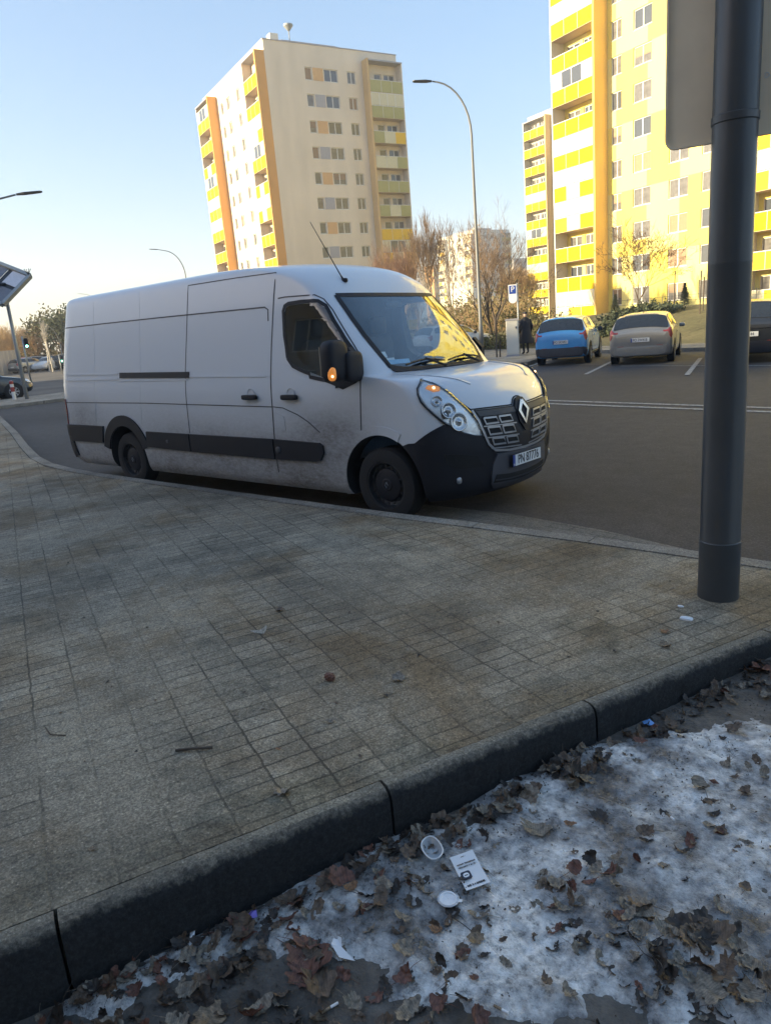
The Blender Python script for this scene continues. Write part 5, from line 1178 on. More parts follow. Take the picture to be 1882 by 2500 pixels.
# local frame: faces -y ; body skeleton
sk = [(0, 0, .92), (0, .01, 1.12), (0, .02, 1.30), (0, .01, 1.42), (0, -.01, 1.50), (.10, 0, .88), (.11, -.02, .48), (.11, .03, .08), (.11, -.12, .04), (-.10, 0, .88), (-.11, -.06, .48), (-.11, -.02, .08), (-.11, -.17, .04),
      (.18, .01, 1.36), (.26, .03, 1.10), (.24, -.06, .86), (-.18, .01, 1.36), (-.27, .02, 1.10), (-.27, -.10, .88)]
ed = [(0, 1), (1, 2), (2, 3), (3, 4), (0, 5), (5, 6), (6, 7), (7, 8), (0, 9), (9, 10), (10, 11), (11, 12), (3, 13), (13, 14), (14, 15), (3, 16), (16, 17), (17, 18)]
rd = [.14, .13, .15, .09, .055, .10, .06, .042, .035, .10, .06, .042, .035, .07, .05, .035, .07, .05, .035]
bodyp = skinmesh('body', sk, ed, rd, M['trouser'], per)
q = MB(); superq((0, -.01, 1.585), (.072, .09, .105), .9, 18, 14, mb=q); superq((0, -.10, 1.575), (.013, .018, .02), .9, 8, 6, mb=q)
for s in (-1, 1): superq((s*.074, 0, 1.575), (.012, .02, .03), .9, 8, 6, mb=q)
hd = q.build('head', M['skin'], per, smooth=1)
for s in (-1, 1): q = MB(); superq((s*.03, -.092, 1.60), (.012, .006, .008), 1, 8, 6, mb=q); q.build('eye', M['ink'], hd)
q = MB(); q.box(-.022, .022, -.099, -.090, 1.53, 1.536); q.build('mouth', M['red_bright'], hd)
q = MB(); superq((0, .005, 1.655), (.085, .10, .05), .8, 18, 10, mb=q); q.lathe([(.085, -.012), (.115, -.018), (.085, -.006)], 18, 'z', (0, -.01, 1.64)); q.build('cap', M['hat'], per, smooth=1)
q = MB(); q.lathe([(.30, .45), (.285, .60), (.25, .80), (.215, 1.0), (.225, 1.2), (.215, 1.34), (.14, 1.43), (.075, 1.47), (.07, 1.45)], 28, 'z'); q.v = [(x, y*.72, z) for x, y, z in q.v]; ct = q.build('coat', M['coat'], per, smooth=60)
q = MB(); q.tube([(.17, .01, 1.37), (.28, .03, 1.10), (.26, -.07, .86)], [.085, .068, .055], 12); q.build('sleeve', M['coat'], ct, smooth=1)
q = MB(); q.tube([(-.17, .01, 1.37), (-.29, .02, 1.10), (-.28, -.11, .88)], [.085, .068, .055], 12); q.build('sleeve', M['coat'], ct, smooth=1)
q = MB(); superq((0, -.01, 1.455), (.095, .085, .035), .8, 16, 8, mb=q); q.build('scarf', M['scarf'], per, smooth=1)
for s, hx, hy, hz in ((1, .245, -.08, .81), (-1, -.27, -.13, .83)):
    q = MB(); superq((hx, hy, hz), (.022, .035, .045), .8, 10, 8, mb=q)
    for k in range(4): q.tube([(hx+s*.002, hy-.03+.018*k, hz-.03), (hx-s*.004, hy-.028+.018*k, hz-.07-.006*(k in (1, 2))), (hx-s*.02, hy-.026+.018*k, hz-.085)], [.009, .008, .006], 6)
    q.tube([(hx-s*.01, hy-.03, hz), (hx-s*.02, hy-.05, hz-.035)], [.010, .007], 6); q.build('hand', M['skin'], per, smooth=1)
hb = empty('handbag', pp_+Vector((0, 0, 0)), per.rotation_euler[2], 'black bag hanging from the hand of the person in the dark coat', 'bag')
q = MB(); superq((-.30, -.13, .55), (.10, .17, .13), .4, 18, 12, mb=q); q.build('bag_body', M['bag'], hb, smooth=1)
q = MB(); q.tube([(-.30, -.25, .66), (-.285, -.19, .75), (-.28, -.13, .765), (-.285, -.07, .75), (-.30, -.02, .66)], .009, 6); q.build('handle', M['bag'], hb, smooth=1)

# ================================================================ cars
class CarSkin:
    """hatchback skin: stations along x (rear = negative) with sill, waist, roof; S(u,v): u station index, v 0..7 round the section"""
    def __init__(s, st): s.st = st
    def row(s, u):
        n = len(s.st)-1; u = max(0, min(n-1e-9, u)); i = int(u); t = u-i
        p = [s.st[max(i-1, 0)], s.st[i], s.st[i+1], s.st[min(i+2, n)]]
        return [.5*(2*b+(c-a)*t+(2*a-5*b+4*c-d)*t*t+(3*b-a-3*c+d)*t**3) for a, b, c, d in zip(*p)]
    def pt(s, u, v):
        x, zb, w_, zs, wb, wr, zr = s.row(u); m_ = (zb+zs)/2
        prof = [(0, zb), (w_*.8, zb), (w_*.97, zb+.10), (w_, m_), (wb, zs), (wr+(wb-wr)*.25, zs+(zr-zs)*.70), (wr*.93, zr-.045), (wr*.5, zr-.004), (0, zr+.01)]
        n = len(prof)-1; v = max(0, min(n-1e-9, v)); i = int(v); t = v-i; p = [prof[max(i-1, 0)], prof[i], prof[i+1], prof[min(i+2, n)]]
        y, z = [.5*(2*b+(c-a)*t+(2*a-5*b+4*c-d)*t*t+(3*b-a-3*c+d)*t**3) for a, b, c, d in zip(*p)]
        return (x, max(0, y), z)
    def S(s, u, v, off=0):
        sg_ = 1
        if v > 8: v = 16-v; sg_ = -1
        p = s.pt(u, v)
        if off:
            h = .02; a = Vector(s.pt(u-h, v)); b = Vector(s.pt(u+h, v)); c = Vector(s.pt(u, v-h)); d = Vector(s.pt(u, min(8, v+h))); n = (d-c).cross(b-a)
            if n.length > 1e-12: n.normalize(); p = (p[0]+n.x*off, p[1]+n.y*off, p[2]+n.z*off)
        return (p[0], p[1]*sg_, p[2])
HATCH = [(-2.10, .40, .74, .78, .70, .66, .86), (-2.07, .30, .83, .88, .80, .74, .97), (-2.00, .24, .875, .95, .855, .77, 1.05), (-1.80, .22, .895, .98, .875, .71, 1.34), (-1.55, .21, .90, .99, .88, .67, 1.445),
         (-.8, .20, .90, .97, .885, .66, 1.485), (-.1, .20, .90, .95, .885, .65, 1.47), (.45, .20, .90, .93, .88, .66, 1.33), (.95, .20, .895, .92, .86, .66, 1.04), (1.15, .20, .89, .90, .84, .66, .97), (1.6, .22, .87, .82, .78, .60, .88), (1.95, .26, .80, .72, .66, .50, .76), (2.08, .34, .66, .60, .55, .40, .62)]
def car(name, pos, head, paint, label, scale=(1, 1, 1), st=HATCH, group=None, lower='grey_plastic', plate='', detail=True, roofmat=None, lampcol='red_bright'):
    c = CarSkin(st); root = empty(name, pos, RAD(head), label, 'car', group); nu = len(st)-1
    SX, SY, SZ = scale
    def fin(b, nm, m_, par=root, smooth=35):
        b.v = [(x*SX, y*SY, z*SZ) for x, y, z in b.v]; return b.build(nm, m_, par, smooth=smooth)
    b = MB(); us_ = [i*nu/120 for i in range(121)]; vv = [i*8/40 for i in range(41)]; loop = [(v, 1) for v in vv]+[(v, -1) for v in reversed(vv[1:-1])]; n = len(loop)
    for u in us_:
        for v, sg_ in loop: x, y, z = c.pt(u, v); b.v.append((x, y*sg_, z))
    for i in range(len(us_)-1):
        for k in range(n): b.f.append((i*n+k, i*n+(k+1) % n, (i+1)*n+(k+1) % n, (i+1)*n+k)); b.m.append(0)
    b.f.append(tuple(range(n-1, -1, -1))); b.f.append(tuple((len(us_)-1)*n+k for k in range(n))); b.m += [0, 0]
    bo = fin(b, 'body', M[paint])
    def pa(nm, poly, off, m_, par=root, mir=False, th=.010): return fin(patch_mesh(c.S, poly, off, th, .07, mirror=mir), nm, M[m_], par)
    pa('rear_window', [(2.08, 5.5), (2.08, 6.5), (2.08, 8), (2.08, 9.5), (2.08, 10.5), (2.7, 10.55), (3.3, 10.2), (3.5, 9.3), (3.55, 8), (3.5, 6.7), (3.3, 5.8), (2.7, 5.45)], .014, 'car_glass')
    pa('windscreen', [(7.1, 5.4), (7.0, 6.4), (6.95, 8), (7.0, 9.6), (7.1, 10.6), (7.95, 10.8), (8.05, 9.4), (8.1, 8), (8.05, 6.6), (7.95, 5.2)], .014, 'car_glass')
    for mir in (False, True):
        pa('side_window', [(3.3, 4.35), (4.9, 4.3), (4.9, 5.55), (4.2, 5.55), (3.7, 5.3)], .014, 'car_glass', mir=mir)
        pa('side_window', [(5.05, 4.3), (7.3, 4.25), (7.0, 5.0), (6.6, 5.5), (5.05, 5.55)], .014, 'car_glass', mir=mir)
        pa('rear_lamp', [(.9, 3.7), (.8, 5.0), (.9, 6.2), (1.45, 6.3), (1.75, 5.2), (2.5, 4.2), (2.4, 3.6), (1.4, 3.4)], .012, lampcol, mir=mir, th=.012)
        if detail:
            pa('head_lamp', [(10.2, 4.0), (10.6, 4.6), (11.4, 4.6), (11.5, 3.8), (10.8, 3.6)], .010, 'reflector', mir=mir)
            q = MB(); s = -1 if mir else 1; superq((.62, s*.98, 1.0), (.06, .09, .065), .6, 14, 10, mb=q); fin(q, 'door_mirror', M[lower], smooth=1)
            fin(strip_mesh(c.S, [(4.98, 2.0), (4.98, 5.6)], .012, .003, .003, mirror=mir), 'door_seam', M['dark'])
            q = MB(); superq((-.35, s*.915, .85), (.09, .015, .018), .5, 10, 8, mb=q); fin(q, 'door_handle', M[paint], smooth=1)
            pa('sill_trim', [(3.2, 1.6), (7.8, 1.6), (7.8, 2.1), (3.2, 2.15)], .010, lower, mir=mir)
    pa('rear_bumper', [(0.05, 1.5), (1.0, 1.4), (2.2, 1.6), (2.4, 2.5), (1.5, 2.75), (.4, 2.7), (.02, 2.7)], .010, lower); pa('rear_bumper', [(0.05, 1.5), (1.0, 1.4), (2.2, 1.6), (2.4, 2.5), (1.5, 2.75), (.4, 2.7), (.02, 2.7)], .010, lower, mir=True)
    q = MB(); q.box(-2.125, -2.09, -.74, .74, .34, .54); superq((-2.07, 0, .40), (.06, .76, .14), .3, 20, 10, mb=q); fin(q, 'bumper_centre', M[lower], smooth=30)
    q = MB(); zp = .66 if detail else .6; q.box(-2.135, -2.10, -.26, .26, zp, zp+.115); po = fin(q, 'number_plate', M['plate_white'])
    if plate:
        q = MB(); q.box(-2.137, -2.131, .22, .26, zp, zp+.115); fin(q, 'plate_band', M['plate_blue'], po)
        o = lettering(plate, .11, M['ink'], po, Matrix(((0, 0, -1, -2.1395*SX), (-1, 0, 0, 0), (0, 1, 0, (zp+.056)*SZ), (0, 0, 0, 1))), wide=.8)
    if detail:
        q = MB(); q.tube([(-1.30, 0, 1.46), (-1.42, 0, 1.54)], [.010, .005], 6); superq((-1.28, 0, 1.455), (.07, .03, .025), .8, 10, 8, mb=q); fin(q, 'roof_aerial', M['black_plastic'], smooth=1)
        q = MB(); superq((-2.065, 0, .88), (.02, .09, .035), .7, 14, 8, mb=q); fin(q, 'badge', M['chrome'], smooth=1)
        pa('rear_spoiler', [(3.5, 6.6), (3.5, 8), (3.5, 9.4), (3.9, 9.4), (3.9, 8), (3.9, 6.6)], .025, paint, th=.03)
        for s in (-1, 1): q = MB(); q.box(-2.12, -2.08, s*.55-.09, s*.55+.09, .50, .55); fin(q, 'reflector_strip', M[lampcol])
    for x in (-1.30, 1.28):
        for s in (-1, 1):
            q = MB(); q.lathe([(.001, s*.905), (.37, s*.905), (.375, s*.88)], 32, 'y', (x, 0, .33)); fin(q, 'wheel_arch', M['dark'])
            wheel(root, x*SX, s*.81*SY, .32, .21, s, .20, 'steel_dark', spokes=7 if detail else 5, spmat='silver')
    return root
bl_ = Vector((-6.93, 16.2)); hd_ = Vector((cos(RAD(106)), sin(RAD(106))))
def rear_at(x, y, head, L=2.1): h = Vector((cos(RAD(head)), sin(RAD(head)))); p = Vector((x, y))+h*L; return (p.x, p.y, .006)
cb_ = car('parked_car', rear_at(-6.86, 15.92, 107), 107, 'blue_paint', 'bright blue hatchback parked nose-in nearest the ticket cabinet', (.96, .94, 1.03), group=None, plate='PO 5KN92')
cg_ = car('parked_car', rear_at(-4.05, 15.42, 105), 105, 'grey_paint', 'grey hatchback parked nose-in between the blue car and the thick mast', (1.0, .99, .99), plate='PO 7W418', lower='grey_paint')
SUV = [(a, zb, w_*1.03, zs*1.03, wb*1.03, wr*1.12, zr*1.02) for a, zb, w_, zs, wb, wr, zr in HATCH]
car('parked_car', rear_at(-1.0, 14.75, 104), 104, 'dark_paint', 'dark car half hidden behind the thick mast at the right edge', (1.05, 1.02, 1.05), st=SUV, plate='PO 5J144', lower='black_plastic')
p = pol(124.9, 38.5); car('parked_car', (p.x, p.y, .02), 70, 'white_paint', 'white car showing behind the street lamp foot and the van windscreen', (1, 1, 1))
p = pol(159.9, 35.0); car('parked_car', (p.x, p.y, .01), 80, 'dark_paint', 'dark car on the side road behind the red and white bollard', (1.03, 1, 1.0), lower='black_plastic')
cols = ['dark_paint', 'silver_paint', 'dark_paint', 'white_paint', 'grey_paint', 'dark_paint', 'silver_paint', 'red_paint', 'dark_paint']
for k, cn in enumerate(cols):
    az = 153.7+.40*k+(.1 if k % 3 else 0); D = 86+(k % 3)*4; p = pol(az, D); what = {'white_paint': 'white', 'dark_paint': 'dark', 'silver_paint': 'silver', 'grey_paint': 'grey', 'red_paint': 'red'}[cn]
    nth = ['first', 'second', 'third', 'fourth', 'fifth', 'sixth', 'seventh', 'eighth', 'last'][k]
    car('parked_car', (p.x, p.y, .01), 60+20*(k % 4)+(180 if k % 2 else 0), cn, '%s car of the distant row at the left, %s counting from the van leftwards' % (what, nth), (1, 1, 1+.06*(k % 3)), group='cars in the distant row at the left', detail=False)
# ================================================================ trees and shrubs
M['twig_brown'] = mat('brown_twigs', (.13, .08, .045), .9, scale=3, var=.3)
def grow(b, tw, p, d, L, r, lev, rnd, upw, spread, maxlev, nseg=3, tips=None, minr=.006):
    pts = [p.copy()]; rd = [r]; q = p.copy(); dd = d.copy(); end = r*.62
    for i in range(nseg):
        dd = (dd+Vector((rnd.gauss(0, .10), rnd.gauss(0, .10), rnd.gauss(0, .06)+upw*.12))).normalized(); q = q+dd*(L/nseg); pts.append(q.copy()); rd.append(r+(end-r)*(i+1)/nseg)
    (b if lev < 2 else tw).tube(pts, rd, 6 if lev < 1 else (4 if lev < 2 else 3), cap=False)
    if lev >= maxlev:
        if tips is not None: tips.append((q, dd))
        return
    n = rnd.choice([2, 3, 3]) if lev > 0 else rnd.choice([4, 5])
    for k in range(n+ (2 if lev >= maxlev-1 else 0)):
        f = rnd.uniform(.35, 1.0) if k else 1.0; i = min(nseg-1, int(f*nseg)); st = pts[i].lerp(pts[i+1], min(1, f*nseg-i))
        a = rnd.uniform(0, 2*pi); side = dd.orthogonal(); side.rotate(Matrix.Rotation(a, 3, dd)); sp_ = spread*rnd.uniform(.5, 1.25) if k else spread*.35
        nd = (dd*cos(sp_)+side*sin(sp_)).normalized(); nd = (nd+Vector((0, 0, upw*.25))).normalized()
        grow(b, tw, st, nd, L*rnd.uniform(.58, .82), max(minr, rd[i]*rnd.uniform(.48, .68)), lev+1, rnd, upw, spread, maxlev, max(2, nseg-1), tips, minr)
def tree(name, pos, H, label, seed=1, trunk=.35, lean=(0, 0), r=.12, upw=.6, spread=.6, lev=4, bark='bark_dark', twig='twig', group=None, clones=1, minr=.006, leaves=None, leafn=0, leafs=.25):
    rnd = random.Random(seed); root = empty(name, pos, rnd.uniform(0, 6), label, 'tree', group); b = MB(); tw = MB(); tips = []
    for c in range(clones):
        o = Vector((rnd.gauss(0, .25), rnd.gauss(0, .25), 0)) if clones > 1 else Vector((0, 0, 0))
        d = Vector((lean[0]+rnd.gauss(0, .05*clones), lean[1]+rnd.gauss(0, .05*clones), 1)).normalized()
        tp = [o+Vector((0, 0, -.25))]; q = tp[0].copy(); k = 5
        for i in range(k): d = (d+Vector((rnd.gauss(0, .05), rnd.gauss(0, .05), .12))).normalized(); q = q+d*(H*trunk/k); tp.append(q.copy())
        b.tube(tp, [r*1.25]+[r*(1-.06*i) for i in range(1, k+1)], 8, cap=False)
        for k in range(rnd.choice([3, 4, 5])):
            a = rnd.uniform(0, 2*pi); s = Vector((cos(a), sin(a), 0)); sp_ = spread*rnd.uniform(.5, 1.1) if k else .1
            grow(b, tw, tp[-1] if k < 2 else tp[-2], (d*cos(sp_)+s*sin(sp_)).normalized(), H*(1-trunk)*rnd.uniform(.36, .46), r*.62, 0, rnd, upw, spread, lev, 4, tips, minr)
    zm = max(v[2] for v in b.v+tw.v); kx = H/zm; lf_s = kx
    b.v = [(x*kx, y*kx, z*kx) for x, y, z in b.v]; tw.v = [(x*kx, y*kx, z*kx) for x, y, z in tw.v]; tips = [(q*kx, d) for q, d in tips]
    b.build('trunk', M[bark], root, smooth=1, norm=False); tw.build('crown', M[twig], root, norm=False)
    if leaves:
        lf = MB()
        for q, d in tips:
            for k in range(leafn):
                c = q+Vector((rnd.gauss(0, .35), rnd.gauss(0, .35), rnd.gauss(0, .3))); u_ = Vector((rnd.gauss(0, 1), rnd.gauss(0, 1), rnd.gauss(0, 1))).normalized(); v_ = u_.orthogonal().normalized(); s = leafs*rnd.uniform(.6, 1.3)
                lf.add([c-u_*s-v_*s*.5, c+u_*s-v_*s*.4, c+u_*s*.8+v_*s*.5, c-u_*s*.7+v_*s*.6], [(0, 1, 2, 3)])
        lf.build('foliage', M[leaves], root, norm=False)
    return root
def shrub(name, pos, w_, h_, label, seed, twig, n=160, leaves=None, leafn=0, group=None, leafs=.08, cat='shrub'):
    rnd = random.Random(seed); root = empty(name, pos, 0, label, cat, group); b = MB(); lf = MB()
    for i in range(n):
        a = rnd.uniform(0, 2*pi); rr = w_*.35*sqrt(rnd.random()); p = Vector((rr*cos(a), rr*sin(a), -.1)); d = Vector((cos(a)*rnd.uniform(0, .6)*w_/h_, sin(a)*rnd.uniform(0, .6)*w_/h_, 1)).normalized(); L = h_*rnd.uniform(.45, 1.05)*(1-.35*rr/(w_*.5)); pts = [p]
        for k in range(3): d = (d+Vector((rnd.gauss(0, .15), rnd.gauss(0, .15), .05))).normalized(); pts.append(pts[-1]+d*L/3)
        r = max(.006, .004*h_*.6); b.tube(pts, [r*1.6, r*1.2, r, r*.5], 3, cap=False)
        for k in range(5):
            s = pts[rnd.choice([1, 2, 3])]; e = s+(d+Vector((rnd.gauss(0, .6), rnd.gauss(0, .6), rnd.gauss(.1, .4)))).normalized()*L*.28; b.tube([s, e], [r*.7, r*.4], 3, cap=False)
            for j in range(leafn):
                c = s.lerp(e, rnd.random())+Vector((rnd.gauss(0, .05), rnd.gauss(0, .05), rnd.gauss(0, .05))); u_ = Vector((rnd.gauss(0, 1), rnd.gauss(0, 1), rnd.gauss(0, 1))).normalized(); v_ = u_.orthogonal().normalized(); z_ = leafs*rnd.uniform(.6, 1.4)
                lf.add([c-u_*z_, c-v_*z_*.6, c+u_*z_, c+v_*z_*.6], [(0, 1, 2, 3)])
    b.build('branches', M[twig], root, norm=False)
    if leafn: lf.build('foliage', M[leaves], root, norm=False)
    return root
def at(az, D): p = pol(az, D); return (p.x, p.y, terrain(p.x, p.y))
tree('bare_tree', at(111.4, 42), 5.2, 'small bare tree on the grass mound in front of the yellow block', 3, .16, r=.055, upw=.35, spread=.78, lev=5, twig='twig_brown', bark='twig_brown', minr=.011)
tree('bare_tree', at(121.75, 40), 7.6, 'bent dark bare tree right of the tall street lamp', 5, .26, lean=(.28, .1), r=.12, upw=.5, spread=.55, lev=5, twig='twig', clones=2, minr=.008)
tree('bare_tree', at(126.3, 52), 8.4, 'slender bare tree with upright branches above the van windscreen', 8, .22, r=.11, upw=1.1, spread=.38, lev=5, bark='bark_pale', twig='twig', clones=2, minr=.009)
tree('bare_tree', at(125.0, 58), 8.6, 'thin pale bare tree just left of the tall street lamp', 9, .22, r=.09, upw=1.0, spread=.42, lev=4, bark='bark_pale', twig='twig', minr=.012)
for k, (az, D, H, w_) in enumerate(((129.4, 62, 8.0, 1), (128.6, 60, 7.4, 1), (130.8, 66, 6.0, 1), (127.7, 64, 5.6, 1))):
    tree('bare_tree', at(az, D), H, ['tallest of the reddish bare trees before the cream block', 'reddish bare tree second tallest, at the corner of the cream block', 'low reddish bare tree leftmost before the cream block', 'low reddish bare tree rightmost before the cream block'][k], 20+k, .2, r=.10, upw=1.3, spread=.42, lev=5, bark='twig_red', twig='twig_red', clones=2 if k < 2 else 1, minr=.009, group='reddish trees before the cream block')
for k, (az, D, H, tw_) in enumerate(((120.1, 62, 4.9, 'twig_gold'), (119.7, 70, 5.2, 'twig_gold'), (121.0, 66, 4.0, 'twig_red'))):
    tree('bare_tree', at(az, D), H, ['golden lit bare tree left of the nearer yellow balconies', 'golden bare tree behind the parking sign', 'brownish bare tree between lamp and parking sign'][k], 30+k, .18, r=.09, upw=1.0, spread=.5, lev=5, bark=tw_, twig=tw_, clones=3, minr=.010)
for k in range(9):
    az = 125.8-.72*k; D = 46+(k*7 % 5)*2.6; shrub('bare_shrub', at(az, D), 3.2, 2.0+.3*(k % 3), 'brown leafless shrub in the belt behind the tall street lamp', 40+k, ['twig_red', 'twig', 'twig_gold'][k % 3], 150, 'leaf_olive', 1, 'leafless shrubs behind the street lamp')
for k, (az, D, w_, h_) in enumerate(((123.6, 40, 2.4, 1.2), (122.6, 39, 2.0, 1.0), (120.9, 38, 2.2, 1.0), (118.4, 38, 2.6, 1.1), (117.2, 40, 2.4, 1.3), (119.4, 41, 2.0, 1.6))):
    shrub('green_shrub', at(az, D), w_, h_, ['low green bush nearest the street lamp foot', 'low green bush right of the lamp foot', 'green bush behind the dark thin stakes', 'green bush behind the blue car roof', 'green bush below the yellow balconies', 'taller green bush behind the person'][k], 60+k, 'twig', 90, 'leaf_olive', 3, leafs=.06)
for k, (az, D, w_, h_) in enumerate(((112.2, 39, 2.6, .65), (110.5, 39.5, 2.8, .7), (113.3, 37, 1.3, .7))):
    shrub('green_shrub', at(az, D), w_, h_, ['dark low hedge left on the mound behind the grey car', 'dark low hedge right on the mound behind the grey car', 'small bush at the left foot of the mound'][k], 70+k, 'bark_dark', 200, 'leaf_green', 6, leafs=.06)
# young conifers
def conifer(pos, H, label, seed):
    rnd = random.Random(seed); root = empty('young_conifer', pos, 0, label, 'tree'); b = MB(); b.tube([(0, 0, -.1), (0, 0, H)], [.04, .01], 6); b.build('trunk', M['bark_dark'], root); lf = MB()
    for i in range(700):
        t = rnd.random()**.8; z = .12*H+t*.86*H; R = (1-t)*H*.30*rnd.uniform(.5, 1.05); a = rnd.uniform(0, 2*pi); c = Vector((R*cos(a), R*sin(a), z-.12*R)); u_ = Vector((cos(a), sin(a), -.25)).normalized()*.13; v_ = Vector((-sin(a), cos(a), 0))*.045
        lf.add([c-u_, c+v_, c+u_, c-v_], [(0, 1, 2, 3)])
    lf.build('crown', M['leaf_green'], root, norm=False)
conifer(at(108.3, 44), 1.35, 'little dark conifer standing at the right of the grass mound', 1)
conifer(at(113.0, 46), 1.2, 'small dark conifer at the foot of the orange fin wall', 2)
# stakes
for az, D, h_, lab in ((107.3, 38, 1.9, 'dark thin stake on the lawn left of the thick mast'), (107.1, 38.6, 1.5, 'shorter pale stake beside the dark one left of the thick mast'), (109.0, 41, 1.7, 'thin stake beside the little conifer'), (121.75, 30.2, 1.85, 'tall dark stake standing left of the ticket cabinet'), (121.5, 30.3, .85, 'short stake standing left of the ticket cabinet')):
    p = Vector(at(az, D)); q = MB(); q.tube([p+Vector((0, 0, -.1)), p+Vector((.03, 0, h_))], .03, 6); tag(q.build('stake', M['bark_dark']), lab, 'stake')
# low wire fence before the yellow block
q = MB(); a, b_ = Vector(at(112.9, 58)), Vector(at(101, 52)); fr = empty('wire_fence', a, 0, 'low thin wire fence along the foot of the yellow block', 'fence'); n_ = 14
posts = MB(); wires = MB()
for i in range(n_+1): p = (b_-a)*(i/n_); posts.tube([p+Vector((0, 0, -.2)), p+Vector((0, 0, 1.05))], .025, 5)
for h_ in (.3, .65, 1.0): wires.tube([Vector((0, 0, h_)), (b_-a)+Vector((0, 0, h_))], .010, 4)
posts.build('posts', M['steel_dark'], fr); wires.build('wires', M['steel_dark'], fr)
# trees at the far left
tree('leafy_tree', at(153.9, 92), 6.4, 'dark evergreen tree beside the rear of the van', 81, .15, r=.22, upw=.5, spread=.7, lev=3, leaves='leaf_green', leafn=16, leafs=.15)
tree('leafy_tree', at(154.9, 96), 6.9, 'tall yellowish tree at the left, with white trunks before it', 82, .2, r=.2, upw=.6, spread=.6, lev=4, twig='twig_gold', leaves='leaf_olive', leafn=4, leafs=.14)
for k, (az, D, H) in enumerate(((155.7, 95, 5.2), (156.5, 98, 5.0), (157.4, 92, 5.6), (158.4, 90, 5.4), (156.1, 110, 5.9), (157.9, 112, 6.2), (153.2, 100, 7.0))):
    tree('bare_tree', at(az, D), H, ['golden bare tree just left of the traffic light', 'golden bare tree behind the canopy pole', 'golden bare tree left of the canopy pole', 'bare tree at the very left edge', 'taller bare tree farther back near the traffic light', 'taller bare tree farther back at the left edge', 'pale bare tree topping the dark evergreen'][k], 90+k, .16, r=.12, upw=.8, spread=.5, lev=5, bark='twig_gold', twig='twig_gold', clones=2, minr=.014)
for az, D, lab in ((154.75, 78, 'pale birch trunk leaning at the left, right one of two'), (154.95, 80, 'pale birch trunk leaning at the left, left one of two')):
    tree('birch_tree', at(az, D), 5.0, lab, int(az*10), .72, lean=(.06, 0), r=.075, upw=.8, spread=.4, lev=3, bark='birch', twig='birch', minr=.010)
for k in range(5): az = 153.5+k*1.05; shrub('bare_shrub', at(az, 96+k % 3*3), 7, 3.4, 'brown shrub in the belt behind the distant row of cars', 120+k, 'twig_gold', 120, 'leaf_olive', 2, 'shrubs behind the distant cars', leafs=.14)

# ================================================================ litter on the verge and pavement
def leafmesh(kind, seed, m):
    """dry curled leaf with its stalk, about 10 cm"""
    rnd = random.Random(seed); n = 40; b = MB(); R = []
    for i in range(n):
        a = 2*pi*i/n
        if kind == 'maple': r = .037+.012*abs(cos(2.5*a))**.7+.004*cos(11*a+seed)
        elif kind == 'oval': r = .045*(1-.42*abs(sin(a)))+.003*cos(9*a+seed)
        else: r = .038*(1+.14*cos(3*a+seed)+.09*cos(5*a+seed*2)+.05*cos(11*a))*(1-.2*abs(sin(a)))
        R.append(r*rnd.uniform(.90, 1.08))
    cx, cy = rnd.uniform(.6, 1.6), rnd.uniform(.6, 1.6); ph = rnd.uniform(0, 6)
    def P(a, r):
        x, y = r*cos(a), r*sin(a); z = (x*x*cx-y*y*cy*.5)*6+.009*noise.noise(Vector((x*38+seed, y*38, ph)))+.006*noise.noise(Vector((x*90, y*90, ph)))+.18*abs(y)
        return (x, y, z+.004)
    rings = 5; vs2 = [P(0, 0)]
    for k in range(1, rings+1):
        for i in range(n): vs2.append(P(2*pi*i/n, R[i]*k/rings))
    fs = [(0, 1+i, 1+(i+1) % n) for i in range(n)]
    for k in range(rings-1):
        for i in range(n): fs.append((1+k*n+i, 1+(k+1)*n+i, 1+(k+1)*n+(i+1) % n, 1+k*n+(i+1) % n))
    b.add(vs2, fs); b.tube([(-.01, 0, .004), (-.05, .004, .008), (-.085, .012, .004)], [.0012, .001, .0008], 4)
    o = b.build('leaf', m, smooth=1, norm=False); me = o.data; bpy.data.objects.remove(o); return me
def leafmat(name, col):
    m, nt, b = newmat(name); tc = N(nt, "ShaderNodeTexCoord"); ns = N(nt, "ShaderNodeTexNoise"); ns.inputs['Scale'].default_value = 70; ns.inputs['Detail'].default_value = 6; nt.links.new(tc.outputs['Object'], ns.inputs['Vector'])
    wv = N(nt, "ShaderNodeTexWave"); wv.inputs['Scale'].default_value = 45; wv.inputs['Distortion'].default_value = 4; nt.links.new(tc.outputs['Object'], wv.inputs['Vector'])
    c = ramp(nt, ns.outputs[0], [(.3, tuple(x*.45 for x in col)), (.5, col), (.72, tuple(min(1, x*1.6) for x in col))]); x = N(nt, "ShaderNodeMix", data_type='RGBA', blend_type='MULTIPLY'); x.inputs[0].default_value = .5
    nt.links.new(c, x.inputs[6]); nt.links.new(ramp(nt, wv.outputs[0], [(.1, g(.6)), (.6, g(1.1))]), x.inputs[7]); nt.links.new(x.outputs[2], b.inputs['Base Color']); b.inputs['Roughness'].default_value = .6; return m
LC = {'pale': (.34, .32, .27), 'brown': (.115, .078, .052), 'grey_brown': (.20, .165, .125), 'tan': (.19, .14, .09), 'red': (.14, .06, .04), 'black': (.035, .027, .022), 'orange': (.22, .115, .055)}
LM = {k: leafmat('dry_leaf_'+k, c) for k, c in LC.items()}
LME = {(k, kd, s): leafmesh(kd, s, LM[k]) for k in LC for kd in ('maple', 'oval', 'ragged') for s in (1, 2)}
rl = random.Random(99)
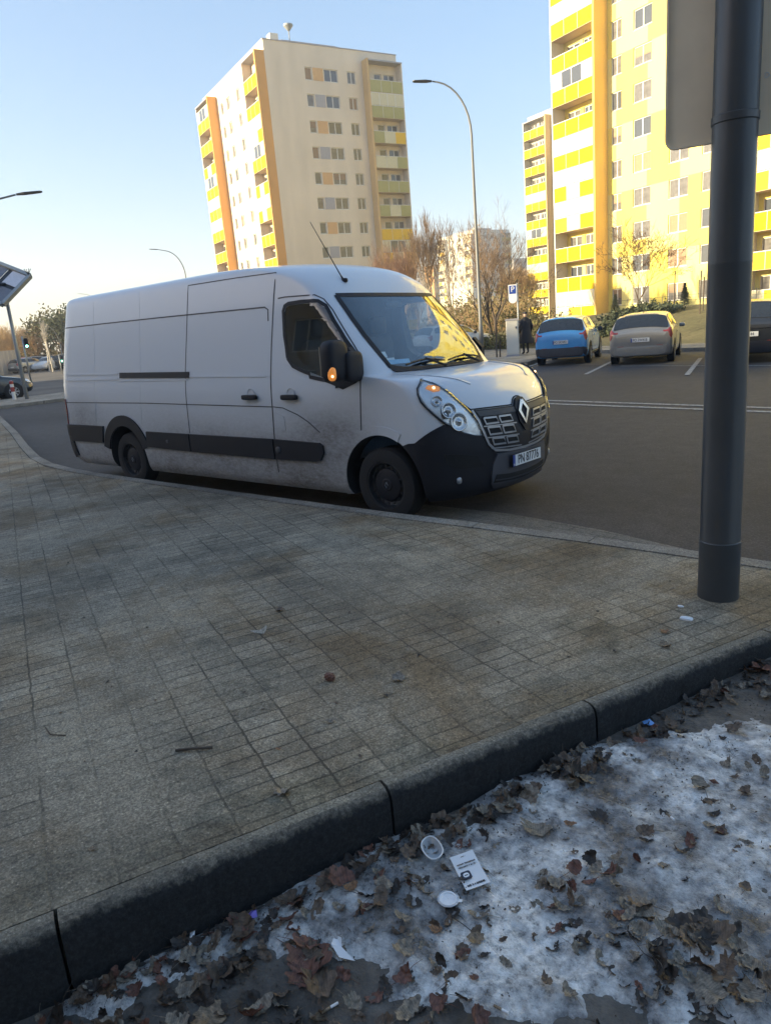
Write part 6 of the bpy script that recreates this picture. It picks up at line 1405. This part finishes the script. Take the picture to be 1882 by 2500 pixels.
def leaf(x, y, col, kd='maple', size=1., rot=None, tilt=.35, lift=.004, label=None, group=None, z=None, s=None):
    size *= .84
    me = LME[col, kd, s or rl.choice([1, 2])]; o = bpy.data.objects.new('dry_leaf', me); COL.objects.link(o)
    base = z if z is not None else max(soilz(x, y), fz(y)+.006+snowh(x, y) if 2.1 < x < 4.5 and -5.5 < y < -2.65 else -9)
    o.location = (x, y, base+lift); o.rotation_euler = (rl.gauss(0, tilt), rl.gauss(0, tilt), rl.uniform(0, 6.3) if rot is None else rot); o.scale = (size*rl.uniform(.8, 1.2), size*rl.uniform(.75, 1.15), size)
    tag(o, label, 'leaf', group); return o
STUFF = MB(); SM = {k: i for i, k in enumerate(LC)}
def leaf_stuff(x, y, col, kd, size, z, tilt=.3):
    me = LME[col, kd, rl.choice([1, 2])]; mt = Matrix.Translation((x, y, z)) @ Matrix.Rotation(rl.uniform(0, 6.3), 4, 'Z') @ Matrix.Rotation(rl.gauss(0, tilt), 4, 'X') @ Matrix.Rotation(rl.gauss(0, tilt), 4, 'Y') @ Matrix.Diagonal((size, size*rl.uniform(.7, 1.1), size, 1))
    STUFF.add([mt @ v.co for v in me.vertices], [tuple(p.vertices) for p in me.polygons], SM[col])
# leaves that can be told apart
for x, y, c, lk, sz, rot, lb in ((2.31, -5.17, 'grey_brown', 'oval', 1.45, 1.1, 'large grey-brown oval leaf against the kerb in the bottom left corner'), (2.769, -4.718, 'red', 'maple', 1.7, .3, 'large red-brown leaf in the litter left of the white paper scrap'), (2.668, -5.03, 'tan', 'maple', 1.15, 2.0, 'pale tan leaf at the bottom edge, left of centre'), (2.542, -5.006, 'grey_brown', 'oval', 1.3, .6, 'grey rounded leaf in the litter near the bottom left'),
        (2.568, -4.904, 'brown', 'ragged', 1.35, .2, 'dark round leaf beside the snow strip at the bottom left'), (2.771, -4.92, 'grey_brown', 'oval', 1.4, 1.4, 'grey oval leaf at the bottom edge of the litter'), (2.86, -4.769, 'brown', 'maple', 1.6, .9, 'big dark crumpled leaf right under the red-brown one'), (2.527, -4.78, 'brown', 'maple', 1.3, 2.2, 'brown folded leaf touching the kerb foot below the purple scrap'),
        (2.682, -4.378, 'brown', 'oval', .95, .4, 'dark brown leaf lying on snow near the kerb, left of the cup'), (2.707, -4.459, 'orange', 'oval', .75, 1.2, 'small orange-tan leaf on snow, left of the white lid'), (2.593, -4.60, 'brown', 'ragged', .9, 0, 'dark curled leaf on the snow near the kerb'), (3.17, -4.398, 'tan', 'ragged', .9, 1.7, 'tan lobed leaf hanging on the long thin twig'), (3.046, -4.43, 'orange', 'oval', .6, .2, 'small orange leaf scrap below the white lid'),
        (3.097, -3.888, 'grey_brown', 'maple', 1.25, .5, 'grey-brown lobed leaf flat on the ice above the card'), (3.107, -3.599, 'tan', 'oval', 1.2, 1.9, 'long tan leaf by the dark litter under the kerb'), (3.255, -3.696, 'black', 'ragged', .9, 0, 'small black-brown leaf heap in the middle of the ice'), (3.186, -3.79, 'orange', 'oval', .65, 0, 'small yellowish leaf in the middle of the ice'), (2.936, -3.846, 'grey_brown', 'maple', 1.1, 1, 'grey leaf in the dark litter by the kerb'),
        (3.505, -3.353, 'grey_brown', 'oval', 1.3, 2.3, 'long grey-brown leaf at the right, with a red scrap by its tip'), (3.275, -4.073, 'grey_brown', 'oval', 1.0, .3, 'pale brown leaf frozen in right of the card'), (3.533, -4.012, 'grey_brown', 'maple', 1.15, .8, 'grey lobed leaf at the right side of the ice'), (3.653, -4.022, 'black', 'ragged', 1.4, 1.2, 'black wet leaf clump at the right side'), (3.746, -3.98, 'brown', 'maple', 1.3, .2, 'brown leaf clump at the right edge'),
        (3.843, -4.033, 'grey_brown', 'oval', .95, .2, 'rounded grey leaf at the lower right edge'), (3.126, -4.68, 'grey_brown', 'oval', 1.2, 1.5, 'grey leaf at the bottom edge under the snow rim'), (3.352, -3.941, 'grey_brown', 'oval', .9, 1.5, 'small grey leaf in the middle of the ice, right of the card')):
    leaf(x, y, c, lk, sz, rot, .12, .006, lb)
cnt = {}
def scatter(n, fx, cols, smin, smax, where, lift=.004, tilt=.4, stuff=False):
    k = 0; tries = 0
    while k < n and tries < n*60:
        tries += 1; x, y = fx()
        if line_n((x, y)) > line_n(K0)-.02: continue
        c = rl.choice(cols); kd = rl.choice(['maple', 'oval', 'oval', 'ragged', 'ragged', 'oval', 'ragged'])
        if stuff: leaf_stuff(x, y, c, rl.choice(['oval', 'ragged']), rl.uniform(smin, smax), max(soilz(x, y), fz(y)+.006+snowh(x, y) if 2.1 < x < 4.5 and -5.5 < y < -2.65 else -9)+lift, tilt); k += 1; continue
        leaf(x, y, c, kd, rl.uniform(smin, smax), None, tilt, lift+rl.uniform(0, .014), '%s dry leaf %s' % ({'brown': 'dark brown', 'grey_brown': 'grey-brown', 'tan': 'tan', 'red': 'red-brown', 'black': 'blackened', 'orange': 'orange'}[c], where[0]), where[1]+', '+c.replace('_', '-')); k += 1
def band(s0, s1, o0, o1):
    def f(): s = rl.uniform(s0, s1); o = o0+(o1-o0)*rl.random()**1.3; q = kp(s, o); return q.x, q.y
    return f
def blob(x0, y0, r, e=1.0):
    def f(): a = rl.uniform(0, 6.28); q = r*sqrt(rl.random()); return x0+q*cos(a), y0+q*e*sin(a)
    return f
DK = ['brown', 'brown', 'grey_brown', 'black', 'red', 'grey_brown']
scatter(62, band(-.25, 1.05, .06, .55), DK, .75, 1.35, ('in the thick litter at the bottom left', 'leaf litter at the bottom left'))
scatter(40, band(.0, .75, .02, .22), ['brown', 'red', 'black', 'brown'], .6, 1.1, ('packed against the kerb at the bottom left', 'leaves against the kerb at the bottom left'))
scatter(18, blob(2.76, -4.20, .10), ['brown', 'grey_brown', 'black'], .6, 1.0, ('heaped round the plastic cup', 'leaves round the plastic cup'))
scatter(34, band(1.30, 1.95, .03, .17), ['brown', 'black', 'grey_brown', 'brown'], .6, 1.15, ('in the dark heap under the middle of the kerb', 'leaves under the middle of the kerb'))
scatter(24, blob(3.04, -3.46, .13), ['brown', 'black', 'grey_brown', 'tan'], .5, 1.0, ('in the heap beneath the kerb right of centre', 'leaves beneath the kerb right of centre'))
scatter(24, band(2.25, 3.4, .03, .16), ['brown', 'black', 'red', 'brown'], .6, 1.1, ('under the kerb towards the thick mast', 'leaves under the kerb by the mast'))
scatter(26, blob(3.70, -4.08, .22, .6), ['brown', 'black', 'grey_brown'], .6, 1.2, ('in the wet clump at the lower right', 'leaves in the lower right clump'))
scatter(34, blob(3.4, -3.75, .75, .8), ['brown', 'grey_brown', 'black', 'grey_brown'], .2, .6, ('', ''), lift=-.001, tilt=.12, stuff=True)
scatter(190, band(-.3, 1.5, .03, .75), DK+['black'], .45, .95, ('', ''), lift=.0, tilt=.35, stuff=True)
scatter(110, band(1.0, 4.2, .02, .16), ['brown', 'black', 'black', 'grey_brown'], .35, .8, ('', ''), lift=.0, tilt=.4, stuff=True)
scatter(60, blob(3.70, -4.15, .35, .5), ['brown', 'black', 'grey_brown'], .3, .7, ('', ''), lift=.0, tilt=.3, stuff=True)
scatter(50, blob(3.7, -2.6, .5), ['brown', 'grey_brown', 'black'], .3, .8, ('', ''), stuff=True)
scatter(70, band(.3, 2.6, .55, 1.2), DK, .3, .8, ('', ''), stuff=True)
scatter(26, band(.3, 2.4, .5, .95), DK, .6, 1.1, ('along the bottom edge', 'leaves along the bottom edge'))
scatter(14, blob(3.55, -2.85, .35), ['brown', 'grey_brown', 'black'], .5, 1.0, ('on the bare soil at the upper right', 'leaves on bare soil at the right'))
# fine crumbs and twigs nobody could count
cr = MB(); rc = random.Random(5)
for i in range(6500):
    s = rc.uniform(-.4, 4.2); o = .02+abs(rc.gauss(0, .30)) if rc.random() < .6 else rc.uniform(.05, 1.5); q = kp(s, o)
    x, y = q.x, q.y
    if noise.noise(Vector((x*6, y*6, 2))) < rc.uniform(-.25, .45) and o > .12: continue
    z = max(soilz(x, y), fz(y)+.006+snowh(x, y) if 2.1 < x < 4.5 and -5.5 < y < -2.65 else -9)+.002; a = rc.uniform(0, 6.3); L = rc.uniform(.0015, .006)*(1 if rc.random() < .93 else 3); w_ = rc.uniform(.001, .0035)
    dx, dy = cos(a), sin(a); h_ = rc.uniform(0, .006); cr.add([(x-dx*L, y-dy*L, z), (x-dy*w_, y+dx*w_, z+h_+.002), (x+dx*L, y+dy*L, z+h_), (x+dy*w_, y-dx*w_, z+.001)], [(0, 1, 2), (0, 2, 3)])
o = cr.build('litter_crumbs', leafmat('crumbs', (.055, .042, .032)), norm=False); o['kind'] = 'stuff'; tag(o, 'fine dark leaf crumbs and bits of twig strewn over verge and ice', 'debris')
# printed card: text lines, a dark square emblem, a bold foot line (its QR code left out)
def tz(x, y): return max(soilz(x, y), fz(y)+.006+snowh(x, y))
c4_ = [Vector((2.911, -4.167, 0)), Vector((2.972, -4.113, 0)), Vector((3.100, -4.186, 0)), Vector((3.048, -4.268, 0))]; zc = max(tz(p.x, p.y) for p in c4_)+.006
cx_ = ((c4_[2]-c4_[1])+(c4_[3]-c4_[0])).normalized(); ce = sum(c4_, Vector())/4; ce.z = zc
card = empty('printed_card', ce, 0, 'white printed card lying on the snow beside the plastic cup', 'card')
# local x runs across the card, y up it
uy_ = -cx_; ux_ = Vector((-uy_.y, uy_.x, 0))*-1
CM = Matrix(((ux_.x, uy_.x, 0, 0), (ux_.y, uy_.y, 0, 0), (0, 0, 1, 0), (0, 0, 0, 1))) @ Matrix.Rotation(RAD(5), 4, 'X') @ Matrix.Rotation(RAD(-4), 4, 'Y')
q = MB(); n_ = 8
for i in range(n_+1):
    for j in range(n_+1): x = -.043+.086*i/n_; y = -.074+.148*j/n_; q.v.append((x, y, .35*x*x+.5*y*y))
for i in range(n_):
    for j in range(n_): a = i*(n_+1)+j; q.f.append((a, a+n_+1, a+n_+2, a+1)); q.m.append(0)
o = q.build('sheet', M['paper_white'], card, smooth=1); o.data.transform(CM)
T_ = lambda x, y: CM @ Matrix.Translation((x, y, .0035))
def ink_line(y, x0, x1, h_, sd):   # print too small to read: broken strokes
    r_ = random.Random(sd); b = MB(); x = x0
    while x < x1:
        w_ = r_.uniform(.0012, .0035); b.box(x, min(x1, x+w_), y-h_/2*r_.uniform(.6, 1), y+h_/2*r_.uniform(.6, 1), 0, .0004); x += w_+(r_.uniform(.0006, .001) if r_.random() < .85 else .0035)
    o_ = b.build('print_line', M['ink'], card); o_.data.transform(T_(0, 0)); o_.data.transform(Matrix.Translation((0, 0, .35*.0004+.5*y*y*0)))
ink_line(.060, -.008, .012, .003, 1); ink_line(.031, -.033, .034, .006, 2); ink_line(.018, -.033, .034, .006, 3); ink_line(-.060, -.033, .034, .009, 4)
q = MB(); P = rrect(.034, .034, .007, 5); P2 = rrect(.021, .018, .008, 5, 0, .001); q.prism(P, 0, .0006, 'z'); M['navy'] = mat('navy_print', (.02, .026, .05), .6)
o = q.build('emblem', M['navy'], card); o.data.transform(T_(-.019, -.018))
q = MB(); q.prism(P2, .0006, .0012, 'z'); o2 = q.build('emblem_ring', M['paper_white'], o); o2.data.transform(T_(-.019, -.018)); q = MB(); q.prism(rrect(.012, .003, .001, 3), .0012, .0018, 'z'); o3 = q.build('emblem_bar', M['ink'], o2); o3.data.transform(T_(-.019, -.018))
# plastic cup lying over and flattened, and the white lid
M['clear_plastic'] = glassmat('cloudy_plastic', (.75, .78, .82), .55, rough=.18)
cz = tz(2.855, -4.19)+.012; cup = empty('plastic_cup', (2.855, -4.190, cz), RAD(-35), 'crushed translucent plastic cup lying open beside the printed card', 'plastic cup')
q = MB(); q.lathe([(.001, .020), (.030, .018), (.038, .030), (.044, .060), (.050, .072)], 36, 'z'); q.v = [(x*1.12, y*.70, (z-.02)*.55+.004*noise.noise(Vector((x*60, y*60, z*40)))) for x, y, z in q.v]; q.build('wall', M['clear_plastic'], cup, smooth=1, norm=False)
q = MB(); q.tube([(.0505*1.12*cos(t), .0505*.70*sin(t), .030+.003*sin(3*t)) for t in [2*pi*k/36 for k in range(37)]], .0028, 6); q.build('rim', M['plate_white'], cup, smooth=1)
lz = tz(3.012, -4.316)+.008; lid = empty('cup_lid', (3.012, -4.316, lz), .4, 'round white cup lid lying flat on the snow below the printed card', 'lid')
q = MB(); q.lathe([(.001, .004), (.022, .004), (.024, .007), (.030, .007), (.031, .003), (.034, .001), (.036, .005), (.034, .008)], 36, 'z'); q.v = [(x, y, z+.003*noise.noise(Vector((x*50, y*50, 2)))) for x, y, z in q.v]; q.build('disc', M['paper_white'], lid, smooth=35, norm=False)
q = MB(); q.box(.030, .046, -.006, .006, .003, .005); q.build('tab', M['paper_white'], lid)
# long thin twig, butts, scraps
def twig(pts, r, label, m='bark_dark'):
    b = MB(); b.tube(pts, r, 5); return tag(b.build('twig', M[m], smooth=1), label, 'twig')
twig([(3.035, -4.356, tz(3.035, -4.356)+.012), (3.07, -4.368, tz(3.07, -4.368)+.016), (3.11, -4.372, tz(3.11, -4.372)+.010), (3.145, -4.377, tz(3.145, -4.377)+.006)], [.0012, .0014, .0014, .0018], 'long thin dark twig running down right from the white lid')
twig([(3.54, -4.13, tz(3.54, -4.13)+.01), (3.60, -4.17, tz(3.6, -4.17)+.014), (3.67, -4.17, tz(3.67, -4.17)+.006)], .0013, 'thin twig lying across the ice at the lower right')
twig([(3.22, -3.62, tz(3.22, -3.62)+.01), (3.34, -3.60, tz(3.34, -3.6)+.01)], .0012, 'thin pale twig lying on the ice in its upper part', 'bark_pale')
def butt(x0, y0, x1, y1, label):
    z0 = tz(x0, y0)+.008; root = empty('cigarette_butt', (x0, y0, z0), math.atan2(y1-y0, x1-x0), label, 'cigarette butt'); L = math.hypot(x1-x0, y1-y0)
    b = MB(); b.tube([(0, 0, 0), (L*.55, 0, .001)], .004, 8); b.build('filter', LM['tan'], root, smooth=40); b = MB(); b.tube([(L*.55, 0, .001), (L, 0, .002)], .004, 8); b.build('paper', M['paper_white'], root, smooth=40)
butt(2.926, -4.825, 2.945, -4.775, 'cigarette butt in the litter below the white paper scrap'); butt(3.32, -4.534, 3.365, -4.532, 'cigarette butt at the bottom edge below the snow rim'); butt(3.450, -3.560, 3.485, -3.583, 'cigarette butt on the ice at the right')
def scrap(name, x, y, pts, m, label, cat, z=None, seed=0):
    z = tz(x, y)+.008 if z is None else z; n = len(pts); b = MB(); b.add([(x, y, z+.012)]+[(x+px, y+py, z+pz) for px, py, pz in pts], [(0, 1+i, 1+(i+1) % n) for i in range(n)]); return tag(b.build(name, M[m] if isinstance(m, str) else m), label, cat)
scrap('paper_scrap', 2.84, -4.645, [(-.06, .03, .0), (-.02, .02, .02), (.0, -.01, .006), (.06, -.005, .0), (.01, -.025, .0), (-.035, -.012, .012)], 'paper_white', 'torn white paper scrap beside the large red-brown leaf', 'paper')
scrap('paper_scrap', 2.421, -4.912, [(-.03, .02, 0), (-.015, .03, .01), (.03, -.01, 0), (.02, -.02, 0)], 'paper_white', 'narrow white paper strip near the kerb foot', 'paper')
M['purple'] = mat('purple_foil', (.25, .18, .62), .3); M['bluefoil'] = mat('blue_foil', (.18, .42, .85), .3)
scrap('wrapper', 2.50, -4.722, [(-.02, .01, .0), (0, .018, .01), (.022, .004, .0), (.006, -.014, .004), (-.014, -.01, .0)], 'purple', 'tiny purple wrapper scrap at the kerb foot', 'wrapper')
scrap('wrapper', 3.18, -3.02, [(-.03, .004, .0), (-.005, .022, .012), (.03, .012, .0), (.012, -.016, .004), (-.018, -.012, .0)], 'bluefoil', 'small light blue wrapper in the leaves under the kerb at the right', 'wrapper')
scrap('red_scrap', 3.535, -3.30, [(-.02, .006, .0), (.0, .012, .008), (.022, .002, .0), (.0, -.008, .0)], LM['red'], 'small red scrap at the tip of the long grey leaf', 'scrap')
# bits on the pavement and gutter
PZ = .116
for x, y, c, lk, sz, lb in ((.955, -3.187, 'brown', 'ragged', .9, 'brown leaf lying farthest out in the middle of the pavement'), (2.148, -3.492, 'grey_brown', 'maple', .8, 'grey curled leaf on the pavement right of the pine cone'), (2.202, -3.65, 'black', 'ragged', .5, 'small black leaf right of the pine cone'), (2.337, -4.408, 'grey_brown', 'maple', .95, 'grey-brown leaf on the pavement near the dark kerb edge'), (2.137, -3.953, 'grey_brown', 'oval', .7, 'flat grey leaf below the pine cone'), (3.078, -2.53, 'tan', 'oval', .9, 'tan leaf near the kerb corner below the thick mast'), (3.02, -2.38, 'orange', 'ragged', .8, 'orange-brown leaf left of the frosty patch'), (2.102, -4.218, 'orange', 'oval', .35, 'tiny orange leaf scrap in the middle of the pavement'), (2.01, -4.986, 'tan', 'ragged', .4, 'tiny tan scrap on the pavement near the lower left')):
    leaf(x, y, c, lk, sz, None, .10, .002, lb, z=PZ)
rp = random.Random(12)
for i in range(150):
    x, y = rp.uniform(-1.5, 3.0), rp.uniform(-5.3, -1.4)
    if line_n((x, y)) < line_n(K0)+.12: continue
    leaf_stuff(x, y, rp.choice(['brown', 'grey_brown', 'black', 'brown']), 'ragged', rp.uniform(.08, .30), PZ+.001, .1)
o = STUFF.build('leaf_litter', [LM[k] for k in LC], smooth=1, norm=False); o['kind'] = 'stuff'; tag(o, 'small broken leaves and fragments lying under and between the larger ones', 'leaf litter')
scrap('paper_scrap', 1.10, -3.47, [(-.07, -.02, 0), (-.03, -.005, .004), (.02, .0, .006), (.035, .025, .04), (.045, .02, .03), (.04, -.005, .0), (-.02, -.022, 0)], LM['pale'], 'folded white paper scrap on the middle of the pavement', 'paper', z=PZ)
cn_ = MB(); superq((0, 0, .018), (.028, .020, .018), .8, 16, 12, mb=cn_)
for i in range(40): a = i*2.4; z = .002+.034*i/40; r_ = .026*sqrt(max(0, 1-((z-.018)/.02)**2)); superq((r_*cos(a), r_*.75*sin(a), z), (.007, .006, .003), .8, 6, 4, mb=cn_)
o = cn_.build('pine_cone', LM['red'], smooth=1); o.location = (1.866, -3.674, PZ); tag(o, 'reddish-brown cone lying on the pavement', 'pine cone')
for nm, pts, lb in (('twig', [(1.74, -4.47, PZ+.004), (1.80, -4.43, PZ+.012), (1.86, -4.37, PZ+.006)], 'dark short twig on the pavement left of the kerb joint'), ('twig', [(1.05, -4.70, PZ+.003), (1.14, -4.72, PZ+.008), (1.20, -4.68, PZ+.003)], 'curved twig on the pavement at the left')):
    twig(pts, .006 if 'short' in lb else .003, lb)
for x, y, lb, sx_ in ((2.064, -.80, 'small white ice chip on the gutter in front of the van', .03), (3.06, -2.17, 'white ice lump at the foot of the thick mast', .035), (2.98, -2.02, 'tiny ice chip left of the thick mast foot', .018)):
    q = MB(); superq((0, 0, 0), (sx_, sx_*.6, sx_*.3), .7, 10, 6, mb=q); q.v = [(a+.006*noise.noise(Vector((a*60, b_*60, 1))), b_+.006*noise.noise(Vector((a*60, b_*60, 5))), c_) for a, b_, c_ in q.v]; o = q.build('ice_chip', M['snow_bits'], smooth=40); o.location = (x, y, (.02 if y > -1 else PZ)+.004); tag(o, lb, 'ice')

# ---------------------------------------------------------------- thin winter haze
hz = bpy.data.materials.new('haze'); hz.use_nodes = True; nt = hz.node_tree; nt.nodes.clear(); o_ = nt.nodes.new('ShaderNodeOutputMaterial'); v_ = nt.nodes.new('ShaderNodeVolumePrincipled')
v_.inputs['Color'].default_value = (.92, .93, .95, 1); v_.inputs['Density'].default_value = .0011; v_.inputs['Anisotropy'].default_value = .3; nt.links.new(v_.outputs[0], o_.inputs['Volume'])
q = MB(); q.box(-3100, 3100, -3100, 3100, -1.6, 37.5); o = q.build('haze', hz); o['kind'] = 'stuff'
